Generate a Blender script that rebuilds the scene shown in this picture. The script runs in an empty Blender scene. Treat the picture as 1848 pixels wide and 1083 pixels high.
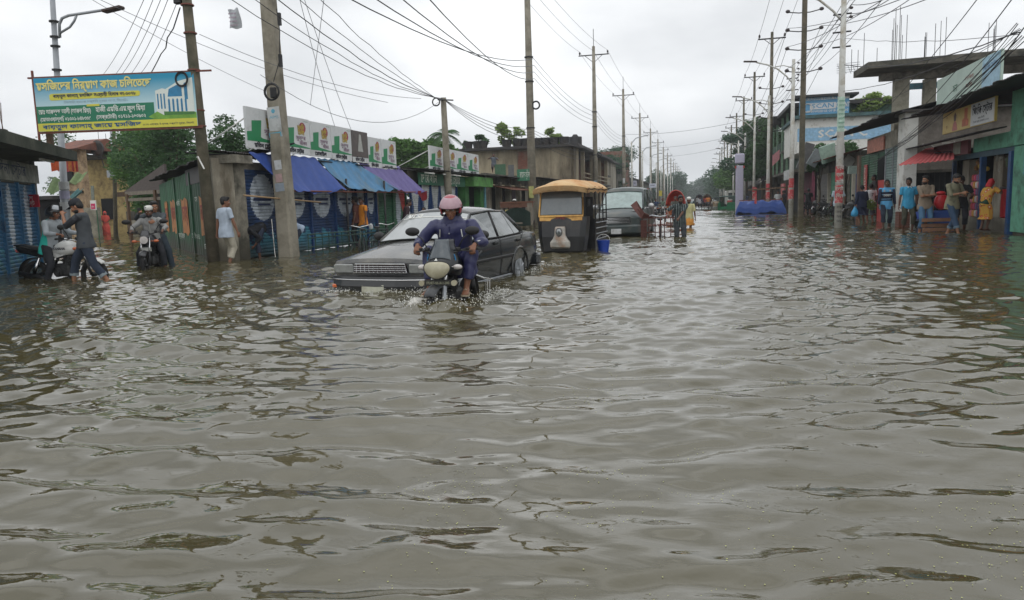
import bpy, math, random
import numpy as np
from mathutils import Vector, Matrix, Quaternion, noise as mnoise
R = math.radians
SC = bpy.context.scene
COL = SC.collection
# ------------------------------------------------------------------ camera
FPX, CAM_H, YAW, ROLL = 1335.0, 1.2, R(14.3), R(1.72)
PITCH = math.atan((541.5 - 369) / FPX)
_f = Vector((-math.sin(YAW) * math.cos(PITCH), math.cos(YAW) * math.cos(PITCH), -math.sin(PITCH)))
_r = Vector((math.cos(YAW), math.sin(YAW), 0)); _u = _r.cross(_f)
_r2 = math.cos(ROLL) * _r - math.sin(ROLL) * _u
_u2 = math.sin(ROLL) * _r + math.cos(ROLL) * _u
cam_data = bpy.data.cameras.new('camera'); cam = bpy.data.objects.new('camera', cam_data)
COL.objects.link(cam); SC.camera = cam
cam.matrix_world = Matrix(((_r2.x, _u2.x, -_f.x, 0), (_r2.y, _u2.y, -_f.y, 0), (_r2.z, _u2.z, -_f.z, CAM_H), (0, 0, 0, 1)))
cam_data.sensor_width = 36; cam_data.lens = FPX / 1848 * 36
cam_data.clip_start = .05; cam_data.clip_end = 3000
def ray(x, y): return _f + _r2 * ((x - 924) / FPX) - _u2 * ((y - 541.5) / FPX)
def G(x, y, z=0.0):
 d = ray(x, y); t = (z - CAM_H) / d.z; return Vector((d.x * t, d.y * t, z))
def AY(x, y, Y):
 d = ray(x, y); t = Y / d.y; return Vector((d.x * t, Y, CAM_H + d.z * t))
def AX(x, y, X):
 d = ray(x, y); t = X / d.x; return Vector((X, d.y * t, CAM_H + d.z * t))
# ------------------------------------------------------------------ sky, sun, exposure
W = bpy.data.worlds.new('World'); SC.world = W; W.use_nodes = True
nt = W.node_tree; nt.nodes.clear()
def N(t, ty, **kw):
 n = t.nodes.new(ty)
 for k, v in kw.items(): setattr(n, k, v)
 return n
SUN_EL, SUN_AZ = R(58), R(160)
out = N(nt, 'ShaderNodeOutputWorld'); bg = N(nt, 'ShaderNodeBackground')
sky = N(nt, 'ShaderNodeTexSky', sky_type='NISHITA', sun_disc=False, sun_elevation=SUN_EL, sun_rotation=SUN_AZ, dust_density=4.0, air_density=1.0)
hs = N(nt, 'ShaderNodeHueSaturation'); hs.inputs['Saturation'].default_value = .12; hs.inputs['Value'].default_value = .62
nt.links.new(sky.outputs[0], hs.inputs['Color'])
tc = N(nt, 'ShaderNodeTexCoord'); mp = N(nt, 'ShaderNodeMapping'); mp.inputs['Scale'].default_value = (1, 1, 2.6)
nz = N(nt, 'ShaderNodeTexNoise'); nz.inputs['Scale'].default_value = 1.9; nz.inputs['Detail'].default_value = 6; nz.inputs['Roughness'].default_value = .5
nt.links.new(tc.outputs['Generated'], mp.inputs[0]); nt.links.new(mp.outputs[0], nz.inputs['Vector'])
cr = N(nt, 'ShaderNodeValToRGB'); cr.color_ramp.elements[0].position = .32; cr.color_ramp.elements[1].position = .72
cr.color_ramp.elements[0].color = (3.9, 4.1, 4.35, 1); cr.color_ramp.elements[1].color = (8.3, 8.45, 8.6, 1)
nt.links.new(nz.outputs['Fac'], cr.inputs[0])
mx = N(nt, 'ShaderNodeMix', data_type='RGBA'); mx.inputs[0].default_value = .88
nt.links.new(hs.outputs[0], mx.inputs[6]); nt.links.new(cr.outputs[0], mx.inputs[7])
sx = N(nt, 'ShaderNodeSeparateXYZ'); nt.links.new(tc.outputs['Generated'], sx.inputs[0])
zr = N(nt, 'ShaderNodeMapRange'); zr.inputs[1].default_value = .34; zr.inputs[2].default_value = 1.0; zr.inputs[3].default_value = 1.0; zr.inputs[4].default_value = 1.25; nt.links.new(sx.outputs[2], zr.inputs[0])
vm = N(nt, 'ShaderNodeVectorMath', operation='SCALE'); nt.links.new(mx.outputs[2], vm.inputs[0]); nt.links.new(zr.outputs[0], vm.inputs['Scale']); nt.links.new(vm.outputs[0], bg.inputs[0]); bg.inputs[1].default_value = .115; nt.links.new(bg.outputs[0], out.inputs[0])
sun_d = bpy.data.lights.new('sun', 'SUN'); sun_o = bpy.data.objects.new('sun', sun_d); COL.objects.link(sun_o)
sun_d.energy = .5; sun_d.angle = R(110); sun_d.color = (1, .985, .95)
_sd = Vector((math.sin(SUN_AZ) * math.cos(SUN_EL), math.cos(SUN_AZ) * math.cos(SUN_EL), math.sin(SUN_EL)))
sun_o.rotation_euler = _sd.to_track_quat('Z', 'Y').to_euler()
SC.view_settings.view_transform = 'Standard'; SC.view_settings.look = 'None'
SC.view_settings.exposure = 0.46; SC.view_settings.gamma = 1
SC.cycles.max_bounces = 6; SC.cycles.transparent_max_bounces = 8; SC.cycles.volume_bounces = 0
SC.cycles.use_denoising = True
# ------------------------------------------------------------------ materials
_M = {}
def s2l(c): return tuple(((v / 255) / 12.92 if v / 255 <= .04045 else ((v / 255 + .055) / 1.055) ** 2.4) for v in c)
def mat(key, col=None, rough=.6, metal=0, var=.25, scale=6, bump=.0, dirt=None, dirt_amt=.4, spec=None, bscale=None, stretch=None, coat=0, alpha=None, trans=0, tide=None):
 """surface with two noise layers: soft tone variation and a dirt layer"""
 if key in _M: return _M[key]
 m = bpy.data.materials.new(key); m.use_nodes = True; t = m.node_tree; b = t.nodes['Principled BSDF']
 tc = N(t, 'ShaderNodeTexCoord'); v = tc.outputs['Object']
 if stretch:
  mp = N(t, 'ShaderNodeMapping'); mp.inputs['Scale'].default_value = stretch; t.links.new(v, mp.inputs[0]); v = mp.outputs[0]
 n1 = N(t, 'ShaderNodeTexNoise'); n1.inputs['Scale'].default_value = scale; n1.inputs['Detail'].default_value = 6; n1.inputs['Roughness'].default_value = .65
 t.links.new(v, n1.inputs['Vector'])
 a = tuple(max(0, c * (1 - var)) for c in col); z = tuple(min(1, c * (1 + var)) for c in col)
 r1 = N(t, 'ShaderNodeMix', data_type='RGBA'); r1.inputs[6].default_value = a + (1,); r1.inputs[7].default_value = z + (1,)
 mr = N(t, 'ShaderNodeMapRange'); mr.inputs[1].default_value = .3; mr.inputs[2].default_value = .7
 t.links.new(n1.outputs['Fac'], mr.inputs[0]); t.links.new(mr.outputs[0], r1.inputs[0])
 c = r1.outputs[2]
 if dirt:
  n2 = N(t, 'ShaderNodeTexNoise'); n2.inputs['Scale'].default_value = scale * .37; n2.inputs['Detail'].default_value = 9; n2.inputs['Roughness'].default_value = .7
  t.links.new(v, n2.inputs['Vector'])
  m2 = N(t, 'ShaderNodeMapRange'); m2.inputs[1].default_value = .62 - dirt_amt * .35; m2.inputs[2].default_value = .75 - dirt_amt * .2
  t.links.new(n2.outputs['Fac'], m2.inputs[0])
  r2 = N(t, 'ShaderNodeMix', data_type='RGBA'); t.links.new(m2.outputs[0], r2.inputs[0]); t.links.new(c, r2.inputs[6]); r2.inputs[7].default_value = tuple(dirt) + (1,)
  c = r2.outputs[2]
 if tide:
  gp = N(t, 'ShaderNodeNewGeometry'); sp = N(t, 'ShaderNodeSeparateXYZ'); t.links.new(gp.outputs['Position'], sp.inputs[0]); ma = N(t, 'ShaderNodeMath', operation='MULTIPLY_ADD'); t.links.new(n1.outputs['Fac'], ma.inputs[0]); ma.inputs[1].default_value = -.5; t.links.new(sp.outputs[2], ma.inputs[2])
  m3 = N(t, 'ShaderNodeMapRange'); m3.inputs[1].default_value = tide; m3.inputs[2].default_value = tide - .35; t.links.new(ma.outputs[0], m3.inputs[0]); m4 = N(t, 'ShaderNodeMath', operation='MULTIPLY'); m4.inputs[1].default_value = .75; t.links.new(m3.outputs[0], m4.inputs[0])
  r3 = N(t, 'ShaderNodeMix', data_type='RGBA'); t.links.new(m4.outputs[0], r3.inputs[0]); t.links.new(c, r3.inputs[6]); r3.inputs[7].default_value = s2l((58, 54, 42)) + (1,); c = r3.outputs[2]
 t.links.new(c, b.inputs['Base Color'])
 b.inputs['Roughness'].default_value = rough; b.inputs['Metallic'].default_value = metal
 if spec is not None: b.inputs['Specular IOR Level'].default_value = spec
 if coat: b.inputs['Coat Weight'].default_value = coat; b.inputs['Coat Roughness'].default_value = .08
 if trans: b.inputs['Transmission Weight'].default_value = trans
 if alpha is not None: b.inputs['Alpha'].default_value = alpha
 if bump:
  bp = N(t, 'ShaderNodeBump'); bp.inputs['Strength'].default_value = bump; bp.inputs['Distance'].default_value = .02
  nb = n1
  if bscale:
   nb = N(t, 'ShaderNodeTexNoise'); nb.inputs['Scale'].default_value = bscale; nb.inputs['Detail'].default_value = 5; t.links.new(v, nb.inputs['Vector'])
  t.links.new(nb.outputs['Fac'], bp.inputs['Height']); t.links.new(bp.outputs[0], b.inputs['Normal'])
 _M[key] = m; return m
def C(key, rgb, rough=.6, **k):
 return mat(key, s2l(rgb), rough, **k)
# ------------------------------------------------------------------ mesh builder
def xf(loc=(0, 0, 0), rot=(0, 0, 0)): return Matrix.Translation(loc) @ Matrix.Rotation(rot[2], 4, 'Z') @ Matrix.Rotation(rot[1], 4, 'Y') @ Matrix.Rotation(rot[0], 4, 'X')
class MB:
 def __init__(s): s.v = []; s.f = []; s.mi = []; s.cur = 0
 def add(s, vs, fs, M=None):
  o = len(s.v)
  s.v += [tuple(M @ Vector(p)) if M else tuple(p) for p in vs]
  s.f += [tuple(i + o for i in f) for f in fs]; s.mi += [s.cur] * len(fs); return s
 def box(s, c, d, rot=None, bev=0):
  x, y, z = d[0] / 2, d[1] / 2, d[2] / 2
  M = Matrix.Translation(c) @ (xf(rot=rot) if rot else Matrix())
  if bev:
   b = min(bev, x * .9, y * .9, z * .9); vs = []
   for sx in (-1, 1):
    for sy in (-1, 1):
     for sz in (-1, 1):
      vs += [(sx * x, sy * (y - b), sz * (z - b)), (sx * (x - b), sy * y, sz * (z - b)), (sx * (x - b), sy * (y - b), sz * z)]
   def I(a, b_, c_, k): return ((a > 0) * 4 + (b_ > 0) * 2 + (c_ > 0)) * 3 + k
   fs = []
   for q in (-1, 1):
    fs.append([I(q, -1, -1, 0), I(q, 1, -1, 0), I(q, 1, 1, 0), I(q, -1, 1, 0)][::q])
    fs.append([I(-1, q, -1, 1), I(1, q, -1, 1), I(1, q, 1, 1), I(-1, q, 1, 1)][::-q])
    fs.append([I(-1, -1, q, 2), I(1, -1, q, 2), I(1, 1, q, 2), I(-1, 1, q, 2)][::q])
   for a in (-1, 1):
    for b_ in (-1, 1):
     w = a * b_
     fs.append([I(a, b_, -1, 0), I(a, b_, -1, 1), I(a, b_, 1, 1), I(a, b_, 1, 0)][::w])
     fs.append([I(a, -1, b_, 0), I(a, 1, b_, 0), I(a, 1, b_, 2), I(a, -1, b_, 2)][::w])
     fs.append([I(-1, a, b_, 1), I(-1, a, b_, 2), I(1, a, b_, 2), I(1, a, b_, 1)][::w])
     for c_ in (-1, 1): fs.append([I(a, b_, c_, 0), I(a, b_, c_, 1), I(a, b_, c_, 2)][::w * c_])
   return s.add(vs, fs, M)
  vs = [(i * x, j * y, k * z) for i in (-1, 1) for j in (-1, 1) for k in (-1, 1)]
  return s.add(vs, [(0, 1, 3, 2), (4, 6, 7, 5), (0, 4, 5, 1), (2, 3, 7, 6), (0, 2, 6, 4), (1, 5, 7, 3)], M)
 def b2(s, lo, hi, bev=0):
  return s.box([(a + b) / 2 for a, b in zip(lo, hi)], [abs(b - a) for a, b in zip(lo, hi)], bev=bev)
 def tube(s, pts, r, n=8, cap=True, flat=1.0, up=None):
  pts = [Vector(p) for p in pts]; k = len(pts)
  rs = r if isinstance(r, (list, tuple)) else [r] * k
  vs = []; fs = []; prev = None
  for i, p in enumerate(pts):
   d = (pts[min(i + 1, k - 1)] - pts[max(i - 1, 0)]).normalized()
   if prev is None:
    a = Vector(up) if up else (Vector((0, 0, 1)) if abs(d.z) < .9 else Vector((1, 0, 0)))
    prev = (a - d * a.dot(d)).normalized()
   else: prev = (prev - d * prev.dot(d)).normalized()
   q = d.cross(prev)
   for j in range(n):
    t = 2 * math.pi * j / n
    vs.append(p + (prev * math.cos(t) * flat + q * math.sin(t)) * rs[i])
  for i in range(k - 1):
   for j in range(n):
    a = i * n + j; b = i * n + (j + 1) % n
    fs.append((a, b, b + n, a + n))
  if cap: fs.append(tuple(range(n))[::-1]); fs.append(tuple(range((k - 1) * n, k * n)))
  return s.add(vs, fs)
 def cyl(s, c, r, h, axis='z', n=16, r2=None):
  a = {'x': Vector((1, 0, 0)), 'y': Vector((0, 1, 0)), 'z': Vector((0, 0, 1))}[axis]; c = Vector(c)
  return s.tube([c - a * h / 2, c + a * h / 2], [r, r if r2 is None else r2], n)
 def loft(s, secs, closed=True, cap=True, M=None):
  n = len(secs[0]); vs = [p for q in secs for p in q]; fs = []
  for i in range(len(secs) - 1):
   for j in range(n if closed else n - 1):
    a = i * n + j; b = i * n + (j + 1) % n
    fs.append((a, b, b + n, a + n))
  if cap and closed: fs.append(tuple(range(n))[::-1]); fs.append(tuple(range((len(secs) - 1) * n, len(secs) * n)))
  return s.add(vs, fs, M)
 def ell(s, c, r, nu=14, nv=9, M=None):
  r = (r, r, r) if isinstance(r, (int, float)) else r; vs = []; fs = []
  for i in range(1, nv):
   a = math.pi * i / nv
   for j in range(nu):
    b = 2 * math.pi * j / nu
    vs.append((c[0] + r[0] * math.sin(a) * math.cos(b), c[1] + r[1] * math.sin(a) * math.sin(b), c[2] + r[2] * math.cos(a)))
  T = len(vs); vs += [(c[0], c[1], c[2] + r[2]), (c[0], c[1], c[2] - r[2])]
  for i in range(nv - 2):
   for j in range(nu):
    a = i * nu + j; b = i * nu + (j + 1) % nu; fs.append((a, a + nu, b + nu, b))
  for j in range(nu):
   fs.append((T, j, (j + 1) % nu)); o = (nv - 2) * nu; fs.append((T + 1, o + (j + 1) % nu, o + j))
  return s.add(vs, fs, M)
 def torus(s, c, R_, r, axis='x', n=28, m=8, sx=1.0):
  vs = []; fs = []
  for i in range(n):
   a = 2 * math.pi * i / n
   for j in range(m):
    b = 2 * math.pi * j / m; q = R_ + r * math.cos(b); w = r * math.sin(b) * sx
    p = {'x': (w, q * math.cos(a), q * math.sin(a)), 'y': (q * math.cos(a), w, q * math.sin(a)), 'z': (q * math.cos(a), q * math.sin(a), w)}[axis]
    vs.append((p[0] + c[0], p[1] + c[1], p[2] + c[2]))
  for i in range(n):
   for j in range(m):
    a = i * m + j; b = i * m + (j + 1) % m; a2 = ((i + 1) % n) * m + j; b2 = ((i + 1) % n) * m + (j + 1) % m
    fs.append((a, b, b2, a2))
  return s.add(vs, fs)
 def prism(s, poly, d, M=None):
  n = len(poly); vs = [(p[0], p[1], 0) for p in poly] + [(p[0], p[1], d) for p in poly]
  fs = [tuple(range(n))[::-1], tuple(range(n, 2 * n))] + [(i, (i + 1) % n, n + (i + 1) % n, n + i) for i in range(n)]
  return s.add(vs, fs, M)
 def grid(s, fn, nu, nv, th=0):
  vs = [fn(i / nu, j / nv) for i in range(nu + 1) for j in range(nv + 1)]; w = nv + 1; n = len(vs)
  fs = [(i * w + j, (i + 1) * w + j, (i + 1) * w + j + 1, i * w + j + 1) for i in range(nu) for j in range(nv)]
  if th:
   vs += [(Vector(p) - Vector((0, 0, th))) for p in vs]
   fs += [tuple(n + q for q in f[::-1]) for f in list(fs)]
   for i in range(nu):
    fs.append((i * w, n + i * w, n + (i + 1) * w, (i + 1) * w)); a = i * w + nv; fs.append((a, a + w, n + a + w, n + a))
   for j in range(nv):
    fs.append((j, j + 1, n + j + 1, n + j)); a = nu * w + j; fs.append((a, n + a, n + a + 1, a + 1))
  return s.add(vs, fs)
 def mesh(s, mats, smooth=False):
  me = bpy.data.meshes.new('mesh'); me.from_pydata(s.v, [], s.f)
  for m in (mats if isinstance(mats, (list, tuple)) else [mats]): me.materials.append(m)
  if len(set(s.mi)) > 1: me.polygons.foreach_set('material_index', s.mi)
  if smooth: me.polygons.foreach_set('use_smooth', [True] * len(me.polygons))
  me.update(); return me
 def build(s, name, mats, parent=None, smooth=False, angle=None, **tg):
  me = s.mesh(mats, smooth or angle is not None)
  if angle is not None: me.set_sharp_from_angle(angle=R(angle))
  return link(name, me, parent, **tg)
def link(name, me, parent=None, label=None, cat=None, group=None, kind=None, loc=None, rz=None):
 o = bpy.data.objects.new(name, me); COL.objects.link(o); o.parent = parent
 if loc is not None: o.location = loc
 if rz is not None: o.rotation_euler = (0, 0, rz)
 return tag(o, label, cat, group, kind)
def tag(o, label=None, cat=None, group=None, kind=None):
 for k, v in (('label', label), ('category', cat), ('group', group), ('kind', kind)):
  if v: o[k] = v
 return o
def thing(name, label, cat, loc=(0, 0, 0), rz=0, group=None): return link(name, None, None, label, cat, group, None, loc, rz)
KIDS = {}
def copy_tree(o, parent=None, label=None, loc=None, rz=None, group=None):
 c = o.copy(); COL.objects.link(c); c.parent = parent
 if label: c['label'] = label
 if group: c['group'] = group
 if loc is not None: c.location = loc
 if rz is not None: c.rotation_euler = (0, 0, rz)
 for ch in [x for x in list(COL.objects) if x.parent == o]: copy_tree(ch, c)
 return c
def text_mesh(t, size, w=None, ext=0, align='CENTER', bold=0.0):
 c = bpy.data.curves.new('t', 'FONT'); c.body = t; c.size = size; c.resolution_u = 1; c.align_x = align; c.align_y = 'CENTER'; c.extrude = ext; c.offset = bold
 o = bpy.data.objects.new('t', c); COL.objects.link(o)
 dg = bpy.context.evaluated_depsgraph_get(); me = bpy.data.meshes.new_from_object(o.evaluated_get(dg))
 bpy.data.objects.remove(o); bpy.data.curves.remove(c)
 if w and len(me.vertices):
  xs = [v.co.x for v in me.vertices]; k = w / max(1e-6, max(xs) - min(xs))
  for v in me.vertices: v.co.x *= k
 return me
def text(t, size, m, M, parent, w=None, name='lettering', ext=0, **k):
 bold = k.pop('bold', 0); me = text_mesh(t, size, w, ext, **k)
 if bold and len(me.vertices):
  vs = [v.co.copy() for v in me.vertices]; fs = [tuple(p.vertices) for p in me.polygons]; mb = MB(); b_ = max(bold, size * .03)
  for i, (dx, dy) in enumerate(((0, 0), (b_, 0), (0, b_), (b_, b_))): mb.add([(v.x + dx - b_ / 2, v.y + dy - b_ / 2, v.z + .0004 * i) for v in vs], fs)
  me = mb.mesh(m)
 me.transform(M); me.materials.clear(); me.materials.append(m)
 return link(name, me, parent)
def basis(o, ux, uz=(0, 0, 1)):
 x = Vector(ux).normalized(); y = Vector(uz); y = (y - x * y.dot(x)).normalized(); z = x.cross(y)
 return Matrix(((x.x, y.x, z.x, o[0]), (x.y, y.y, z.y, o[1]), (x.z, y.z, z.z, o[2]), (0, 0, 0, 1)))
random.seed(7)
# ------------------------------------------------------------------ water, ground
rng = np.random.default_rng(5)
def waves_table(n, l0, l1, amp, main, spread, seed):
 r = np.random.default_rng(seed); L = np.exp(r.uniform(np.log(l0), np.log(l1), n)); th = main + r.normal(0, spread, n)
 k = 2 * np.pi / L; return np.stack([k * np.cos(th), k * np.sin(th), r.uniform(0, 6.28, n), amp * L * r.uniform(.5, 1.3, n)], 1)
WT = np.concatenate([waves_table(12, 1.5, 4.5, .0022, -1.45, .5, 1), waves_table(18, .16, .45, .0040, -1.3, .9, 3)])
RINGS = [(-3.2, 9.5, 1.0, .50, .19, 41), (-3.0, 19, .8, .62, .24, 42), (1.5, 34, .75, .66, .22, 43), (-11, 15, .45, .42, .18, 44), (9, 24, .65, .46, .18, 45), (-3.4, 11.5, .55, 1.1, .7, 46)]
MOTO = Vector((-2.95, 8.45, 0)); CARF = Vector((-4.1, 9.7, 0))
WAKES = [
 (-2.95, 8.2, -1.62, .030, .55, 5.5), (-4.3, 9.6, -1.75, .034, .8, 7.0), (-3.2, 17.6, -1.62, .03, .8, 8.0),
 (-2.4, 26.5, -1.6, .03, .8, 8.0), (-9.0, 13.2, -1.2, .012, .45, 3.0), (6.6, 22.5, -1.6, .015, .5, 3.0)]
def fbm(x, y, s, seed):
 r = np.random.default_rng(seed); o = np.zeros_like(x)
 for i in range(9):
  a = r.uniform(0, 6.28); k = s * (1.35 ** i) * .6
  o += np.sin(k * (x * np.cos(a) + y * np.sin(a)) + r.uniform(0, 6.28) + .8 * np.sin(k * .6 * (y * np.cos(a) - x * np.sin(a)) + r.uniform(0, 6.28))) / (1.15 ** i)
 return o / 4.0
def water_h(x, y):
 d = np.sqrt(x * x + y * y)
 wx = x + .1 * fbm(x, y, .9, 11); wy = y + .07 * fbm(x, y, 1.1, 12)
 env = .8 + .45 * fbm(x, y, .5, 13)
 h = np.zeros_like(x)
 for kx, ky, p, a in WT:
  L = 2 * np.pi / np.hypot(kx, ky)
  fade = np.clip(1.6 - d / (L * 75), 0, 1)
  s = np.sin(kx * wx + ky * wy + p)
  h += a * fade * (s + .25 * (s * s - .5) * 1.3)
 ph = 1.5 * fbm(x, y, .42, 14); ph2 = .55 * fbm(x, y, 1.7, 15)
 for sx, sy, A, l1, l0, sd in RINGS:
  q = np.random.default_rng(sd); r = np.hypot(wx - sx, wy - sy); th = np.arctan2(wy - sy, wx - sx)
  for i in range(9):
   L = l0 * (l1 / l0) ** (i / 8) * q.uniform(.93, 1.07); k = 2 * np.pi / L; a = .0079 * L * A * q.uniform(.5, 1.2)
   s = np.sin(k * r + q.uniform(0, 6.28) + ph * q.uniform(.6, 1.6) + ph2 * q.uniform(.5, 1.5) + q.uniform(-2, 2) * th)
   h += a * np.clip(1.9 - d / (L * 120), 0, 1) * (s + .42 * s * s)
 h *= np.clip(env, .3, 1.5)
 foam = np.zeros_like(x)
 for sx, sy, hd, A, L, reach in WAKES:
  ux, uy = np.cos(hd), np.sin(hd); rx, ry = x - sx, y - sy
  al = -(rx * ux + ry * uy); la = rx * (-uy) + ry * ux
  r = np.hypot(rx, ry)
  ring = np.exp(-((r - .25) / (reach * .42)) ** 2) * np.clip(r / .3, 0, 1)
  h += A * .42 * ring * np.sin(2 * np.pi * (r + .12 * fbm(x, y, 1.5, 17)) / L + 1.2) * np.clip(1.1 - .35 * al, .25, 1.2)
  arm = np.abs(la) - .36 * al - .35
  arm_w = np.exp(-(arm / .28) ** 2) * np.clip((al + .9) * 1.4, 0, 1) * np.exp(-np.clip(al, 0, 99) / reach)
  h += A * 1.0 * arm_w
  tb = np.exp(-(la / (.42 + .13 * np.clip(al, 0, 9))) ** 2) * np.clip((al + .45) * 2, 0, 1) * np.exp(-np.clip(al, 0, 99) / (reach * .8))
  h += A * .35 * tb * fbm(x, y, 7, 19)
  nz = fbm(x, y, 6, 21) + .6 * fbm(x, y, 19, 23)
  foam += np.clip((arm_w * .9 + tb * .8) * (.75 + .45 * nz) - .62, 0, 1) * (A / .03)
 for cx, cy, rr, A in ((-3.05, 8.2, .45, .085), (-4.45, 9.35, .8, .035), (-3.55, 9.45, .6, .03)):
  r = np.hypot(x - cx, (y - cy) * 1.5); h += A * np.exp(-((r - rr * .5) / (rr * .35)) ** 2) * (1 + .5 * fbm(x, y, 9, 31))
  foam += np.clip(np.exp(-((r - rr * .5) / (rr * .45)) ** 2) * (.85 + .5 * fbm(x, y, 14, 33)) - .5, 0, .8)
 return h, np.clip(foam, 0, 1)
def wz(x, y): return float(water_h(np.array([x], float), np.array([y], float))[0][0])
def build_water():
 na, nd = 820, 1080
 ang = np.linspace(R(-56), R(48), na) + math.pi / 2 + YAW * 0
 t = np.linspace(0, 1, nd)
 dist = 1.15 * np.exp(t * np.log(260 / 1.15)); dist[0] = .9
 A, D = np.meshgrid(ang, dist, indexing='ij')
 X = np.cos(A + YAW) * D; Y = np.sin(A + YAW) * D
 H, F = water_h(X, Y)
 v = np.stack([X, Y, H], -1).reshape(-1, 3)
 idx = np.arange(na * nd).reshape(na, nd)
 f = np.stack([idx[:-1, :-1], idx[:-1, 1:], idx[1:, 1:], idx[1:, :-1]], -1).reshape(-1, 4)
 me = bpy.data.meshes.new('water'); me.vertices.add(len(v)); me.vertices.foreach_set('co', v.ravel())
 me.loops.add(f.size); me.loops.foreach_set('vertex_index', f[:, ::-1].ravel()); me.polygons.add(len(f))
 me.polygons.foreach_set('loop_start', np.arange(len(f)) * 4); me.polygons.foreach_set('use_smooth', np.ones(len(f), bool))
 at = me.attributes.new('foam', 'FLOAT', 'POINT'); at.data.foreach_set('value', F.ravel().astype(np.float32))
 me.update(); me.validate()
 m = bpy.data.materials.new('flood water'); m.use_nodes = True; t = m.node_tree; b = t.nodes['Principled BSDF']
 tc = N(t, 'ShaderNodeTexCoord')
 n = N(t, 'ShaderNodeTexNoise'); n.inputs['Scale'].default_value = .7; n.inputs['Detail'].default_value = 5; t.links.new(tc.outputs['Object'], n.inputs['Vector'])
 mx = N(t, 'ShaderNodeMix', data_type='RGBA'); mx.inputs[6].default_value = s2l((68, 63, 40)) + (1,); mx.inputs[7].default_value = s2l((82, 76, 52)) + (1,)
 t.links.new(n.outputs['Fac'], mx.inputs[0])
 at = N(t, 'ShaderNodeAttribute', attribute_name='foam')
 nf = N(t, 'ShaderNodeTexNoise'); nf.inputs['Scale'].default_value = 26; nf.inputs['Detail'].default_value = 6; nf.inputs['Roughness'].default_value = .75; t.links.new(tc.outputs['Object'], nf.inputs['Vector'])
 ad = N(t, 'ShaderNodeMath', operation='MULTIPLY_ADD'); ad.inputs[1].default_value = 1.6; t.links.new(at.outputs['Fac'], ad.inputs[0])
 sb = N(t, 'ShaderNodeMath', operation='SUBTRACT'); t.links.new(nf.outputs['Fac'], sb.inputs[0]); sb.inputs[1].default_value = 1.12
 t.links.new(sb.outputs[0], ad.inputs[2])
 cl = N(t, 'ShaderNodeMapRange'); cl.inputs[1].default_value = 0; cl.inputs[2].default_value = .6; t.links.new(ad.outputs[0], cl.inputs[0])
 m2 = N(t, 'ShaderNodeMix', data_type='RGBA'); t.links.new(cl.outputs[0], m2.inputs[0]); t.links.new(mx.outputs[2], m2.inputs[6]); m2.inputs[7].default_value = (.52, .5, .46, 1)
 t.links.new(m2.outputs[2], b.inputs['Base Color'])
 rr = N(t, 'ShaderNodeMapRange'); rr.inputs[3].default_value = .035; rr.inputs[4].default_value = .6; t.links.new(cl.outputs[0], rr.inputs[0]); t.links.new(rr.outputs[0], b.inputs['Roughness'])
 b.inputs['IOR'].default_value = 1.75
 bp = N(t, 'ShaderNodeBump'); bp.inputs['Strength'].default_value = .22; bp.inputs['Distance'].default_value = .016
 mp = N(t, 'ShaderNodeMapping'); mp.inputs['Scale'].default_value = (3.4, 8, 4); t.links.new(tc.outputs['Object'], mp.inputs[0])
 n3 = N(t, 'ShaderNodeTexNoise'); n3.inputs['Scale'].default_value = 1; n3.inputs['Detail'].default_value = 4; n3.inputs['Distortion'].default_value = .6; t.links.new(mp.outputs[0], n3.inputs['Vector'])
 ma = N(t, 'ShaderNodeMath', operation='MULTIPLY_ADD'); t.links.new(cl.outputs[0], ma.inputs[0]); t.links.new(nf.outputs['Fac'], ma.inputs[1]); t.links.new(n3.outputs['Fac'], ma.inputs[2])
 t.links.new(ma.outputs[0], bp.inputs['Height']); t.links.new(bp.outputs[0], b.inputs['Normal'])
 me.materials.append(m)
 link('water', me, kind='structure')
 g = MB(); s = -.035
 g.grid(lambda a, b_: (-700 + 1400 * a, -60 + 1400 * b_, s - .02), 20, 20)
 link('far_water', g.mesh(m), kind='structure')
build_water()
gnd = MB(); gnd.b2((-800, -80, -1.2), (800, 1500, -.55))
gnd.build('ground', C('mud', (96, 84, 66), .9, bump=.3), kind='structure')
gr = MB(); gr.b2((-10.2, -40, -.549), (6.2, 600, -.36)); gr.build('road', C('asphalt', (62, 62, 62), .85, scale=3, bump=.3), kind='structure')
def specks():
 r = np.random.default_rng(9); n = 3600
 pts = []
 while len(pts) < n:
  x = r.uniform(-3.2, 4.2); y = r.uniform(1.7, 7.5)
  w = .5 + .5 * float(mnoise.noise(Vector((x * .9, y * .9, 3)))) + .5 * float(mnoise.noise(Vector((x * 2.4, y * 2.4, 9))))
  if r.uniform() < max(0, w * 2.6 - 1.1) and (x > -1.6 + .1 * y): pts.append((x, y))
 P = np.array(pts); H = water_h(P[:, 0], P[:, 1])[0]
 mb = MB()
 for (x, y), h in zip(pts, H):
  s = r.uniform(.001, .0026) * (1 + .12 * y); a = r.uniform(0, 3.14)
  mb.add([(x + s * math.cos(a + k * 1.2566), y + s * math.sin(a + k * 1.2566), h + .0025) for k in range(5)], [(0, 1, 2, 3, 4)])
 mb.build('duckweed_specks', C('duckweed', (170, 172, 110), .7), kind='stuff')
specks()
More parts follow.
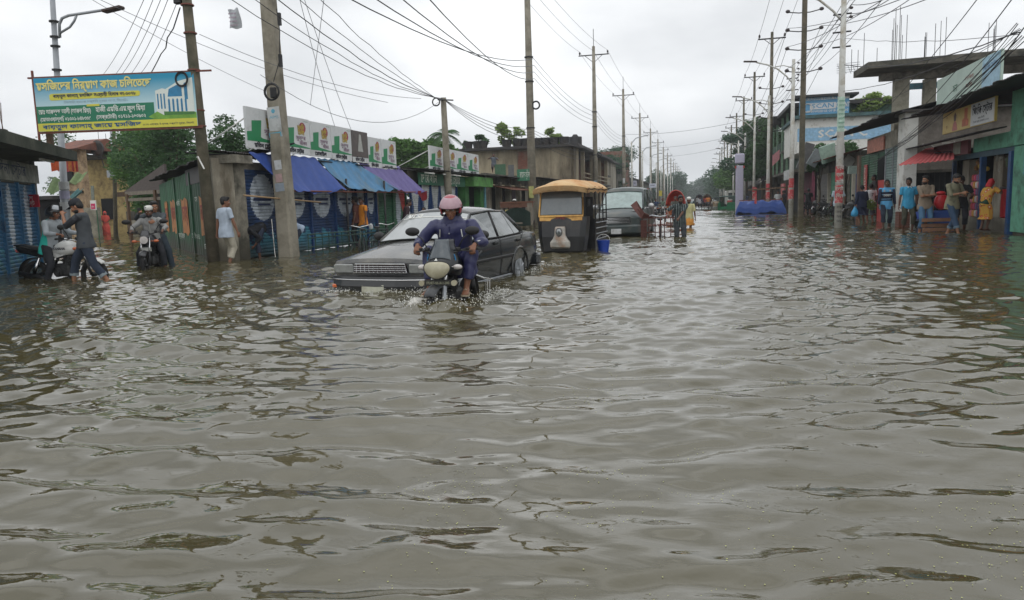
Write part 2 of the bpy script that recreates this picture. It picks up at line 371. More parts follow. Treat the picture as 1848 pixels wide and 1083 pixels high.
# ------------------------------------------------------------------ shared building bits (built in world space, re-based on their thing at the end)
REBASE = []
def wthing(name, label, cat, base, group=None):
 o = thing(name, label, cat, (0, 0, 0), 0, group); REBASE.append((o, Vector(base))); return o
def wmesh(mb, name, mats, label, cat, base, group=None, **k):
 o = mb.build(name, mats, None, **k); tag(o, label, cat, group); REBASE.append((o, Vector(base))); return o
def rebase_all():
 done = set()
 for root, base in REBASE:
  root.location = base; T = Matrix.Translation(-base)
  def go(o):
   if o.data is not None and o.data.name not in done: o.data.transform(T); done.add(o.data.name)
   for ch in KIDX.get(o.name, []): go(ch)
  KIDX = KIDX_ALL; go(root)
KIDX_ALL = {}
def index_kids():
 KIDX_ALL.clear()
 for o in COL.objects:
  if o.parent: KIDX_ALL.setdefault(o.parent.name, []).append(o)
M_conc = mat('weathered concrete', s2l((150, 144, 130)), .9, var=.25, scale=2.2, bump=.5, dirt=s2l((64, 62, 52)), dirt_amt=.6, bscale=22, tide=.35)
M_concd = mat('damp concrete', s2l((104, 100, 90)), .9, var=.3, scale=2, bump=.5, dirt=s2l((44, 46, 40)), dirt_amt=.6, bscale=22, tide=.35)
M_plaster = mat('stained plaster', s2l((176, 170, 154)), .9, var=.2, scale=1.6, bump=.3, dirt=s2l((96, 88, 74)), dirt_amt=.6, stretch=(1, 1, .35), tide=.35)
M_tin = mat('old tin', s2l((72, 72, 72)), .55, metal=.35, var=.35, scale=2.5, dirt=s2l((70, 46, 32)), dirt_amt=.5)
M_tindk = mat('sooty tin', s2l((38, 38, 40)), .6, var=.35, scale=2.5, dirt=s2l((52, 44, 38)), dirt_amt=.5)
M_wood = mat('old timber', s2l((92, 72, 54)), .85, var=.35, scale=4, stretch=(6, 6, 1), bump=.3)
M_woodg = mat('grey timber', s2l((120, 112, 100)), .85, var=.35, scale=4, stretch=(6, 6, 1), bump=.3)
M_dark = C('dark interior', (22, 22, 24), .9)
M_black = C('black', (18, 18, 19), .5)
M_rub = C('rubber', (24, 24, 25), .8, bump=.2)
M_wht = C('white paint', (214, 214, 208), .6, var=.06, dirt=s2l((140, 132, 118)), dirt_amt=.25)
M_brick = None
def brick_mat(key, c1, c2, mortar, sc=4.0):
 m = bpy.data.materials.new(key); m.use_nodes = True; t = m.node_tree; b = t.nodes['Principled BSDF']
 tc = N(t, 'ShaderNodeTexCoord'); sx = N(t, 'ShaderNodeSeparateXYZ'); t.links.new(tc.outputs['Object'], sx.inputs[0])
 ad = N(t, 'ShaderNodeMath'); t.links.new(sx.outputs[0], ad.inputs[0]); t.links.new(sx.outputs[1], ad.inputs[1])
 cx = N(t, 'ShaderNodeCombineXYZ'); t.links.new(ad.outputs[0], cx.inputs[0]); t.links.new(sx.outputs[2], cx.inputs[1])
 br = N(t, 'ShaderNodeTexBrick'); br.inputs['Scale'].default_value = sc; t.links.new(cx.outputs[0], br.inputs['Vector'])
 br.inputs['Color1'].default_value = s2l(c1) + (1,); br.inputs['Color2'].default_value = s2l(c2) + (1,); br.inputs['Mortar'].default_value = s2l(mortar) + (1,); br.inputs['Mortar Size'].default_value = .015
 n = N(t, 'ShaderNodeTexNoise'); n.inputs['Scale'].default_value = 1.4; n.inputs['Detail'].default_value = 8; t.links.new(tc.outputs['Object'], n.inputs['Vector'])
 mr = N(t, 'ShaderNodeMapRange'); mr.inputs[1].default_value = .45; mr.inputs[2].default_value = .7; t.links.new(n.outputs['Fac'], mr.inputs[0])
 mx = N(t, 'ShaderNodeMix', data_type='RGBA'); t.links.new(mr.outputs[0], mx.inputs[0]); t.links.new(br.outputs[0], mx.inputs[6]); mx.inputs[7].default_value = s2l(mortar) + (1,)
 t.links.new(mx.outputs[2], b.inputs['Base Color']); b.inputs['Roughness'].default_value = .9
 bp = N(t, 'ShaderNodeBump'); bp.inputs['Strength'].default_value = .5; t.links.new(br.outputs['Fac'], bp.inputs['Height']); bp.invert = True; t.links.new(bp.outputs[0], b.inputs['Normal'])
 return m
M_brick = brick_mat('red brick', (128, 72, 54), (104, 60, 48), (120, 108, 94))
M_brickw = brick_mat('whitewashed brick', (150, 146, 130), (134, 128, 112), (96, 92, 80))
class Frame:
 def __init__(s, o, u):
  s.o = Vector((o[0], o[1], 0)); s.u = Vector((u[0], u[1], 0)).normalized(); s.n = Vector((s.u.y, -s.u.x, 0))
 def __call__(s, a, n, z): return s.o + s.u * a + s.n * n + Vector((0, 0, z))
 def flip(s): s.n = -s.n; return s
 def M(s, a, n, z):
  p = s(a, n, z); x = s.u if s.u.cross(Vector((0, 0, 1))).dot(s.n) > 0 else -s.u
  return basis(p, x)
 def box(s, mb, a0, a1, n0, n1, z0, z1):
  vs = [s(a, n, z) for a in (a0, a1) for n in (n0, n1) for z in (z0, z1)]
  mb.add(vs, [(0, 1, 3, 2), (4, 6, 7, 5), (0, 4, 5, 1), (2, 3, 7, 6), (0, 2, 6, 4), (1, 5, 7, 3)])
def fbox(F, name, m, parent, *bx, **k):
 r = None
 for b in bx:
  mb = MB(); F.box(mb, *b); o = mb.build(name, m, parent, **k); r = r or o
 return r
def shutter(F, parent, a0, a1, z0, z1, n, mats, paint=None, slat=.085, name='shutter'):
 mb = MB(); nc = 26 if paint else 1; nr = int((z1 - z0) / slat); prof = ((0, 0), (.35, .022), (.75, .022), (1, 0))
 rows = []
 for r in range(nr):
  for q, (dz, dn) in enumerate(prof[:-1] if r < nr - 1 else prof): rows.append((z0 + (z1 - z0) * (r + dz) / nr, dn))
 vs = [F(a0 + (a1 - a0) * c / nc, n + dn, z) for z, dn in rows for c in range(nc + 1)]; w = nc + 1
 fs = []; mi = []
 for i in range(len(rows) - 1):
  for c in range(nc):
   fs.append((i * w + c, i * w + c + 1, (i + 1) * w + c + 1, (i + 1) * w + c))
   mi.append(paint((c + .5) / nc, (rows[i][0] - z0) / (z1 - z0)) if paint else 0)
 mb.v = vs; mb.f = fs; mb.mi = mi
 return mb.build(name, mats, parent)
def tin_sheet(F, a0, a1, n0, z0, n1, z1, th=.012, pitch=.09, amp=.014, over=0, rag=0, seed=1):
 """corrugated sheet, ribs running from (n0,z0) to (n1,z1)"""
 mb = MB(); k = max(2, int(abs(a1 - a0) / pitch * 4)); rr = random.Random(seed); L = math.hypot(n1 - n0, z1 - z0)
 rag_l = [rr.uniform(-rag, rag) for _ in range(k // 12 + 2)]
 top = []; bot = []
 for i in range(k + 1):
  a = a0 + (a1 - a0) * i / k; w = amp * math.cos(i * math.pi / 2); e = rag_l[i // 12]
  for t in (0, 1 + e):
   top.append(F(a, n0 + (n1 - n0) * t, z0 + (z1 - z0) * t + w)); bot.append(F(a, n0 + (n1 - n0) * t, z0 + (z1 - z0) * t + w - th))
 n = len(top); vs = top + bot; fs = []
 for i in range(k):
  a, b, c, d = 2 * i, 2 * i + 1, 2 * i + 3, 2 * i + 2
  fs += [(a, b, c, d), (n + a, n + d, n + c, n + b), (b, n + b, n + c, c), (a, d, n + d, n + a)]
 fs += [(0, n, n + 1, 1), (2 * k, 2 * k + 1, n + 2 * k + 1, n + 2 * k)]
 return mb.add(vs, fs)
def panel(F, parent, a0, a1, z0, z1, n, m, th=.03, name='panel', **k): return fbox(F, name, m, parent, (a0, a1, n, n + th, z0, z1), **k)
def ftext(F, parent, t, a, z, n, size, m, w=None, name='lettering', **k): return text(t, size, m, F.M(a, n, z), parent, w, name, **k)
def fpoly(F, parent, pts, n, m, name='printed_shape'):
 mb = MB(); mb.add([F(a, n, z) for a, z in pts], [tuple(range(len(pts)))]); return mb.build(name, m, parent)
def sag(p, q, s, k=14, wob=0, seed=0):
 p, q = Vector(p), Vector(q); r = random.Random(seed)
 return [p.lerp(q, i / k) - Vector((0, 0, s * 4 * (i / k) * (1 - i / k))) + (Vector((r.uniform(-wob, wob), r.uniform(-wob, wob), r.uniform(-wob, wob))) if 0 < i < k and wob else Vector()) for i in range(k + 1)]
# ------------------------------------------------------------------ left side: corner shop row under the tarpaulins
Fm = Frame((-11.3, 0), (0, 1))
M_blue = C('blue shutter paint', (30, 58, 98), .5, var=.2, dirt=s2l((24, 36, 56)), dirt_amt=.45, tide=.18)
M_bluel = C('pale lettering paint', (176, 184, 192), .6, var=.12, dirt=s2l((100, 108, 118)), dirt_amt=.35)
M_teal = C('teal shutter paint', (62, 128, 148), .5, var=.2, dirt=s2l((40, 80, 100)), dirt_amt=.4, tide=.15)
M_bluf = C('blue frame paint', (28, 62, 110), .5)
M_gsh = C('green shutter paint', (44, 96, 66), .5, var=.2, dirt=s2l((30, 60, 44)), dirt_amt=.4, tide=.2)
M_red = C('red paint', (176, 58, 54), .55, var=.12)
M_ink = C('dark ink', (34, 36, 48), .7)
M_navyink = C('navy ink', (40, 52, 84), .7)
def paint_oval(seed=0, tall=1.0, teal=True):
 r = random.Random(seed); ph = r.uniform(0, 3)
 def f(u, v):
  if ((u - .5) / .36) ** 2 + ((v - .68) / (.27 * tall)) ** 2 < 1:
   if abs(v - .66) < .022 and abs(u - .5) < .27: return 3
   if abs(v - .60) < .012 and abs(u - .54) < .18: return 3
   return 1
  if teal:
   e = .24 + .05 * math.sin(u * 9 + ph) + .03 * math.sin(u * 23 + ph)
   if v < e: return 2 if v < e - .05 or math.sin(u * 17 + v * 40 + ph) > -.2 else 0
  return 0
 return f
row = wthing('shop_row', 'low shop row with blue roller shutters behind the concrete pole', 'shop', (-11.3, 20.5, -.5))
fbox(Fm, 'wall', M_conc, row, (16.45, 16.95, -.5, .02, -.5, 2.42), (16.45, 25.1, -.4, -.1, -.5, -.02), (24.95, 25.1, -.3, .02, -.5, 2.5), (16.9, 24.95, -.3, -.08, 2.3, 2.5))
fbox(Fm, 'beam', M_conc, row, (16.2, 16.95, -.6, .28, 2.42, 2.62))
sm = [M_blue, M_bluel, M_teal, M_navyink]
edges = [(16.98, 18.55), (18.62, 20.2), (20.27, 21.75), (21.82, 23.3), (23.37, 24.1), (24.17, 24.9)]
for i, (a, b) in enumerate(edges): shutter(Fm, row, a, b, .02, 2.3, -.05, sm, paint_oval(i, 1.0 if i < 4 else .95))
fbox(Fm, 'shutter_frame', M_bluf, row, *[(b + .005, b + .065, -.06, .03, -.3, 2.3) for a, b in edges])
tin_sheet(Fm, 18.9, 25.3, -3.2, 2.98, .16, 2.68, seed=4, rag=.05).build('roof', M_tindk, row)
tin_sheet(Fm, 16.1, 18.88, -.9, 2.78, .16, 2.685, seed=3, rag=.05).build('roof', M_tindk, row)
fbox(Fm, 'step', M_concd, row, (16.9, 25, -.1, .3, -.5, .0))
fbox(Fm, 'counter_wall', M_dark, row, (20.6, 25, -3.2, -3.0, -.5, 2.5))
row2 = wthing('green_shutter_shop', 'small shop with green roller shutters next to the blue shutters', 'shop', (-11.3, 26.5, -.5))
def paint_coke(u, v):
 if v > .45 and u + v > 1.25 and u > .3: return 2
 return 1 if ((u - .45) / .2) ** 2 + ((v - .5) / .3) ** 2 < 1 else 0
for a, b in ((25.2, 26.4), (26.47, 27.7)): shutter(Fm, row2, a, b, .02, 2.3, -.05, [M_gsh, M_bluel, M_red], paint_coke if a > 26 else None)
fbox(Fm, 'shutter_frame', M_gsh, row2, (26.405, 26.465, -.06, .03, -.3, 2.3), (27.7, 27.8, -.06, .03, -.3, 2.3))
fbox(Fm, 'wall', M_concd, row2, (25.15, 27.9, -.4, -.1, -.5, .0), (25.15, 27.9, -.3, -.08, 2.3, 2.5))
tin_sheet(Fm, 25.35, 28.2, -3.2, 2.95, .16, 2.68, seed=5, rag=.05).build('roof', M_tindk, row2)
row3 = wthing('striped_shutter_shop', 'shop with white and blue painted shutters behind the car roof', 'shop', (-11.3, 31, -.5))
def paint_stripe(u, v): return 1 if abs(u - .5) < .30 + .1 * math.cos(v * 6.3) else 0
k = 28.3
for i in range(5): shutter(Fm, row3, k, k + 1.15, .02, 2.15, -.05, [M_bluf, C('white shutter paint', (186, 190, 190), .6, dirt=s2l((130, 134, 140)), dirt_amt=.3)], paint_stripe); k += 1.19
fbox(Fm, 'shutter_frame', M_bluf, row3, *[(28.3 + 1.19 * i - .035, 28.3 + 1.19 * i - .005, -.06, .03, -.3, 2.15) for i in range(6)])
fbox(Fm, 'wall', M_concd, row3, (28.2, 38.6, -.4, -.1, -.5, .0), (28.2, 34.4, -.3, -.08, 2.15, 2.75))
M_green = C('bright green wall paint', (52, 112, 50), .7, dirt=s2l((36, 70, 40)), dirt_amt=.4)
M_gsign = C('green sign paint', (48, 106, 80), .6, var=.1)
M_lets = C('cream letter paint', (206, 212, 200), .6, var=.05)
for a, b, t in ((28.9, 32.0, 'েদ েবা ষিটন'), (32.3, 35.2, 'মাহী েস্টার')):
 p = panel(Fm, row3, a, b, 2.12, 2.62, .1, M_gsign, name='shop_sign'); ftext(Fm, p, t, (a + b) / 2 - .3, 2.38, .134, .5, M_lets, w=(b - a) * .62, bold=.012)
tin_sheet(Fm, 28.25, 39.2, -3.4, 3.05, .7, 2.72, seed=6, rag=.06).build('roof', M_tindk, row3)
fbox(Fm, 'tube_lamp', M_wht, row3, (25.9 + 2.6, 29.6, .55, .6, 2.55, 2.6), (30.5, 32.9, .62, .67, 2.55, 2.6))
gw = wthing('green_painted_shop', 'open shop front painted bright green beside the green signs', 'shop', (-11.3, 36.6, -.5))
fbox(Fm, 'wall', M_green, gw, (35.4, 36.0, -.3, .05, -.5, 2.6), (38.0, 38.7, -.3, .05, -.5, 2.6), (36.0, 38.0, -1.2, -1.0, -.5, 2.6))
fbox(Fm, 'canopy', C('light green paint', (84, 142, 66), .7, dirt=s2l((54, 90, 46)), dirt_amt=.4), gw, (35.3, 38.8, .05, .55, 2.15, 2.62))
fbox(Fm, 'blue_post', C('pale blue paint', (96, 150, 164), .7), gw, (38.75, 38.95, -.1, .1, -.5, 2.6))
op = wthing('open_stall_row', 'dim open stalls with pale pillars behind the dark push cart', 'shop', (-11.3, 46, -.5))
fbox(Fm, 'pillar', M_plaster, op, *[(a, a + .45, -.2, .1, -.5, 2.5) for a in (39.6, 41.9, 44.2, 46.9, 49.6, 52.5, 55.4, 58.6, 61.5)])
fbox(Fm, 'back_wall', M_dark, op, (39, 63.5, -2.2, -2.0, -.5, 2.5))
fbox(Fm, 'wall', M_concd, op, (39.2, 63.5, -.25, 0, 2.4, 2.95), (39.2, 63.5, -.3, 0, -.5, -.05))
fbox(Fm, 'door', C('sky blue door', (70, 140, 160), .6), op, (40.8, 41.3, -.5, -.4, -.2, 2.1), (43.3, 43.6, -.5, -.4, -.2, 2.1))
fbox(Fm, 'door_panel', C('maroon cloth', (60, 44, 52), .8), op, (44.8, 46.6, -.5, -.4, -.2, 2.1), (47.6, 49.4, -.9, -.8, -.2, 2.2))
tin_sheet(Fm, 39.3, 48, -3.2, 3.1, .9, 2.75, seed=8, rag=.06).build('roof', M_tindk, op)
tin_sheet(Fm, 48.1, 63.5, -3.2, 3.3, 1.3, 2.9, seed=9, rag=.06).build('roof', M_tin, op)
tin_sheet(Fm, 39.5, 46, 0, 2.3, 1.4, 2.0, seed=9, rag=.06).build('lower_awning', mat('rusty tin', s2l((100, 66, 50)), .8, var=.35), op)
def tarp(name, label, m, tl, tr, br, bl, seed=0, sagz=.1):
 r = random.Random(seed); ph = r.uniform(0, 6); tl, tr, br, bl = [Vector(q) for q in (tl, tr, br, bl)]
 def f(u, v):
  p = tl.lerp(tr, u).lerp(bl.lerp(br, u), v); p.z += -sagz * math.sin(math.pi * v) * (.7 + .3 * math.sin(u * 5 + ph)) - .10 * v * math.sin(math.pi * u) + .03 * math.sin(u * 19 + ph + v * 3) * v + .016 * math.sin(u * 41 + v * 9); p.x += .05 * math.sin(u * 7 + ph) * v; return p
 mb = MB().grid(f, 46, 16, .008)
 o = mb.build(name, m, None, smooth=True); tag(o, label, 'tarpaulin', 'tarpaulins over the shop fronts'); REBASE.append((o, (bl + br) / 2)); return o
tarp('tarpaulin', 'royal blue tarpaulin awning behind the concrete pole', C('blue tarp', (46, 76, 150), .55, var=.15, bump=.2), (-11.13, 16.97, 2.72), (-11.13, 20.4, 2.76), (-10.62, 21.2, 1.83), (-10.66, 18.3, 1.76), seed=1)
tarp('tarpaulin', 'faded light blue tarpaulin awning with a muddy streak', mat('light blue tarp', s2l((70, 128, 170)), .55, var=.2, scale=2.5, dirt=s2l((96, 104, 92)), dirt_amt=.45), (-11.12, 20.45, 2.75), (-11.12, 23.1, 2.76), (-10.6, 25.4, 1.86), (-10.6, 21.3, 1.9), seed=2)
tarp('tarpaulin', 'purple tarpaulin awning with a dark red corner', C('purple tarp', (104, 94, 150), .6, var=.15), (-11.12, 23.2, 2.76), (-11.12, 26.8, 2.76), (-10.62, 28.3, 1.8), (-10.62, 25.2, 1.88), seed=3)
bm = MB().grid(lambda u, v: Fm(27.3 + .98 * u, .70 + .03 * math.sin(u * 9), 1.82 - v * .38 * (.3 + .7 * math.sin(u * 2.6)) + .01), 8, 3, .01)
wmesh(bm, 'cloth_flap', C('red cloth', (158, 42, 50), .8), 'dark red cloth flap hanging at the end of the purple tarpaulin', 'cloth', Fm(27.8, .7, 1.5))
pf = wthing('bamboo_scaffold', 'bamboo and pipe frame holding up the tarpaulins', 'frame', (-9.4, 22.4, -.4))
mb = MB()
for a in (21.4, 24.3): mb.tube([Fm(a, .6, -.5), Fm(a + .05, .6, 2.15)], .035, 7)
mb.build('post', M_tindk, pf, smooth=True)
mb = MB(); mb.tube(sag(Fm(18.2, .62, 1.74), Fm(28.4, .62, 1.8), .02), .025, 7); mb.tube([Fm(21.4, .6, 1.7), Fm(21.4, .1, 2.3)], .025, 6); mb.tube([Fm(24.3, .6, 1.75), Fm(24.3, .1, 2.3)], .025, 6)
mb.build('rail', mat('rusty pipe', s2l((110, 62, 50)), .7), pf, smooth=True)
bp = MB(); bp.tube([Fm(16.35, .35, 1.62), Fm(19.2, .9, 1.42)], .022, 6)
wmesh(bp, 'bamboo_pole', C('bamboo', (150, 124, 92), .7), 'thin bamboo pole tied across the corner of the blue shutters', 'pole', Fm(16.3, .3, 1.5), smooth=True)
M_board = C('printed board', (206, 208, 208), .45, var=.05, dirt=s2l((176, 178, 176)), dirt_amt=.2)
M_bgreen = C('ad green', (36, 130, 82), .5, var=.06)
M_byel = C('ad ochre', (176, 150, 60), .5)
M_bpink = C('ad crimson', (150, 44, 74), .5)
M_bgrey = C('ad grey print', (150, 130, 144), .5)
def ad(F, parent, a0, a1, z0, z1, n, t, dark=False):
 w = a1 - a0; h = z1 - z0
 p = fbox(F, 'board', C('dark printed board', (84, 74, 70), .45) if dark else M_board, parent, (a0, a1, n, n + .06, z0, z1))
 A = lambda u: a0 + u * w; Z = lambda v: z0 + v * h; e = n + .065
 if dark:
  fpoly(F, p, [(A(.35), Z(.35)), (A(.68), Z(.35)), (A(.62), Z(.6)), (A(.57), Z(.9)), (A(.46), Z(.9)), (A(.4), Z(.6))], e, C('ad silver', (170, 170, 164), .5))
  fpoly(F, p, [(A(0), Z(0)), (A(1), Z(0)), (A(1), Z(.16)), (A(0), Z(.16))], e + .001, M_board)
 else:
  fpoly(F, p, [(A(0), Z(.18)), (A(1), Z(.18)), (A(1), Z(.2)), (A(.42), Z(.27)), (A(.12), Z(.42)), (A(0), Z(.4))], e, M_bgreen)
  fpoly(F, p, [(A(.12), Z(.34)), (A(.36), Z(.3)), (A(.4), Z(.72)), (A(.14), Z(.68))], e + .001, M_bgreen)
  pts = [(A(.72 + .13 * math.cos(q)), Z(.74 + .15 * math.sin(q))) for q in [i * .524 for i in range(12)]]
  fpoly(F, p, pts, e, M_bpink)
  ftext(F, p, 'চলিছ', A(.66), Z(.72), e + .003, h * .2, M_byel, w=w * .26, bold=.02)
  ftext(F, p, 'েচনা', A(.66), Z(.6), e + .003, h * .17, M_byel, w=w * .24, bold=.02)
  ftext(F, p, 'সুন্দর', A(.64), Z(.45), e + .003, h * .15, M_bgrey, w=w * .36, bold=.01)
  ftext(F, p, 'জীবন', A(.72), Z(.31), e + .003, h * .14, M_bgrey, w=w * .28, bold=.01)
  ftext(F, p, '•••••', A(.86), Z(.92), e + .003, h * .1, M_bgreen, w=w * .16)
 ftext(F, p, t, A(.45), Z(.085), e + .004, h * .15, M_ink, w=w * .55, bold=.012)
 return p
b1 = wthing('roof_signboard', 'long row of seven white and green advertising boards above the tarpaulins', 'signboard', (-11.1, 21.6, 2.7), 'advertising boards on the shop roofs')
ad(Fm, b1, 16.85, 18.55, 2.82, 3.85, .18, 'মিতন েস্টার'); ad(Fm, b1, 18.58, 20.0, 2.80, 3.82, .18, 'মিতন েস্টার'); ad(Fm, b1, 20.03, 21.3, 2.79, 3.80, .18, 'েমাবাইল'); ad(Fm, b1, 21.33, 22.7, 2.77, 3.80, .18, 'মিতন েস্টার')
ad(Fm, b1, 22.73, 23.95, 2.75, 3.78, .18, 'মিতন েস্টার', dark=True); ad(Fm, b1, 23.98, 25.05, 2.62, 3.66, .18, 'মিতন েস্টার'); ad(Fm, b1, 25.08, 26.4, 2.60, 3.66, .18, '০১৭১১-৩৪৫')
mb = MB()
for a in (17, 19, 21.3, 23.8, 26): mb.tube([Fm(a, -1.4, 2.8), Fm(a, .15, 3.6)], .02, 6)
mb.build('brace', M_wht, b1, smooth=True)
b2 = wthing('roof_signboard', 'shorter row of four white and green advertising boards over the striped shutters', 'signboard', (-11.1, 33, 2.7), 'advertising boards on the shop roofs')
for i, a in enumerate((29.7, 31.5, 33.3, 35.1)): ad(Fm, b2, a, a + 1.76, 2.72, 3.75 - .0 * i, .3, 'জািহদ েস্টার')
mb = MB(); [mb.tube([Fm(a, -1.3, 2.9), Fm(a, .28, 3.6)], .02, 6) for a in (30, 33, 36)]; mb.build('brace', M_wht, b2, smooth=True)
cA = Vector((-11.95, 16.5, 0)); cB = Vector((-20.6, 25.2, 0)); Fg = Frame(cA, (cB - cA));
if Fg.n.dot(Vector((-1, -1, 0))) < 0: Fg.flip()
Lg = (cB - cA).length
M_gwall = mat('green painted tin', s2l((36, 92, 58)), .6, var=.25, scale=1.6, dirt=s2l((24, 48, 34)), dirt_amt=.5, stretch=(1, 1, .4), tide=.3)
lane = wthing('green_tin_shop', 'long green painted tin shop side running down the lane', 'shop', (-15, 20, -.5))
mb = MB(); kk = int(Lg / .2)
vs = []
for i in range(kk * 2 + 1):
 a = Lg * i / (kk * 2); w = .018 * (1 if (i // 2) % 2 else -1)
 for j in range(9):
  vs.append(Fg(a, w + .01 * math.sin(a * 3), .02 + (2.45 - .1 * a / Lg) * j / 8))
mb.add(vs, [(i * 9 + j, (i + 1) * 9 + j, (i + 1) * 9 + j + 1, i * 9 + j + 1) for i in range(kk * 2) for j in range(8)])
mb.build('tin_wall', M_gwall, lane)
fbox(Fg, 'plinth', M_concd, lane, (0, Lg, -.15, .06, -.6, .04))
fbox(Fg, 'tarred_sheet', M_tindk, lane, (1.2, 4.4, .02, .035, 2.05, 2.5))
fbox(Fg, 'post', M_gsh, lane, (.0, .12, .0, .1, -.4, 2.5), (3.5, 3.6, .0, .07, 0, 2.4), (7.2, 7.3, .0, .07, 0, 2.4))
fbox(Fg, 'corner_pillar', M_plaster, lane, (-.55, -.05, -.45, .05, -.5, 2.55))
tin_sheet(Fg, .15, Lg + .3, -2.2, 3.0, .35, 2.52, seed=12, rag=.08).build('roof', M_tindk, lane)
M_obadge = C('orange sign paint', (176, 116, 60), .7, dirt=s2l((120, 80, 50)), dirt_amt=.4)
M_tred = C('brick red letter paint', (140, 52, 40), .7)
for a, w, t in ((1.45, 1.25, 'তাজা'), (5.2, 1.5, 'চায়'), (8.2, 1.4, 'পাতা'), (10.3, .9, 'চা')):
 c = a; z = 1.2
 pts = [(c - w / 2, z - .55), (c - w * .2, z - .68), (c + w * .1, z - .58), (c + w / 2, z - .62), (c + w * .46, z), (c + w / 2, z + .5), (c + w * .2, z + .42), (c - w * .1, z + .52), (c - w / 2, z + .42), (c - w * .44, z)]
 p = fpoly(Fg, lane, pts, .032, M_obadge, 'painted_badge'); ftext(Fg, p, t, c, z, .037, .7, M_tred, w=w * .8, bold=.02)
for a, z, t, w in ((2.6, 1.6, 'আসল', .5), (3.2, .55, 'েমাবাইল ০১৭১১', 1.6), (6.6, .5, 'েমসার্স েট্রডার্স', 1.8), (6.7, 1.55, 'পাইকারী', .8), (1.3, .3, 'চা পাতা', .9)): ftext(Fg, lane, t, a, z, .034, .22, M_lets, w=w)
sh = wthing('lane_shed', 'dark open shed with a weathered tin gable past the green wall', 'shed', (-21.5, 26.5, -.5))
Fs = Frame((-20.9, 25.6), (-1, .35))
if Fs.n.y > 0: Fs.flip()
fbox(Fs, 'back_wall', M_dark, sh, (0, 2.6, -1.4, -1.3, -.5, 2.4))
fbox(Fs, 'fascia', M_woodg, sh, (-.1, 2.5, .0, .05, 2.05, 2.2), (-.1, 2.5, .02, .07, 1.8, 1.92))
mb = MB(); mb.add([Fs(-.4, .0, 2.2), Fs(2.7, .0, 2.2), Fs(-.4, .0, 3.2), Fs(-.4, -.1, 2.2), Fs(2.7, -.1, 2.2), Fs(-.4, -.1, 3.2)], [(0, 1, 2), (5, 4, 3), (0, 3, 4, 1), (1, 4, 5, 2), (2, 5, 3, 0)]); mb.build('gable', C('old grey boards', (86, 78, 74), .8, var=.3, stretch=(1, 1, 12)), sh)
fbox(Fs, 'post', M_wood, sh, (2.3, 2.4, 0, .1, -.5, 2.1), (.2, .34, 0, .12, -.5, 2.2))
P0 = G(-260, 560); P1 = G(78, 481);
P0.x, P0.y = -12.75, 9.85
Fl = Frame((P0.x, P0.y), (P1.x - P0.x, P1.y - P0.y))
if Fl.n.x < 0: Fl.flip()
LL = (P1 - P0).length
ls = wthing('corner_shop', 'corner shop with blue shutters and a mossy concrete canopy at the left', 'shop', (-14.5, 12.5, -.5))
def paint_leaf(u, v):
 if abs(u - .5) < .17 * math.sqrt(max(0, 1 - ((v - .62) / .36) ** 2)): return 1
 if v < .34 + .05 * math.sin(u * 11) and math.sin(u * 14 + v * 30) > -.1 and v > .02: return 2 if v < .3 else 0
 return 0
M_blue2 = C('sea blue shutter paint', (38, 92, 128), .5, var=.2, dirt=s2l((28, 58, 84)), dirt_amt=.4)
n_sh = 5; w_sh = (LL - .2) / n_sh
for i in range(n_sh): shutter(Fl, ls, .1 + i * w_sh, .1 + (i + 1) * w_sh - .09, -.05, 2.02, -.02, [M_blue2, M_bluel, M_teal, M_navyink], paint_leaf)
fbox(Fl, 'shutter_frame', M_blue2, ls, *[(.1 + i * w_sh - .085, .1 + i * w_sh - .005, -.03, .05, -.4, 2.05) for i in range(1, n_sh + 1)])
fbox(Fl, 'painted_lintel', C('graffiti plaster', (150, 150, 140), .8, dirt=s2l((90, 96, 92)), dirt_amt=.6), ls, (-.2, LL, -.1, .12, 2.06, 2.5))
ftext(Fl, ls, 'আল মিদনা েস্টার', LL * .6, 2.3, .125, .34, M_navyink, w=3.0)
mb = MB(); Fl.box(mb, -.6, LL + .3, -1.0, .95, 2.62, 2.86); mb.build('canopy', mat('mossy concrete', s2l((70, 72, 62)), .95, var=.35, scale=2.5, bump=.6, dirt=s2l((34, 42, 32)), dirt_amt=.6), ls)
fbox(Fl, 'side_wall', M_concd, ls, (LL + .02, LL + .3, -4, -.02, -.5, 2.62))
fbox(Fl, 'grille', M_tindk, ls, *[(LL + .02 + .02, LL + .06, -.1 - .12 * i - .03, -.1 - .12 * i, 0, 2.0) for i in range(2)])
fbox(Fl, 'tube_lamp', mat('lamp casing', s2l((226, 226, 222)), .5), ls, (LL - 1.3, LL - .25, .5, .56, 2.55, 2.6))
for i, (a, n) in enumerate(((.5, -.5), (1.7, -.4), (2.9, -.45), (3.9, -.35), (4.6, -.5), (5.3, -.4), (5.9, -.5))):
 mb = MB(); Fl.box(mb, a - .13, a + .13, n - .13, n + .13, 2.86, 3.35 - .1 * (i % 3)); c = mb.build('column_stub', M_concd, ls)
 mb = MB(); rr = random.Random(i)
 for k in range(6): p = Fl(a + rr.uniform(-.1, .1), n + rr.uniform(-.1, .1), 3.2); mb.tube([p, p + Vector((rr.uniform(-.12, .12), rr.uniform(-.12, .12), rr.uniform(.7, 1.5)))], .008, 4)
 mb.build('rebar', mat('rusty rebar', s2l((104, 84, 74)), .8), c)
sg = wthing('red_sign', 'small red sign with white lettering hung beside the blue corner shutters', 'sign', Fl(LL + .1, .5, 2.0))
Fr = Frame(G(60, 482), (1, .12))
if Fr.n.y > 0: Fr.flip()
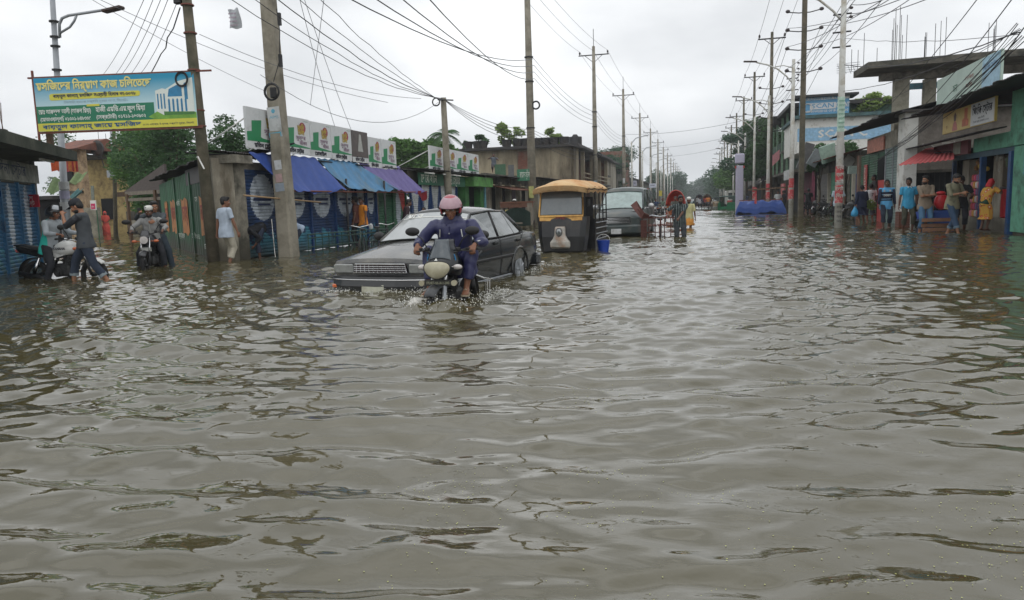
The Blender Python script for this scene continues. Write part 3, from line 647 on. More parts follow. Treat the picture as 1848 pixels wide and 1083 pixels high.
pr = panel(Fr, sg, .05, .62, 1.48, 1.78, .3, C('signal red', (170, 34, 52), .5), name='board'); ftext(Fr, pr, 'বিকাশ', .33, 1.69, .335, .14, M_wht, w=.3); ftext(Fr, pr, 'এেজন্ট', .33, 1.57, .335, .13, M_wht, w=.36)
mb = MB(); mb.tube([Fr(.33, .3, 1.8), Fr(.2, .1, 2.3)], .008, 4); mb.build('wire', M_black, sg)
# ------------------------------------------------------------------ trees
def leaf_mat(key, c, var=.45):
 m = bpy.data.materials.new(key); m.use_nodes = True; t = m.node_tree; b = t.nodes['Principled BSDF']
 g = N(t, 'ShaderNodeTexCoord'); n = N(t, 'ShaderNodeTexNoise'); n.inputs['Scale'].default_value = 1.3; n.inputs['Detail'].default_value = 8; n.inputs['Roughness'].default_value = .8
 t.links.new(g.outputs['Object'], n.inputs['Vector'])
 mr = N(t, 'ShaderNodeMapRange'); mr.inputs[1].default_value = .35; mr.inputs[2].default_value = .68; t.links.new(n.outputs['Fac'], mr.inputs[0])
 mx = N(t, 'ShaderNodeMix', data_type='RGBA'); c = s2l(c); mx.inputs[6].default_value = tuple(v * (1 - var) for v in c) + (1,); mx.inputs[7].default_value = tuple(v * (1 + var) for v in c) + (1,)
 t.links.new(mr.outputs[0], mx.inputs[0]); t.links.new(mx.outputs[2], b.inputs['Base Color']); b.inputs['Roughness'].default_value = .6
 b.inputs['Specular IOR Level'].default_value = .35
 o = t.nodes['Material Output']; tr = N(t, 'ShaderNodeBsdfTranslucent'); t.links.new(mx.outputs[2], tr.inputs[0]); ms = N(t, 'ShaderNodeMixShader'); ms.inputs[0].default_value = .35
 t.links.new(b.outputs[0], ms.inputs[1]); t.links.new(tr.outputs[0], ms.inputs[2]); t.links.new(ms.outputs[0], o.inputs[0]); _M[key] = m; return m
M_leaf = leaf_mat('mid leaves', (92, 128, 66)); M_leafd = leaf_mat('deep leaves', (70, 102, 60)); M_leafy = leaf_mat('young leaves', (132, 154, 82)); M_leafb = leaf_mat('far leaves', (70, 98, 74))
M_bark = mat('bark', s2l((84, 72, 58)), .9, var=.3, bump=.4)
def crown_mesh(blobs, n, leaf, seed, m, droop=0):
 """leaves scattered through overlapping clumps, thicker at each clump's shell"""
 r = np.random.default_rng(seed); B = np.array([b[:3] for b in blobs]); S = np.array([b[3] for b in blobs]); Q = np.array([(b[4] if len(b) > 4 else .75) for b in blobs])
 w = S ** 2; k = r.choice(len(B), n, p=w / w.sum())
 d = r.normal(size=(n, 3)); d /= np.linalg.norm(d, axis=1)[:, None]
 rad = S[k] * (r.uniform(.35, 1.0, n) ** .5) * (1 + .18 * np.sin(d[:, 0] * 7 + k) * np.sin(d[:, 1] * 6 + k * 2) + .1 * np.sin(d[:, 2] * 13 + k))
 P = B[k] + d * rad[:, None] * np.stack([np.ones(n), np.ones(n), Q[k]], 1); P[:, 2] -= droop * r.uniform(0, 1, n) * rad
 u = r.normal(size=(n, 3)); u /= np.linalg.norm(u, axis=1)[:, None]; u[:, 2] *= .5
 v = np.cross(u, r.normal(size=(n, 3))); v /= (np.linalg.norm(v, axis=1)[:, None] + 1e-6)
 L = (leaf * r.uniform(.6, 1.4, n))[:, None]
 V = np.stack([P - u * L, P + v * L * .42 - u * L * .1, P + u * L, P - v * L * .42 + u * L * .1], 1).reshape(-1, 3)
 me = bpy.data.meshes.new('crown'); me.vertices.add(4 * n); me.vertices.foreach_set('co', V.ravel())
 me.loops.add(4 * n); me.loops.foreach_set('vertex_index', np.arange(4 * n)); me.polygons.add(n); me.polygons.foreach_set('loop_start', np.arange(n) * 4)
 me.update(); me.validate(); me.materials.append(m); return me
def tree(loc, h, rad, label, seed, m=None, n=9000, leaf=.11, group='trees behind the shops', squash=.8, trunk=.16, nb=13, low=.35, cat='tree', spread=1.0):
 r = random.Random(seed); t = thing('leafy_tree', label, cat, loc, 0, group)
 blobs = []
 for i in range(nb):
  a = r.uniform(0, 6.28); q = r.uniform(.15, .8) * rad * spread; z = h * r.uniform(low + .12, .93); k = 1 - .5 * abs((z / h) - .65) / .35
  blobs.append((q * math.cos(a) * k, q * math.sin(a) * k, z, rad * r.uniform(.26, .5), squash))
 blobs.append((0, 0, h * .93, rad * .32, squash))
 link('crown', crown_mesh(blobs, n, leaf, seed, m or M_leaf), t)
 mb = MB(); mb.tube([(0, 0, -.6), (.05 * h * .3, 0, h * .3), (0, .02 * h, h * .62), (.02, 0, h * .85)], [trunk, trunk * .8, trunk * .5, trunk * .15], 9)
 for b in blobs[:8]: s_ = Vector((0, 0, h * r.uniform(.25, .5))); e = Vector(b[:3]); mb.tube([s_, s_.lerp(e, .5) + Vector((0, 0, -.03 * h)), e], [trunk * .4, trunk * .25, .015], 6)
 mb.build('trunk', M_bark, t, smooth=True); return t
def palm(loc, h, label, seed, nf=15, L=1.6, group='palms behind the shops', m=None, name='palm_tree', cat='palm', trunk=.11):
 r = random.Random(seed); t = thing(name, label, cat, loc, 0, group)
 mb = MB(); mb.tube([(0, 0, -.6), (.1, 0, h * .5), (0, 0, h)], [trunk * 1.2, trunk, trunk * .8], 8); mb.build('trunk', M_bark, t, smooth=True)
 vs = MB()
 for i in range(nf):
  a = i * 2.4 + r.uniform(-.2, .2); el = r.uniform(-.2, 1.1); l = L * r.uniform(.8, 1.1); pts = []
  for k in range(9):
   q = k / 8; pts.append(Vector((math.cos(a) * l * q * math.cos(el * .6), math.sin(a) * l * q * math.cos(el * .6), h + l * (math.sin(el) * q - .75 * q * q))))
  side = Vector((-math.sin(a), math.cos(a), 0))
  vs.tube(pts, [.018] * 9, 4)
  for k in range(1, 9):
   for f in (0, .33, .66):
    p = pts[k - 1].lerp(pts[k], f); w = l * .3 * math.sin(math.pi * min(.97, (k + f) / 9.3)) + .05; dd = (pts[k] - pts[k - 1]).normalized()
    for s_ in (-1, 1):
     e = p + side * s_ * w + dd * w * .5 - Vector((0, 0, w * .45)); vs.add([p - dd * .03, p + dd * .03, e], [(0, 1, 2)])
 vs.build('fronds', m or M_leafd, t); return t
big = [((266, 330, 34), 5.7, 2.3, 'large tree with pale leaf tips rising behind the billboard and lane roofs', 21, M_leaf, 20000, .10),
  ((308, 300, 31), 5.6, 2.4, 'dense tree standing behind the roof of the green tin shop', 22, M_leafd, 16000, .10),
  ((407, 240, 27), 5.2, 1.35, 'round crowned tree between the leaning pole and the roof boards', 23, M_leafd, 9000, .07),
  ((122, 250, 44), 7.6, 2.2, 'thin sparse tree above the brown roof at the left', 24, M_leafd, 1500, .12)]
for (px, py, Y), h, rad, lb, sd, m, n, lf in big:
 p = AY(px, py, Y); tree((p.x, Y, 0), h, rad, lb, sd, m, n, lf, trunk=.22, low=.2, nb=18)
for (px, Y), h, rad, lb, sd, m, n in [((742, 52), 6.0, 2.8, 'rounded tree behind the second row of advertising boards', 31, M_leaf, 12000), ((778, 56), 6.4, 2.4, 'tree rising just left of the stained two storey house', 32, M_leaf, 10000),
          ((1112, 128), 10.0, 6.5, 'flat topped tree beyond the two storey house', 34, M_leafb, 9000), ((1092, 112), 8.0, 4.5, 'dark spreading tree above the grey van', 35, M_leafb, 8000)]:
 p = AY(px, 300, Y); tree((p.x, Y, 0), h, rad, lb, sd, m, n, .2, squash=.55, trunk=.2, low=.3)
p = AY(803, 280, 50); palm((p.x, 50, 0), 6.2, 'feathery palm top over the second board row', 41, L=1.5)
p = AY(598, 250, 34); palm((p.x, 34, 0), 4.9, 'small palm tip peeping over the long board row', 42, L=.7)
# ------------------------------------------------------------------ the flooded lane at the left
M_ylw = mat('yellow wall paint', s2l((186, 164, 110)), .9, var=.15, dirt=s2l((128, 108, 74)), dirt_amt=.5)
M_salm = mat('salmon wall paint', s2l((166, 142, 112)), .9, var=.15, dirt=s2l((106, 84, 62)), dirt_amt=.5)
Fq = Frame((-46, 40), (1, .12))
if Fq.n.y > 0: Fq.flip()
def pos(F, px, Yguess): return 0
def quadhouse(name, label, corners, Y, depth, m, th=None, base=-.5):
 """block whose front spans two pixel columns at distance Y, height from a pixel row"""
 (x0, y0), (x1, y1) = corners; a = AY(x0, y0, Y); b = AY(x1, y1, Y)
 t = wthing(name, label, 'house', ((a.x + b.x) / 2, Y, base)); z = max(a.z, b.z)
 mb = MB(); mb.b2((a.x, Y, base), (b.x, Y + depth, z)); mb.build('wall', m, t); return t, a.x, b.x, z
h1, x0, x1, z1 = quadhouse('yellow_house', 'pale yellow two storey house with a flat grey roof slab down the lane', ((150, 290), (200, 290)), 42, 2, M_ylw)
mb = MB(); mb.b2((x0 - .6, 41.2, z1), (x1 + 1.0, 44.5, z1 + .28)); mb.build('roof_slab', M_concd, h1)
mb = MB(); mb.b2((x0 + 2.5, 41.9, z1 * .5), (x0 + 4.2, 41.98, z1 * .56)); mb.build('sunshade', M_wood, h1)
mb = MB(); mb.b2((x0 + 1.2, 41.9, 1.0), (x0 + 2.2, 41.97, 2.4)); mb.build('window', M_dark, h1)
h2, x0, x1, z2 = quadhouse('salmon_house', 'salmon walled house with a rusty red pitched roof above the lane', ((104, 272), (146, 272)), 39, .4, M_salm)
mb = MB(); mb.add([(x0 - .5, 38.3, z2), (x1 + .2, 38.3, z2), (x1 + .2, 44, z2), (x0 - .5, 44, z2), (x0 - .5, 41, z2 + .8), (x1 + .2, 41, z2 + .8)], [(0, 1, 5, 4), (2, 3, 4, 5), (1, 2, 5), (3, 0, 4), (0, 3, 2, 1)]); mb.build('roof', mat('rust roof', s2l((120, 74, 58)), .8, var=.2, dirt=s2l((70, 50, 44))), h2)
for a, b, c, d, m, nm in ((.25, .6, .62, .8, M_dark, 'window'), (.0, .95, .50, .53, M_concd, 'balcony_slab')):
 mb = MB(); mb.b2((x0 + (x1 - x0) * a, 38.85, z2 * c), (x0 + (x1 - x0) * b, 38.97, z2 * d)); mb.build(nm, m, h2)
for i, (px, col, w) in enumerate(((92, (196, 90, 40), 1.1), (104, (190, 60, 110), .7), (116, (200, 120, 60), .7), (126, (170, 50, 48), .5))):
 a = AY(px, 300, 30); mb = MB().grid(lambda u, v: Vector((a.x + w * u, 30 + .05 * math.sin(u * 12), a.z + .25 - .5 * v + .04 * math.sin(u * 6))), 10, 3, .01)
 wmesh(mb, 'hanging_cloth', C('cloth %d' % i, col, .8), ('orange', 'magenta', 'amber', 'red')[i] + ' cloth drying on the balcony beside the street lamp', 'cloth', a, 'cloths drying over the lane')
for i, (x, y, w, h, Y, col, lb) in enumerate(((95, 335, 26, 26, 29, (92, 110, 72), 'faded green striped awning cloth beside the lamp pole'), (136, 322, 24, 18, 29.5, (104, 120, 80), 'pale green netted awning over the lane stall'), (140, 350, 12, 14, 27, (80, 116, 116), 'turquoise sheet hung under the green awning'))):
 a = AY(x, y - h / 2, Y); b = AY(x + w, y + h / 2, Y)
 mb = MB().grid(lambda u, v: Vector((a.x + (b.x - a.x) * u, Y - .5 * v + .06 * math.sin(u * 15), a.z + (b.z - a.z) * v + .08 * math.sin(u * 8))), 16, 5, .015)
 wmesh(mb, 'awning_cloth', C('awning %d' % i, col, .8, var=.3), lb, 'awning', a)
a = AY(78, 400, 25); b = AY(165, 400, 27)
t = wthing('lane_stall', 'dark shuttered stall behind the man with the cap', 'stall', (a.x, 26, -.5))
mb = MB(); mb.b2((a.x - 2, 26.4, -.5), (b.x - 1.0, 26.7, 2.0)); mb.build('wall', M_dark, t)
mb = MB(); mb.b2((a.x - 2, 26.0, 2.0), (b.x - .9, 26.8, 2.15)); mb.build('roof', M_tindk, t)
a = AY(177, 375, 40); b = AY(205, 375, 40)
t = wthing('boundary_wall', 'light whitewashed brick wall behind the woman in red', 'wall', (a.x, 40, -.5))
mb = MB(); mb.b2((a.x, 38.5, -.5), (b.x, 38.9, a.z)); mb.build('wall', M_brickw, t)
a = AY(207, 385, 41); b = AY(242, 385, 41)
t = wthing('far_lane_wall', 'dark damp wall closing the end of the lane', 'wall', (a.x, 42, -.5))
mb = MB(); mb.b2((a.x, 42, -.5), (b.x + 3, 42.4, a.z + .1)); mb.build('wall', M_concd, t)
mb = MB(); mb.b2((a.x + .3, 41.95, -.3), (a.x + 1.6, 41.99, .9)); mb.build('poster', M_plaster, t)
a = AY(208, 330, 46); b = AY(262, 330, 46)
t = wthing('pink_roof_house', 'small house with a pink tin roof behind the lane pole', 'house', (a.x, 47, -.5))
mb = MB(); mb.b2((a.x, 47, -.5), (b.x, 52, 2.9)); mb.build('wall', M_salm, t)
mb = MB(); mb.add([(a.x - .4, 46, 2.6), (b.x + .4, 46, 2.6), (b.x + .4, 50, 4.6), (a.x - .4, 50, 4.6), (a.x - .4, 46, 2.5), (b.x + .4, 46, 2.5), (b.x + .4, 50, 4.5), (a.x - .4, 50, 4.5)], [(0, 1, 2, 3), (4, 7, 6, 5), (0, 4, 5, 1), (1, 5, 6, 2), (2, 6, 7, 3), (3, 7, 4, 0)])
mb.build('roof', mat('pink tin', s2l((164, 86, 88)), .7, var=.15), t)
mb = MB(); mb.b2((a.x + 1, 46.9, 0), (a.x + 2.2, 46.98, 1.9)); mb.build('door', M_dark, t)
sg = wthing('payment_sign', 'small white and magenta sign on the lane corner', 'sign', AY(168, 370, 24)); a = AY(162, 362, 24); b = AY(174, 379, 24)
mb = MB(); mb.b2((a.x, 24, b.z), (b.x, 24.03, a.z)); mb.build('board', M_wht, sg)
mb = MB(); mb.b2((a.x + .04, 23.985, b.z + .04), (b.x - .04, 23.998, a.z - .12)); mb.build('magenta_panel', C('magenta', (196, 40, 96), .5), sg)
text('বিকাশ', .1, M_wht, basis(((a.x + b.x) / 2, 23.98, b.z + .12), (1, 0, 0)), sg, .13)
mb = MB(); q = AY(168, 379, 24); mb.tube([(q.x + .12, 24.05, -.5), (q.x + .12, 24.05, q.z + .1)], .02, 6); mb.build('post', M_gsh, sg)
a = AY(160, 335, 22); b = AY(178, 361, 22.5)
mb = MB(); mb.box(((a.x + b.x) / 2, 22.2, (a.z + b.z) / 2), (b.x - a.x, .04, a.z - b.z), rot=(0, .06, 0)); t = wmesh(mb, 'hanging_board', C('faded grey print', (120, 126, 116), .6, var=.35, scale=9), 'faded grey framed board hanging over the lane', 'board', a)
t = wthing('satellite_dish', 'grey satellite dish on the salmon house roof', 'dish', AY(176, 268, 40)); c = AY(176, 268, 40)
mb = MB(); mb.loft([[(c.x + r_ * math.cos(q * .393), 40 - d, c.z + r_ * math.sin(q * .393)) for q in range(16)] for r_, d in ((.03, -.15), (.3, -.1), (.5, 0), (.52, 0.02), (.3, -.06), (.03, -.1))], cap=True); mb.build('dish', M_tin, t, smooth=True)
mb = MB(); mb.tube([(c.x, 40.1, c.z), (c.x, 40.4, c.z - 1.2)], .03, 6); mb.build('mast', M_tindk, t)
for i, px in enumerate((190, 195, 182)):
 p = AY(px, 290, 43); mb = MB(); mb.tube([(p.x, 43, p.z), (p.x, 43, p.z + 1.4 + .4 * i)], .02, 4); wmesh(mb, 'rebar', M_tindk, 'thin rebar end sticking up from the yellow house roof', 'rebar', p, 'rebar ends over the yellow house')
# ------------------------------------------------------------------ stained two storey house beyond the stalls
Y0 = 64.0; A = AY(818, 272, Y0); B = AY(1030, 268, Y0)
hs_ = wthing('two_storey_house', 'stained half built two storey house with plants along its roof edge', 'house', ((A.x + B.x) / 2, Y0, -.5))
zt = 5.95
M_old = mat('soot stained plaster', s2l((166, 154, 130)), .9, var=.3, scale=.9, bump=.4, dirt=s2l((88, 78, 62)), dirt_amt=.55, stretch=(1, 1, .3))
def hb(name, m, lo, hi): m = M_old if m is M_plaster else m; mb = MB(); mb.b2(lo, hi); return mb.build(name, m, hs_)
hb('wall', M_plaster, (A.x, Y0, -.5), (B.x, Y0 + .3, zt))
hb('wall', M_plaster, (B.x - .02, Y0 + .302, -.5), (B.x + .2, Y0 + 3, zt))
c = AY(897, 300, Y0); d = AY(944, 300, Y0); hb('brick_infill', M_brick, (AY(935, 300, Y0).x, Y0 - .04, 2.9), (AY(955, 300, Y0).x, Y0 + .1, zt - .2))
hb('pillar', M_plaster, (AY(928, 300, Y0).x, Y0 - .1, -.5), (AY(934, 300, Y0).x, Y0 + .1, zt)); hb('pillar', M_plaster, (AY(987, 300, Y0).x, Y0 - .1, -.5), (AY(994, 300, Y0).x, Y0 + .1, zt))
hb('roof_slab', M_tindk, (A.x - .5, Y0 - .9, zt), (B.x + .8, Y0 + 25, zt + .22))
for y in (Y0 + 6, Y0 + 12, Y0 + 18, Y0 + 24): hb('pillar', M_plaster, (B.x - .1, y, -.5), (B.x + .25, y + .35, zt))
hb('side_wall', M_brick, (B.x - 2.4, Y0 + 3, -.5), (B.x - 2.2, Y0 + 24.2, zt))
hb('floor_slab', M_concd, (B.x - 2.3, Y0 + 3.01, 2.9), (B.x + .6, Y0 + 24.4, 3.1))
for k in range(2): hb('railing', M_plaster, (B.x + .5, Y0 + 3.1, 3.4 + .4 * k), (B.x + .58, Y0 + 24.4, 3.5 + .4 * k))
hb('end_wall', M_brick, (B.x - 2.2, Y0 + 24.1, -.5), (B.x, Y0 + 24.35, zt))
for i, (a, b_) in enumerate(((820, 832), (838, 850))): pass
for i, px in enumerate((845, 862, 872, 915, 935, 950, 970, 985, 1000, 1018)):
 p = AY(px, 268, Y0 - .5); mb = MB(); mb.cyl((p.x, Y0 - .5, zt + .22 + .3), .36, .6, n=10, r2=.46); t = wmesh(mb, 'plant_pot', M_tindk, ('dark tub on the two storey house roof edge, ' + ('at the left corner', 'left of the tall yellow-green shrub', 'under the tall shrub', 'over the brick infill', 'near the middle pillar')[i // 2]), 'pot', (p.x, Y0 - .5, zt + .22), 'dark tubs along the roof edge')
for i, (px, h, rad, n, m) in enumerate(((840, 1.0, .5, 700, M_leafd), (868, 1.5, .9, 900, M_leafd), (905, 2.7, 1.15, 1500, M_leafy), (932, 2.2, 1.0, 1100, M_leafy), (995, 1.9, .9, 900, M_leafy), (858, 1.0, .4, 300, M_leafd), (1003, 1.2, .5, 300, M_leafy))):
 p = AY(px, 268, Y0 + .8); h *= .8; rad *= .95; tree((p.x, Y0 + .8 + .1 * i, zt + .22), h, rad, 'potted shrub number growing on the roof'.replace(' number', ('', ' low dark', ' dark bushy', ' tall yellow-green', ' loose yellow-green', ' small bright', ' tiny dark', ' tiny bright')[i + 1]), 50 + i, m, n, .13, group='shrubs growing on the roof', trunk=.03, nb=7, low=-.05, cat='shrub')
mb = MB(); p = AY(1038, 262, Y0 + 12); mb.cyl((p.x, Y0 + 12, zt + 1.2), .7, 1.3, n=14); mb.cyl((p.x, Y0 + 12, zt + 1.95), .4, .3, n=12, r2=.2)
wmesh(mb, 'water_tank', M_tindk, 'black water tank standing on the two storey roof', 'tank', (p.x, Y0 + 12, zt + .2))
for i, (x0, x1, y0, y1, col, lb, tx) in enumerate(((893, 913, 297, 321, (58, 92, 66), 'green framed panel leaning on the stall roof', None), (917, 928, 298, 322, (90, 92, 92), 'grey slatted panel on the stall roof', None), (933, 956, 306, 326, (52, 112, 84), 'green signboard with pale lettering before the brick infill', 'কামাল স্টীল'))):
 a = AY(x0, y0, 44); b = AY(x1, y1, 44); t = wthing('roof_board', lb, 'board', ((a.x + b.x) / 2, 44, b.z))
 mb = MB(); mb.box(((a.x + b.x) / 2, 44, (a.z + b.z) / 2), (b.x - a.x, .06, a.z - b.z)); mb.build('board', C('board %d' % i, col, .6, var=.3, scale=8), t)
 mb = MB(); mb.tube([(a.x + .1, 44.04, 2.4), (a.x + .1, 44.04, b.z + .1)], .03, 5); mb.build('prop', M_wood, t)
 if tx: text(tx, .5, M_lets, basis(((a.x + b.x) / 2 + .1, 43.95, (a.z + b.z) / 2), (1, 0, 0)), t, (b.x - a.x) * .8)
Ff = Frame((-11.6, 0), (0, 1))
for i, (a, b, h, m, lb) in enumerate(((90, 97, 4.3, M_concd, 'low damp shop block just past the two storey house'), (98, 108, 6.4, M_plaster, 'grey shop building with posters past the low block'), (109, 118, 5.6, M_concd, 'narrow grey shop before the brick gable'), (119, 130, 9.0, M_brick, 'brick building with a bare gable wall behind the rickshaws'), (132, 190, 5.0, M_concd, 'long low row of shops in the hazy distance at the left'))):
 t = wthing('shop_block', lb, 'shop', Ff((a + b) / 2, -3, -.5)); fbox(Ff, 'wall', m, t, (a, b, -8, 0, -.5, h))
 fbox(Ff, 'opening', M_dark, t, *[(s_, s_ + 2.4, .0, .03, -.3, 2.3) for s_ in np.arange(a + .5, b - 2.4, 3.1)])
 tin_sheet(Ff, a - .3, b + .3, -1, 3.1, 1.3, 2.7, seed=60 + i, pitch=.3, amp=.03).build('awning', M_tindk, t)
 if i != 3: fbox(Ff, 'roof_slab', M_tindk, t, (a - .2, b + .2, -8.2, .5, h, h + .18))
for i, (px, py, w, h, Y, col, tx, lb) in enumerate(((1146, 331, 6, 9, 82, (176, 176, 190), 'ডা', 'small white round-lettered sign beside a left pole'), (1178, 335, 11, 7, 84, (196, 200, 214), 'েসবা', 'white sign with blue lettering above the rider in blue'), (1192, 349, 5, 9, 80, (190, 176, 70), '', 'yellow notice board on a left pole'), (1139, 341, 12, 3, 70, (170, 40, 44), '', 'thin red sign above the van roof'), (1166, 348, 8, 14, 78, (176, 60, 56), 'েকাক', 'red and white poster beside the van'))):
 a = AY(px, py, Y); k = Y / 1335; t = wthing('small_sign', lb, 'sign', a)
 mb = MB(); mb.box(a, (w * k * 1.05, .08, h * k * 1.05)); bd = mb.build('board', C('sign %d' % i, col, .6), t)
 if tx: text(tx, .5 * h * k, M_navyink, basis((a.x, Y - .05, a.z), (1, 0, 0)), t, w * k * .7)
# ------------------------------------------------------------------ poles, lamps
M_polec = mat('pole concrete', s2l((142, 136, 122)), .9, var=.15, scale=3, bump=.3, dirt=s2l((104, 98, 84)), dirt_amt=.5)
M_poled = mat('old pole concrete', s2l((104, 96, 80)), .9, var=.25, scale=2.5, bump=.5, dirt=s2l((60, 60, 46)), dirt_amt=.6)
M_polew = mat('whitewashed pole', s2l((196, 196, 190)), .7, var=.08, dirt=s2l((150, 140, 120)), dirt_amt=.4)
M_galv = mat('galvanised steel', s2l((150, 154, 158)), .5, metal=.4, var=.1)
M_ins = C('insulator', (52, 40, 38), .4)
M_iron = C('black iron', (44, 42, 42), .6, metal=.3)
M_paper = C('paper notice', (190, 192, 192), .8, var=.1, dirt=s2l((140, 140, 136)), dirt_amt=.4)
M_redband = mat('torn red poster', s2l((176, 66, 70)), .8, var=.2, scale=12, dirt=s2l((200, 190, 180)), dirt_amt=.35)
ORD = 'first second third fourth fifth sixth seventh eighth ninth tenth'.split()
def sq_pole(mb, base, top, w0, w1, n=4):
 base, top = Vector(base), Vector(top); secs = []
 for i in range(9):
  t = i / 8; p = base.lerp(top, t); w = (w0 + (w1 - w0) * t) / 2; c = w * .75
  secs.append([p + Vector(q) for q in ((-w, -c, 0), (-c, -w, 0), (c, -w, 0), (w, -c, 0), (w, c, 0), (c, w, 0), (-c, w, 0), (-w, c, 0))])
 mb.loft(secs)
def crossarm(parent, c, half, ax=(1, 0, 0), ins=3, name='crossarm', brace=True):
 c = Vector(c); ax = Vector(ax); mb = MB(); mb.tube([c - ax * half, c + ax * half], .055, 4); o = mb.build(name, M_iron, parent)
 pts = []
 for i in range(ins):
  p = c + ax * half * (-.92 + 1.84 * i / max(1, ins - 1)); m2 = MB(); m2.tube([p, p + Vector((0, 0, .12)), p + Vector((0, 0, .14)), p + Vector((0, 0, .24)), p + Vector((0, 0, .25)), p + Vector((0, 0, .36))], [.03, .03, .09, .07, .1, .04], 7); m2.build('insulator', M_ins, o, smooth=True); pts.append(p + Vector((0, 0, .36)))
 if brace:
  m3 = MB(); m3.tube([c - ax * half * .6, c - Vector((0, 0, half * .5))], .025, 4); m3.tube([c + ax * half * .6, c - Vector((0, 0, half * .5))], .025, 4); m3.build('brace', M_iron, o)
 return pts
LEFT_P = []
names = ['first tall concrete power pole behind the yellow topped three wheeler', 'tall crossarmed pole rising behind the three wheeler roof', 'crossarmed pole directly above the grey van', 'crossarmed pole just right of the van roof', 'crossarmed pole above the red rickshaw hood at its left side', 'crossarmed pole above the rickshaw hood at its right side']
for i in range(14):
 Y = 44.2 + 28.6 * i; lb = names[i] if i < len(names) else ORD[i - 6] + ' of the distant crossarmed poles past the rickshaw hood, counted from the near end'
 t = thing('power_pole', lb, 'pole', (-9.8, Y, -.5), 0, 'crossarmed power poles on the left of the road'); H = 16.4 if i else 17.5
 mb = MB(); mb.tube([(0, 0, 0), (0, 0, H * .5), (0, 0, H)], [.27, .22, .14], 10); mb.build('shaft', M_polec, t, smooth=True)
 if i == 0: pts = crossarm(t, (0, 0, 14.1), .85)
 else: pts = crossarm(t, (0, 0, H - .8), 1.45); mb = MB(); mb.tube([(0, 0, H - .1), (0, 0, H + 1.6)], .03, 5); mb.build('spike', M_iron, t)
 LEFT_P.append([Vector((-9.8, Y, -.5)) + p for p in pts])
 if i < 3:
  mb = MB(); [mb.cyl((0, 0, z), .27, .07, n=10) for z in (6.2, 8.9, 10.3)]; mb.build('strap', M_iron, t)
  mb = MB(); mb.box((0, -.27, 2.4 + i), (.3, .02, .7)); mb.build('notice', (C('yellow notice', (176, 176, 110), .8), C('blue notice', (150, 176, 190), .8), M_paper)[i], t)
  if i < 2: mb = MB(); mb.torus((.38, -.1, 6.2 + 1.3 * (i == 0)), .22, .05, 'y', 18, 6); mb.build('cable_coil', M_black, t)
for i in range(9):
 Y = 88 + 17 * i; t = thing('street_light', ORD[i] + ' far white street light in the left row, counted from the van', 'street light', (-7.6, Y, -.4), 0, 'far street lights on the left')
 mb = MB(); mb.tube([(0, 0, 0), (0, 0, 8.4)], [.13, .08], 7); mb.build('pole', M_polew, t, smooth=True)
 mb = MB(); mb.tube([(0, 0, 8.2), (.5, 0, 8.75), (1.4, 0, 8.95)], .05, 6); mb.build('arm', M_galv, t); mb = MB(); mb.box((1.65, 0, 8.96), (.55, .16, .08), bev=.02); mb.build('lamp_head', M_iron, t)
b = Vector((-10.58, 17.65, -.5)); tp = AX(484, 0, -11.0); d = (tp - b); tp = b + d * 1.3
cp = wthing('concrete_pole', 'thick pale concrete pole plastered with notices before the blue shutters', 'pole', b)
mb = MB(); sq_pole(mb, b, tp, .45, .31); mb.build('shaft', M_polec, cp)
def pole_pt(px, py): q = AY(px, py, 17.45); return q
for (x0, y0, x1, y1, m, nm) in ((494, 190, 519, 244, M_paper, 'poster'), (498, 288, 512, 305, M_paper, 'notice'), (500, 313, 513, 328, C('pinkish notice', (166, 140, 138), .8), 'notice'), (502, 330, 520, 345, C('bluish notice', (140, 150, 160), .8), 'notice')):
 q = pole_pt((x0 + x1) / 2, (y0 + y1) / 2); w = (x1 - x0) / 1335 * 19.2; h = (y1 - y0) / 1335 * 19.2; zt_ = (q.z - b.z) / (tp.z - b.z); ctr = b.lerp(tp, zt_); hw = (.45 + (.31 - .45) * zt_) / 2
 mb = MB(); mb.box((ctr.x + .02, ctr.y - hw - .012, q.z), (min(w, hw * 1.9), .012, h), rot=(0, -.075, 0)); po = mb.build(nm, m, cp)
 if nm == 'poster':
  mb = MB(); mb.box((ctr.x + .02, ctr.y - hw - .02, q.z - h * .42), (w * .98, .006, h * .16), rot=(0, -.075, 0)); mb.build('blue_strip', C('poster blue', (90, 160, 184), .7), po)
  mb = MB(); mb.cyl((ctr.x, ctr.y - hw - .022, q.z + h * .36), .055, .004, 'y', 14); mb.build('emblem', C('poster blue', (90, 160, 184), .7), po); text('AIMS', .11, C('poster blue', (90, 160, 184), .7), basis((ctr.x + .02, ctr.y - hw - .022, q.z + h * .16), (1, 0, 0)), po, .26)
q = pole_pt(500, 168); mb = MB(); mb.torus((q.x, q.y - .25, q.z), .2, .028, 'y', 26, 7); mb.torus((q.x + .02, q.y - .27, q.z - .01), .19, .02, 'y', 26, 6); cc = mb.build('cable_coil', M_black, cp); mb = MB(); mb.box((q.x + .06, q.y - .27, q.z - .03), (.16, .1, .26), bev=.02); mb.build('junction_box', M_black, cp)
for px, py in ((512, 38), (514, 112)): q = pole_pt(px, py); mb = MB(); mb.box((q.x, q.y - .2, q.z), (.07, .08, .3)); mb.build('cable_clamp', M_black, cp)
mb = MB(); mb.tube([pole_pt(508, 20) + Vector((0, -.22, 0)), pole_pt(511, 60) + Vector((.04, -.22, 0)), pole_pt(513, 112) + Vector((0, -.22, 0)), pole_pt(503, 150) + Vector((0, -.24, 0))], .012, 5); mb.build('cable', M_black, cp)
mb = MB(); mb.tube(sag(pole_pt(500, 395) + Vector((0, -.26, 0)), pole_pt(512, 462) + Vector((.0, -.4, 0)), .12), .008, 4); mb.build('white_cord', M_wht, cp)
CP = [pole_pt(503, -6), pole_pt(505, 18)]
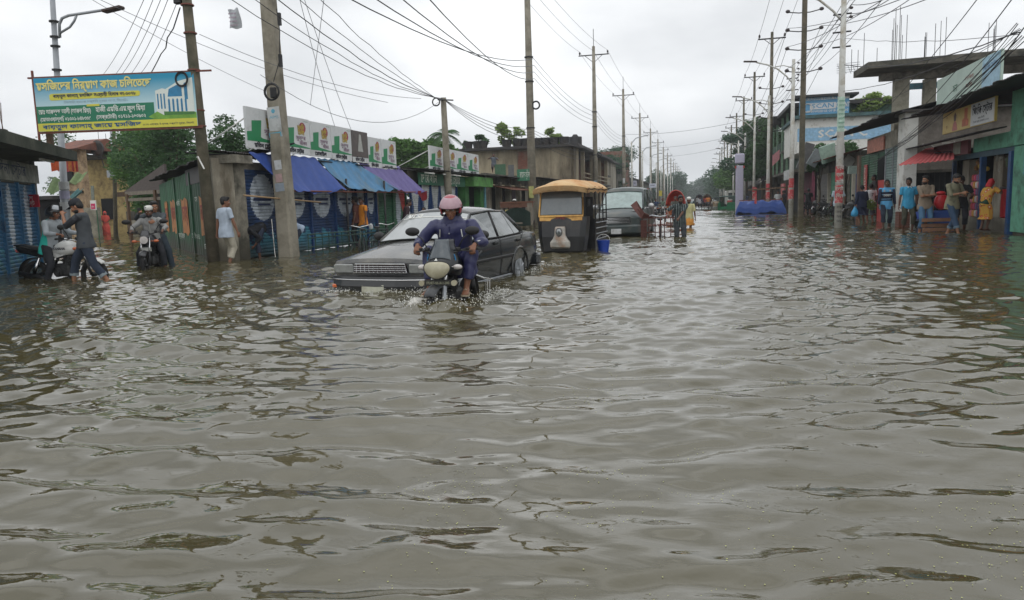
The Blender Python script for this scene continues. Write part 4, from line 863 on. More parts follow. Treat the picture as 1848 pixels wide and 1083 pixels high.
b = Vector((-11.72, 16.05, -.5)); lt = AX(335, -5, -12.9); lt = b + (lt - b) * 1.0;
lp = wthing('leaning_pole', 'leaning weathered brown pole at the corner of the green tin shop', 'pole', b)
ltop = AY(334, -30, 15.6)
mb = MB(); mb.tube([b, b.lerp(ltop, .5), ltop], [.15, .135, .105], 12); mb.build('shaft', M_poled, lp, smooth=True)
def lpt(py):
 t = (AY(352, py, 15.8).z - b.z) / (ltop.z - b.z); return b.lerp(ltop, t)
for py in (12, 62, 128, 200, 228): q = lpt(py); mb = MB(); mb.cyl(q, .15, .03, n=10); mb.build('strap', mat('rusty pipe', s2l((110, 62, 50)), .7), lp)
mb = MB(); mb.box(lpt(4) + Vector((-.2, -.05, 0)), (.18, .14, .14), bev=.02); mb.build('bracket', M_black, lp)
q = lpt(295); mb = MB(); mb.tube([q + Vector((-.02, -.17, .15)), q + Vector((.15, -.2, -.15))], .02, 5); mb.build('white_stub', M_wht, lp)
bL = AY(57, 138, 14.9); bR = AY(345, 134, 15.62); zb = (AY(65, 236, 14.9).z + AY(358, 234, 15.62).z) / 2; zt_ = (bL.z + bR.z) / 2
bb = wthing('billboard', 'blue and green banner board about building a mosque, fixed to the leaning pole', 'billboard', ((bL.x + bR.x) / 2, 15.3, zb))
Fb = Frame((bL.x, bL.y), (bR.x - bL.x, bR.y - bL.y)); Wb = (Vector((bR.x - bL.x, bR.y - bL.y, 0))).length + .06
if Fb.n.y > 0: Fb.flip()
Wb0 = .04; Hb = zt_ - zb - .03; ZB = zb + .03
def grad(key, a, b_, z0, z1):
 m = bpy.data.materials.new(key); m.use_nodes = True; t = m.node_tree; p = t.nodes['Principled BSDF']; g = N(t, 'ShaderNodeTexCoord'); s = N(t, 'ShaderNodeSeparateXYZ'); t.links.new(g.outputs['Object'], s.inputs[0])
 mr = N(t, 'ShaderNodeMapRange'); mr.inputs[1].default_value = z0; mr.inputs[2].default_value = z1; t.links.new(s.outputs[2], mr.inputs[0]); mx = N(t, 'ShaderNodeMix', data_type='RGBA'); t.links.new(mr.outputs[0], mx.inputs[0]); mx.inputs[6].default_value = s2l(a) + (1,); mx.inputs[7].default_value = s2l(b_) + (1,); t.links.new(mx.outputs[2], p.inputs[0]); p.inputs['Roughness'].default_value = .45; return m
M_sky = grad('banner print blue', (190, 218, 222), (16, 140, 176), Hb * .45, Hb * .95)
M_bgr = C('banner green', (24, 116, 84), .45, var=.05); M_byl = C('banner yellow', (206, 200, 72), .45, var=.05); M_bbl = C('banner navy', (28, 84, 128), .5); M_cream = C('banner cream', (226, 214, 130), .45, var=.04)
X = lambda u: Wb0 + (Wb - Wb0) * u; Z = lambda v: ZB + Hb * v
sheet = fbox(Fb, 'banner', M_sky, bb, (X(0), X(1), -.01, .01, ZB, ZB + Hb))
P = lambda pts, e, m, nm='printed_shape': fpoly(Fb, sheet, [(X(u), Z(v)) for u, v in pts], e, m, nm)
P([(0, .15), (.74, .15), (.74, .47), (0, .47)], .014, M_bgr, 'green_field'); P([(0, 0), (1, 0), (1, .15), (0, .15)], .015, M_byl, 'yellow_strip')
P([(.74, .15), (.7, .2), (.76, .3), (.86, .28), (1, .26), (1, .15)], .016, C('banner lawn', (110, 160, 60), .5), 'printed_lawn')
P([(.09, .59), (.105, .575), (.65, .6), (.66, .62), (.66, .68), (.65, .7), (.105, .7), (.09, .68)], .014, M_byl, 'yellow_pill'); P([(.32, .44), (.4, .44), (.4, .48), (.32, .48)], .0165, M_byl, 'yellow_tab')
M_bwhite = C('banner white', (216, 222, 214), .5, var=.05); M_bglass = C('banner glass', (40, 120, 160), .4)
P([(.755, .3), (.755, .68), (.8, .72), (.82, .7), (.9, .84), (.99, .9), (.99, .22), (.8, .22)], .017, M_bwhite, 'printed_mosque')
P([(.83, .56), (.84, .7), (.89, .77), (.92, .74), (.92, .56)], .0185, M_bglass, 'printed_window')
for i in range(5): u = .83 + i * .026; P([(u, .28), (u + .012, .28), (u + .012, .5), (u + .006, .53), (u, .5)], .0185, M_bglass, 'printed_window')
for i in range(3): u = .764 + i * .02; P([(u, .34), (u + .009, .34), (u + .009, .62), (u, .62)], .0185, M_bglass, 'printed_window')
P([(.8, .22), (.99, .22), (.99, .27), (.8, .29)], .019, C('hedge print', (70, 120, 60), .6), 'printed_hedge'); P([(.935, .5), (.955, .5), (.955, .82), (.935, .8)], .0185, M_bglass, 'printed_window')
T = lambda s, u, v, sz, m, w, e=.022, **k: ftext(Fb, sheet, s, X(u), Z(v), e, Hb * sz, m, w=(Wb - Wb0) * w, **k)
T('মসিজেদর িনর্মাণ কাজ চিলেতেছ', .375, .835, .21, M_cream, .72, bold=.012); T('বায়তুল ফালাহ্ মসিজদ সঞ্চয়ী িহসাব নং-৩০৭৮', .375, .65, .085, M_navyink, .52, bold=.004)
T('ইসলামী ব্যাংক দক্ষিণ সুরমা শাখা, িসেলট।', .38, .53, .06, C('faint print', (150, 172, 180), .6), .4)
T('েমাঃ আকদ্দছ আলী (আকল িময়া)', .18, .36, .12, M_bwhite, .33, bold=.005); T('(েমাতাওয়াল্লি) ০১৩০১-৮৪৮৩৩৫', .18, .22, .1, M_bwhite, .32, bold=.004)
T('হাজী এমিড.এম.ফুল িময়া', .53, .37, .13, M_bwhite, .31, bold=.005); T('(েসক্রেটারী) ০১৭১১-১৬০৯০২', .53, .23, .1, M_bwhite, .31, bold=.004)
T('বায়তুল ফালাহ্ জােম মসিজদ', .34, .075, .11, M_bbl, .62, bold=.006); T('২৫নং ওয়ার্ড, ই ব্লক, দক্ষিণ সুরমা, িসেলট', .82, .06, .045, M_navyink, .32)
fbox(Fb, 'frame_rail', mat('rusty pipe', s2l((110, 62, 50)), .7), bb, (-.12, Wb + .42, -.05, -.012, zb + Hb + .03, zb + Hb + .07), (0, Wb + .1, -.05, -.012, zb - .02, zb + .028), (-.02, .02, -.055, -.013, zb - .35, zb + Hb + .22))
fbox(Fb, 'prop', M_wood, bb, (.02, .14, -.35, -.25, 2.6, zb + .35))
mb = MB(); [mb.torus(lpt(145) + Vector((-.22, -.2, .0)), .14 + .012 * k, .008, 'y', 24, 5) for k in range(4)]; mb.build('cable_coil', M_black, bb)
base = G(123, 476); base.z = -.4; top = AY(94, -12, base.y)
sl = wthing('street_lamp', 'grey steel street lamp with a single arm behind the billboard', 'street lamp', base)
mb = MB(); mb.tube([base, base.lerp(top, .33), base.lerp(top, .332), top], [.115, .105, .085, .06], 14); mb.build('pole', M_galv, sl, smooth=True)
Yl = base.y - .1
mb = MB(); mb.tube([AY(108, 68, Yl), AY(107, 44, Yl), AY(112, 33, Yl), AY(124, 28, Yl), AY(188, 18, Yl)], .035, 8); mb.tube([AY(108, 60, Yl), AY(126, 49, Yl), AY(134, 38, Yl), AY(138, 28, Yl)], .028, 8); mb.build('arm', M_galv, sl, smooth=True)
a = AY(187, 19, Yl); c = AY(221, 15, Yl); mb = MB(); mb.box((a + c) / 2, ((c - a).length, .2, .075), rot=(0, -.1, 0), bev=.02); mb.build('lamp_head', M_tin, sl)
for py in (38, 66, 83, 126): q = base.lerp(top, (AY(105, py, base.y).z + .4) / (top.z + .4)); mb = MB(); mb.cyl(q, .115, .035, n=12); mb.build('strap', M_iron, sl)
for i, py in enumerate((335, 352, 372)): q = base.lerp(top, (AY(118, py, base.y).z + .4) / (top.z + .4)); mb = MB(); mb.cyl(q, .119, .2, n=14); mb.build('notice', (M_paper, C('lilac notice', (160, 158, 180), .8), M_paper)[i], sl)
for (px, py, tp_, w, lb, m) in ((208, 428, 225, .12, 'dark slender pole standing in the flooded lane', M_poled), (211, 424, 255, .07, 'thin grey pipe pole beside the lane pole', M_galv)):
 q = G(px, py); t = wthing('lane_pole', lb, 'pole', (q.x, q.y, -.4)); e = AY(px - (3 if w > .1 else 10), tp_, q.y); e = e + (e - q) * .12
 mb = MB(); mb.tube([(q.x, q.y, -.4), e], [w * 1.0, w * .75], 8); mb.build('shaft', m, t, smooth=True)
 if w < .1: mb = MB(); mb.tube([AY(205, 277, q.y), AY(240, 270, q.y)], .05, 5); mb.tube([AY(205, 281, q.y), AY(228, 272, q.y)], .04, 5); mb.build('arm', M_galv, t)
 else: mb = MB(); mb.box(AY(203, 314, q.y - .3), (.5, .3, .4)); mb.build('meter_box', M_galv, t)
base = Vector((-10.7, 31.3, -.5)); top = AY(800, 176, 30.6)
sp = wthing('service_pole', 'short leaning service pole beside the shorter advertising row', 'pole', base)
mb = MB(); mb.tube([base, base.lerp(top, .5), top], [.19, .16, .12], 10); mb.build('shaft', M_polec, sp, smooth=True)
mb = MB(); mb.tube([AY(790, 180, 30.4), AY(818, 181, 30.4)], .03, 5); mb.build('crossarm', M_iron, sp); mb = MB(); mb.torus(AY(787, 184, 30.4), .16, .03, 'y', 16, 6); mb.build('cable_coil', M_black, sp)
SPT = AY(799, 178, 30.5)
M_posts = ['white lamp pole with red poster bands nearest on the right', 'white lamp pole beside the dark concrete pole', 'white lamp pole rising from the blue covered heap', 'white lamp pole behind the blue covered heap', 'white lamp pole just right of the cloth covered column']
for i in range(12):
 Y = 28.8 + 14.3 * i; x = 4.85; lb = M_posts[i] if i < 5 else ORD[i - 5] + ' far white lamp pole past the cloth column, counted from the near end'
 t = thing('lamp_pole', lb, 'lamp pole', (x, Y, -.3), 0, 'white lamp poles on the right'); H = 8.7
 mb = MB(); mb.tube([(0, 0, 0), (0, 0, H * .5), (0, 0, H)], [.135, .115, .085], 12); mb.build('pole', M_polew, t, smooth=True)
 mb = MB(); mb.tube([(-.02, 0, H - 1.25), (-.35, 0, H - .85), (-.8, 0, H - .45), (-1.3, 0, H - .2), (-1.9, 0, H - .02)], .04, 7); mb.tube([(-.02, 0, H - .45), (-.5, 0, H - .28), (-.95, 0, H - .33)], .025, 6); mb.build('arm', M_polew, t, smooth=True)
 mb = MB(); mb.box((-2.2, 0, H + .04), (.7, .2, .07), rot=(0, .08, 0), bev=.02); mb.build('lamp_head', M_tin, t)
 if i < 4:
  for z, h in (((1.25, .42), (1.68, .2), (2.0, .55)) if i == 0 else ((1.4, .5), (2.0, .5))): mb = MB(); mb.cyl((0, 0, z + h / 2 - .05), .136, h, n=14); band = mb.build('poster_band', M_redband, t)
  if i == 0:
   for k, s_ in enumerate(('বন্যা', 'ত্রাণ', 'চাই', 'েভাট', 'িদন')): text(s_, .17, M_polew, basis((0, -.143, 2.45 - k * .25), (1, 0, 0)), t, .24, bold=.006)
   for k in range(4): text('িনউ', .1, M_ink, basis((0, -.142, 1.05 - k * .17), (1, 0, 0)), t, .16)
   mb = MB(); mb.cyl((0, 0, 4.3), .122, 1.2, n=14); mb.build('green_notice', C('pale green notice', (176, 200, 186), .8), t)
   for k in range(7): text('েযাগােযাগ', .1, C('green print', (60, 130, 100), .7), basis((0, -.128, 4.75 - k * .15), (1, 0, 0)), t, .2)
  for z in (6.6, 7.1, 7.7): mb = MB(); mb.tube([(-.34, 0, z), (.26, 0, z + .02)], .03, 5); mb.build('bracket', M_iron, t)
  for k in range(4): mb = MB(); mb.ell((.24, 0, 7.6 + .3 * k), (.07, .07, .05), 8, 5); mb.build('insulator', M_ins, t)
R_P = []
rn = ['tall dark concrete pole beside the second white lamp pole', 'crossarmed dark pole above the blue covered heap', 'crossarmed dark pole left of the dark green building', 'crossarmed dark pole behind the cloth covered column']
for i in range(10):
 Y = 45.5 + 19.5 * i if i else 45.5; x = 5.65
 t = thing('power_pole', rn[i] if i < 4 else ORD[i - 4] + ' distant dark power pole past the cloth column, counted from the near end', 'pole', (x, Y, -.3), 0, 'dark power poles on the right of the road'); H = 14.6 + (2 if i == 0 else 0)
 mb = MB(); mb.tube([(0, 0, 0), (0, 0, H * .5), (0, 0, H)], [.19, .16, .11], 10) if i else sq_pole(mb, (0, 0, 0), (0, 0, H), .30, .24); mb.build('shaft', M_poled, t, smooth=bool(i))
 pts = crossarm(t, (0, 0, H - .5), 1.05 if i else 1.0)
 for k in range(4 if i < 5 else 0):
  z = (8.4, 9.6, 10.6, 11.6)[k] if i == 0 else (6.8, 7.9, 9.0, 10.2)[k]
  mb = MB(); mb.tube([(-.85, 0, z + .05), (-.3, 0, z - .03), (.3, 0, z - .03), (.85, 0, z + .08)], .03, 5); o = mb.build('side_bracket', M_iron, t)
  for s_ in (-1, 1): mb = MB(); mb.ell((.88 * s_, 0, z + .1), (.13, .13, .1), 8, 5); mb.build('insulator', M_ins, o)
 R_P.append([Vector((x, Y, -.3)) + p for p in pts])
mb = MB(); mb.box((.45, -.1, 7.6), (.55, .45, .7), bev=.03); [o for o in [mb.build('transformer', M_iron, [c for c in COL.objects if c.name.startswith('power_pole') and abs(c.location.y - 65) < .1][0])]]
# ------------------------------------------------------------------ overhead wires
M_wire = C('wire', (40, 40, 44), .6); M_wirel = C('grey wire', (96, 98, 102), .6)
def wire(pts, label, group, r=.012, m=None, name='overhead_wire'):
 mb = MB(); mb.tube(pts, r, 4, cap=False); o = mb.build(name, m or M_wire, None); tag(o, label, 'wire', group); REBASE.append((o, Vector(pts[0]))); return o
def chain(ps, s):
 out = []
 for a, b_ in zip(ps[:-1], ps[1:]): out += sag(a, b_, s, 10)[:-1]
 return out + [Vector(ps[-1])]
for k in range(3):
 ps = [AY((860, 905, 980)[k], -60, 22)] + [LEFT_P[0][k] + Vector((0, 0, .0))] + [p[k] for p in LEFT_P[1:9]]
 wire(chain(ps, .35), ('outer', 'middle', 'inner')[k] + ' high wire running along the left pole line', 'high wires of the left poles', .014)
for k in range(4):
 z = 10.2 - .38 * k; ps = [AY(560 + 60 * k, -40, 13)] + [Vector((-9.5, 44.2 + 28.6 * i, z - .5)) for i in range(6)]
 wire(chain(ps, .6), ('topmost', 'second', 'third', 'lowest')[k] + ' of four slack wires crossing the sky to the first tall left pole', 'slack wires of the left poles', .016, M_wirel)
for k in range(3):
 ps = [AY(1480 + 60 * k, -70, 24)] + [p[k] for p in R_P]
 wire(chain(ps, .3), ('left', 'middle', 'right')[k] + ' high wire running along the dark right pole line', 'high wires of the right poles', .014)
for k in range(6):
 side = (-.88, .88)[k % 2]; zz = (8.4, 9.6, 10.6)[k // 2]
 ps = [AY(1590 + 45 * k, -60, 21 - k * .5), Vector((5.65 + side, 45.5, zz - .1))] + [Vector((5.65 + side, 65 + 19.5 * i, zz - 1.9)) for i in range(5)]
 wire(chain(ps, .3), 'bracket wire on the ' + ('road', 'shop')[k % 2] + ' side of the right poles, ' + ('lowest', 'middle', 'highest')[k // 2], 'bracket wires of the right poles', .013)
for k in range(4):
 ps = [AY(1700 + 30 * k, -80, 15), Vector((5.1, 28.8, 7.4 + .3 * k))] + [Vector((5.1, 28.8 + 14.3 * i, 7.2 + .3 * k)) for i in range(1, 6)]
 wire(chain(ps, .25), ('lowest', 'second', 'third', 'highest')[k] + ' insulated wire strung along the white lamp poles', 'wires of the lamp poles', .012, M_wirel)
for k in range(13):
 r_ = random.Random(k); e = AY(1838 + r_.uniform(-8, 14), 48 + r_.uniform(-10, 26), 15.5); s_ = (AX(1560 + 10 * k, 305 - 7 * k, 7.2) if k < 9 else Vector((4.9, 28.8, 3.9 + .9 * (k - 9))))
 wire(sag(s_, e, .12 + .05 * (k % 4), 16, .015, k), 'one of the dark cables bunching up to the upper right corner', 'dark cable bunch at the upper right', .006 + .003 * (k % 3), M_wire)
for k in range(3): e = AY(1848, 50 - 20 * k, 15); wire(sag(AX(1700 - 60 * k, 215, 7.4), e + Vector((0, 0, .6 * k)), .2, 14), ('lower', 'middle', 'upper')[k] + ' single cable rising alone toward the upper right corner', 'single cables at the upper right', .012)
for k, (tx, ty, bx) in enumerate(((268, -20, 172), (278, -5, 194), (293, -8, 205), (305, -6, 221), (318, 8, 236), (325, 14, 254))):
 s_ = AY(tx, ty, 15.8); e = AY(bx, 150, 26 - k); wire(sag(s_, e, .25, 12, .03 if k == 5 else 0, k), ('leftmost', 'second', 'third', 'fourth', 'fifth', 'thick rightmost')[k] + ' of the wires fanning down behind the billboard', 'wire fan behind the billboard', .008 + (.008 if k == 5 else 0))
for k in range(5):
 wire(sag(AY(380 + 38 * k, -25 - 6 * k, 14.5), SPT + Vector((0, 0, -.03 * k)), .45 - .05 * k, 18, .02, k), ('lowest', 'second', 'third', 'fourth', 'topmost')[k] + ' dark cable sweeping from the top left to the short service pole', 'cables to the service pole', .011 + .004 * (k == 2))
for k in range(4): wire(chain([SPT, Vector((-9.7, 44.0, 5.6 - .15 * k)), Vector((-9.7, 72.8, 6.4 - .3 * k)), Vector((-9.7, 101.4, 6.2))], .35 + .1 * k), ('top', 'second', 'third', 'bottom')[k] + ' telephone wire from the service pole along the left row', 'telephone wires on the left', .013)
for k, (x0, y0, x1, y1, s_) in enumerate(((150, -10, 480, 165, .1), (165, -8, 700, 185, .3), (360, 62, 760, 178, .3), (470, 135, 800, 178, .9), (540, -5, 608, 240, .15), (548, -5, 640, 250, .1), (585, -5, 560, 190, .0))):
 wire(sag(AY(x0, y0, 15 if k < 4 else 17), AY(x1, y1, 24 if k < 4 else 22), s_, 14), ('thin wire from the lamp arm to the concrete pole', 'long thin wire crossing behind the leaning pole', 'slack wire past the leaning pole to the service pole', 'deeply sagging wire above the advertising boards', 'steep drop wire left of the dark advertising board', 'steep drop wire landing on the dark advertising board', 'near vertical thin wire right of the concrete pole')[k], None, .007, M_wirel)
for k in range(3): wire(sag(Vector((-9.8, 101 + 28.6 * k, 10)), Vector((5.6, 84 + 19.5 * k, 9.5)), .5), ('near', 'middle', 'far')[k] + ' wire crossing the road sky between both pole lines', 'wires crossing the road', .018, M_wirel)
a = AY(422, 33, 14.5); mb = MB().grid(lambda u, v: a + Vector((-.13 + .27 * u + .03 * v, .04 * math.sin(u * 5 + v * 4), .19 - .4 * v + .012 * math.sin(u * 9))), 8, 10, .003)
st = wmesh(mb, 'hanging_sheet', C('plastic sheet', (172, 176, 180), .5, var=.12, scale=14), 'torn white printed sheet hanging from the wires at the top left', 'sheet', a)
for k in range(4): text('●● ●●● ●●', .05, M_bgrey, basis((a.x + .01 * k, a.y - .06, a.z + .08 - .08 * k), (1, .05, 0)), st, .17)
# ------------------------------------------------------------------ right side, from near to far
Fx = Frame((8.0, 0), (0, 1)).flip() if Frame((8.0, 0), (0, 1)).n.x > 0 else Frame((8.0, 0), (0, 1))
M_seag = mat('sea green plaster', s2l((98, 158, 132)), .85, var=.15, dirt=s2l((70, 104, 88)), dirt_amt=.4)
M_bpost = C('blue post paint', (28, 70, 116), .5, dirt=s2l((40, 50, 64)), dirt_amt=.4)
st = wthing('general_store', 'general store with blue posts and a yellow and white signboard at the right', 'shop', (8.6, 22, -.3))
fbox(Fx, 'step_wall', M_plaster, st, (22.5, 24.4, -.3, -.02, -.4, .42), (24.6, 27.0, -.3, -.02, -.4, .42), (18, 22.2, -.3, -.02, -.4, .1))
fbox(Fx, 'doorstep', M_conc, st, (22.45, 24.3, .0, .4, -.4, .08))
fbox(Fx, 'post', M_bpost, st, (24.42, 24.56, -.06, .08, -.3, 2.16), (22.24, 22.42, -.08, .1, -.3, 2.2), (26.95, 27.07, -.04, .06, -.3, 2.16))
fbox(Fx, 'lintel', C('blue lintel paint', (44, 76, 90), .6), st, (22.2, 27.1, -.05, .03, 2.16, 2.32))
fbox(Fx, 'pillar', M_plaster, st, (23.6, 24.3, -.5, -.2, .42, 2.16), (26.3, 26.9, -.5, -.2, .42, 2.16))
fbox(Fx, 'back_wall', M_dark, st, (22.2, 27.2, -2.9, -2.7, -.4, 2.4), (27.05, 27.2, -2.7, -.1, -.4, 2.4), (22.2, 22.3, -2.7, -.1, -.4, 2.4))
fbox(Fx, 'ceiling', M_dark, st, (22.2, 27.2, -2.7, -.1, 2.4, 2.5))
fbox(Fx, 'green_wall', M_seag, st, (18, 22.2, -.25, .05, .1, 2.3), (18, 25.2, -.2, .06, 2.325, 2.72))
fbox(Fx, 'upper_wall', M_seag, st, (18, 22.6, -.4, .02, 2.73, 3.75))
shutter(Fx, st, 18.4, 21.5, 1.55, 2.3, .06, [C('turquoise shutter', (78, 146, 160), .5, dirt=s2l((60, 100, 110)))], name='raised_shutter')
fbox(Fx, 'fascia', C('burgundy sign', (96, 38, 42), .6, var=.15), st, (25.2, 28.6, .12, .2, 2.3, 2.72)); fbox(Fx, 'fascia_emblem', C('pale emblem', (130, 136, 120), .6), st, (25.85, 26.5, .205, .215, 2.34, 2.69))
tin_sheet(Fx, 22.6, 29.8, .1, 2.86, .85, 2.74, seed=71, rag=.03).build('lower_awning', M_tindk, st)
tin_sheet(Fx, 17.5, 28.6, -2.2, 4.1, 1.15, 3.72, seed=72, rag=.05).build('roof', M_tindk, st)
sb = fbox(Fx, 'signboard', C('yellow printed board', (206, 176, 96), .45, var=.08), st, (22.75, 27.15, .3, .36, 3.02, 3.68))
fbox(Fx, 'white_panel', M_board, sb, (22.78, 24.55, .362, .372, 3.04, 3.66))
ftext(Fx, sb, 'িপংিক েস্টার', 23.65, 3.43, .378, .3, M_ink, w=1.5, bold=.006); ftext(Fx, sb, 'েপ্রাঃ িপংিক', 23.7, 3.22, .378, .07, M_ink, w=.5); ftext(Fx, sb, 'িসেলট েরাড, েমাবাইল ০১৭১১', 23.7, 3.13, .378, .07, M_ink, w=1.2)
fpoly(Fx, sb, [(25.7, 3.05), (26.2, 3.05), (26.12, 3.25), (26.0, 3.34), (25.9, 3.34), (25.78, 3.25)], .366, C('print rose', (190, 110, 100), .5)); fpoly(Fx, sb, [(25.86, 3.34), (26.04, 3.34), (26.08, 3.5), (25.95, 3.6), (25.82, 3.5)], .367, C('print brown', (90, 62, 50), .5))
fpoly(Fx, sb, [(24.75, 3.1), (25.3, 3.1), (25.3, 3.3), (25.12, 3.35), (25.12, 3.62), (24.85, 3.62), (24.85, 3.3), (24.75, 3.3)], .366, C('print orange', (196, 104, 62), .5)); ftext(Fx, sb, '৳৫', 26.7, 3.5, .37, .1, M_tred); ftext(Fx, sb, 'চা', 26.7, 3.2, .37, .16, M_tred)
ub = fbox(Fx, 'upper_board', C('pale green printed board', (168, 188, 176), .5, var=.12, scale=1.2), st, (21.9, 27.2, .5, .56, 3.85, 4.75)); fbox(Fx, 'blue_panel', C('pale blue print', (150, 186, 204), .5), ub, (21.95, 23.2, .562, .57, 3.87, 4.73))
ftext(Fx, ub, 'িপংিক েস্টার', 22.6, 4.45, .576, .2, C('blue print', (90, 130, 170), .6), w=1.0); ftext(Fx, ub, 'এখােন পাওয়া', 24.2, 4.4, .57, .16, M_tred, w=.7); ftext(Fx, ub, 'যায়', 24.2, 4.18, .57, .16, M_tred, w=.5); ftext(Fx, ub, 'চা', 25.4, 4.25, .57, .3, M_gsign, w=.4)
def goods(x, y, z, w, h, col, name, label, group, d=.12):
 mb = MB(); mb.box((x, y, z), (d, w, h), bev=min(w, h) * .2); return wmesh(mb, name, [C('goods %d %d %d' % col, col, .5)], label, 'goods', (x, y, z - h / 2), group)
rr = random.Random(3); cols = [(206, 120, 136), (190, 60, 100), (214, 206, 200), (178, 60, 60), (210, 150, 60), (120, 90, 130)]
for i in range(6):
 for j in range(4): goods(8.02 + .02 * (i % 2), 24.72 + .19 * j, .52 + .21 * i, .17, .2, cols[(i * 3 + j * 2) % 6], 'snack_packet', ('lowest', 'second', 'third', 'fourth', 'fifth', 'top')[i] + ' row of hanging packets, ' + ('nearest the blue post', 'second from the blue post', 'third from the blue post', 'farthest from the blue post')[j], 'snack packets hung beside the blue post')
for i, (y, z, s_, col, lb) in enumerate(((23.3, 1.85, .28, (70, 84, 54), 'green bunch of fruit'), (23.9, 1.95, .3, (130, 128, 118), 'grey bundle of plastic bags'), (23.0, 1.6, .22, (90, 56, 110), 'purple bunch of sachets'), (25.8, 1.9, .22, (150, 110, 70), 'brown bundle of sachets'), (25.4, 1.8, .2, (196, 160, 60), 'yellow bundle of snacks'), (22.9, 1.9, .2, (150, 156, 70), 'lime coloured bundle of snacks'))):
 mb = MB(); r2 = random.Random(i)
 for k in range(9): mb.ell((8.3 + r2.uniform(-.1, .1), y + r2.uniform(-s_, s_) * .6, z + r2.uniform(-s_, s_) * .7), s_ * r2.uniform(.22, .4), 8, 6)
 mb.tube([(8.3, y, z), (8.3, y, 2.4)], .01, 4); wmesh(mb, 'hanging_bundle', C('bundle %d' % i, col, .6, var=.4, scale=14), lb + ' hanging in the store opening', 'bundle', (8.3, y, z), 'bundles hanging in the store')
fz = wthing('drinks_freezer', 'red drinks freezer standing inside the store opening', 'freezer', (8.5, 23.0, .42)); mb = MB(); mb.b2((8.12, 22.55, .42), (8.7, 23.45, 1.22), .03); mb.build('cabinet', C('freezer red', (178, 34, 36), .35), fz)
mb = MB(); mb.b2((8.1, 22.53, 1.22), (8.72, 23.47, 1.28), .01); mb.build('lid', M_tindk, fz); mb = MB(); mb.cyl((8.115, 22.8, .85), .16, .01, 'x', 16); mb.build('emblem', M_lets, fz)
sc = wthing('weighing_scale', 'small white weighing scale on the store counter', 'scale', (8.3, 23.05, 1.28)); mb = MB(); mb.box((8.3, 23.05, 1.33), (.25, .22, .1), bev=.02); mb.build('body', M_wht, sc); mb = MB(); mb.cyl((8.3, 23.05, 1.41), .12, .02); mb.build('pan', M_galv, sc)
s2 = wthing('grey_hall', 'grey plastered building with dark gate bars and red awning', 'building', (9.0, 29, -.3))
xa = AY(1655, 232, 29.6).x
mb = MB(); mb.b2((xa, 29.6, 1.9), (15, 29.8, 4.05)); mb.build('side_wall', C('grey cement wall', (132, 126, 118), .9, bump=.3, dirt=s2l((110, 102, 94)), dirt_amt=.4), s2)
mb = MB(); mb.b2((xa, 29.75, -.4), (15, 29.9, 1.9)); mb.build('dark_recess', M_dark, s2)
mb = MB(); mb.b2((xa, 29.5, 1.88), (15, 29.62, 1.98)); mb.build('lintel', M_concd, s2)
for k in range(17): mb = MB(); mb.tube([(xa + .3 + .17 * k, 29.65, -.3), (xa + .3 + .17 * k, 29.65, 1.9)], .012, 4); mb.build('gate_bar', M_iron, s2)
mb = MB(); mb.b2((xa - .42, 29.45, -.4), (xa - .002, 30.4, 4.02)); mb.build('white_column', M_wht, s2)
text('১১ তারা', .5, C('faded paint', (176, 172, 164), .8), basis((xa + .9, 29.59, 2.75), (1, 0, 0)), s2, 1.5)
for k, y in enumerate((30.5, 31.65)): shutter(Fx, s2, y, y + 1.1, .0, 2.95, (8 - xa) + .25, [C('grey green shutter', (112, 132, 128), .5, var=.1, dirt=s2l((80, 92, 90)), dirt_amt=.3)], slat=.1)
fbox(Fx, 'shutter_post', M_galv, s2, (31.6, 31.65, (8 - xa) + .2, (8 - xa) + .3, 0, 2.95), (32.75, 32.85, (8 - xa) + .2, (8 - xa) + .3, 0, 2.95))
fbox(Fx, 'front_beam', M_conc, s2, (30.4, 36.6, (8 - xa) - .1, (8 - xa) + .22, 2.97, 3.6), (30.4, 33, (8 - xa), (8 - xa) + .2, -.4, -.02))
fbox(Fx, 'sign', mat('red and white sign', s2l((176, 112, 92)), .6, var=.4, scale=7), s2, (33.2, 36.2, (8 - xa) + .24, (8 - xa) + .3, 2.95, 3.5))
fbox(Fx, 'dark_doorway', M_dark, s2, (32.9, 34.9, (8 - xa) - .5, (8 - xa) - .4, -.3, 2.95)); fbox(Fx, 'red_panel', M_red, s2, (33.0, 34.9, (8 - xa) + .05, (8 - xa) + .1, .0, 1.75))
shutter(Fx, s2, 35.0, 36.6, 0, 2.95, (8 - xa) + .1, [M_gsh], slat=.1); shutter(Fx, s2, 36.7, 38.3, 0, 2.95, (8 - xa) + .1, [M_gsh], slat=.1)
vb = fbox(Fx, 'vertical_banner', C('red vertical banner', (176, 74, 68), .6), s2, (36.7, 37.3, (8 - xa) + .16, (8 - xa) + .19, .6, 2.5)); text('বাংলােদশ', .5, M_lets, Fx.M(37.0, (8 - xa) + .2, 1.55) @ Matrix.Rotation(math.pi / 2, 4, 'Z'), vb, 1.7)
fbox(Fx, 'brick_pier', M_brick, s2, (38.4, 38.8, (8 - xa), (8 - xa) + .2, -.3, 3.0))
tin_sheet(Fx, 29.3, 40, (8 - xa) - 2.5, 4.75, (8 - xa) + 1.2, 3.95, seed=74, rag=.05).build('roof', M_tindk, s2)
mb = MB(); mb.add([(xa - .6, 29.0, 4.06), (15, 29.0, 4.06), (15, 34, 4.5), (xa - .6, 34, 4.3), (xa - .6, 29.0, 4.0), (15, 29.0, 4.0), (15, 34, 4.44), (xa - .6, 34, 4.24)], [(0, 1, 2, 3), (7, 6, 5, 4), (0, 4, 5, 1), (1, 5, 6, 2), (2, 6, 7, 3), (3, 7, 4, 0)]); mb.build('side_roof', M_tindk, s2)
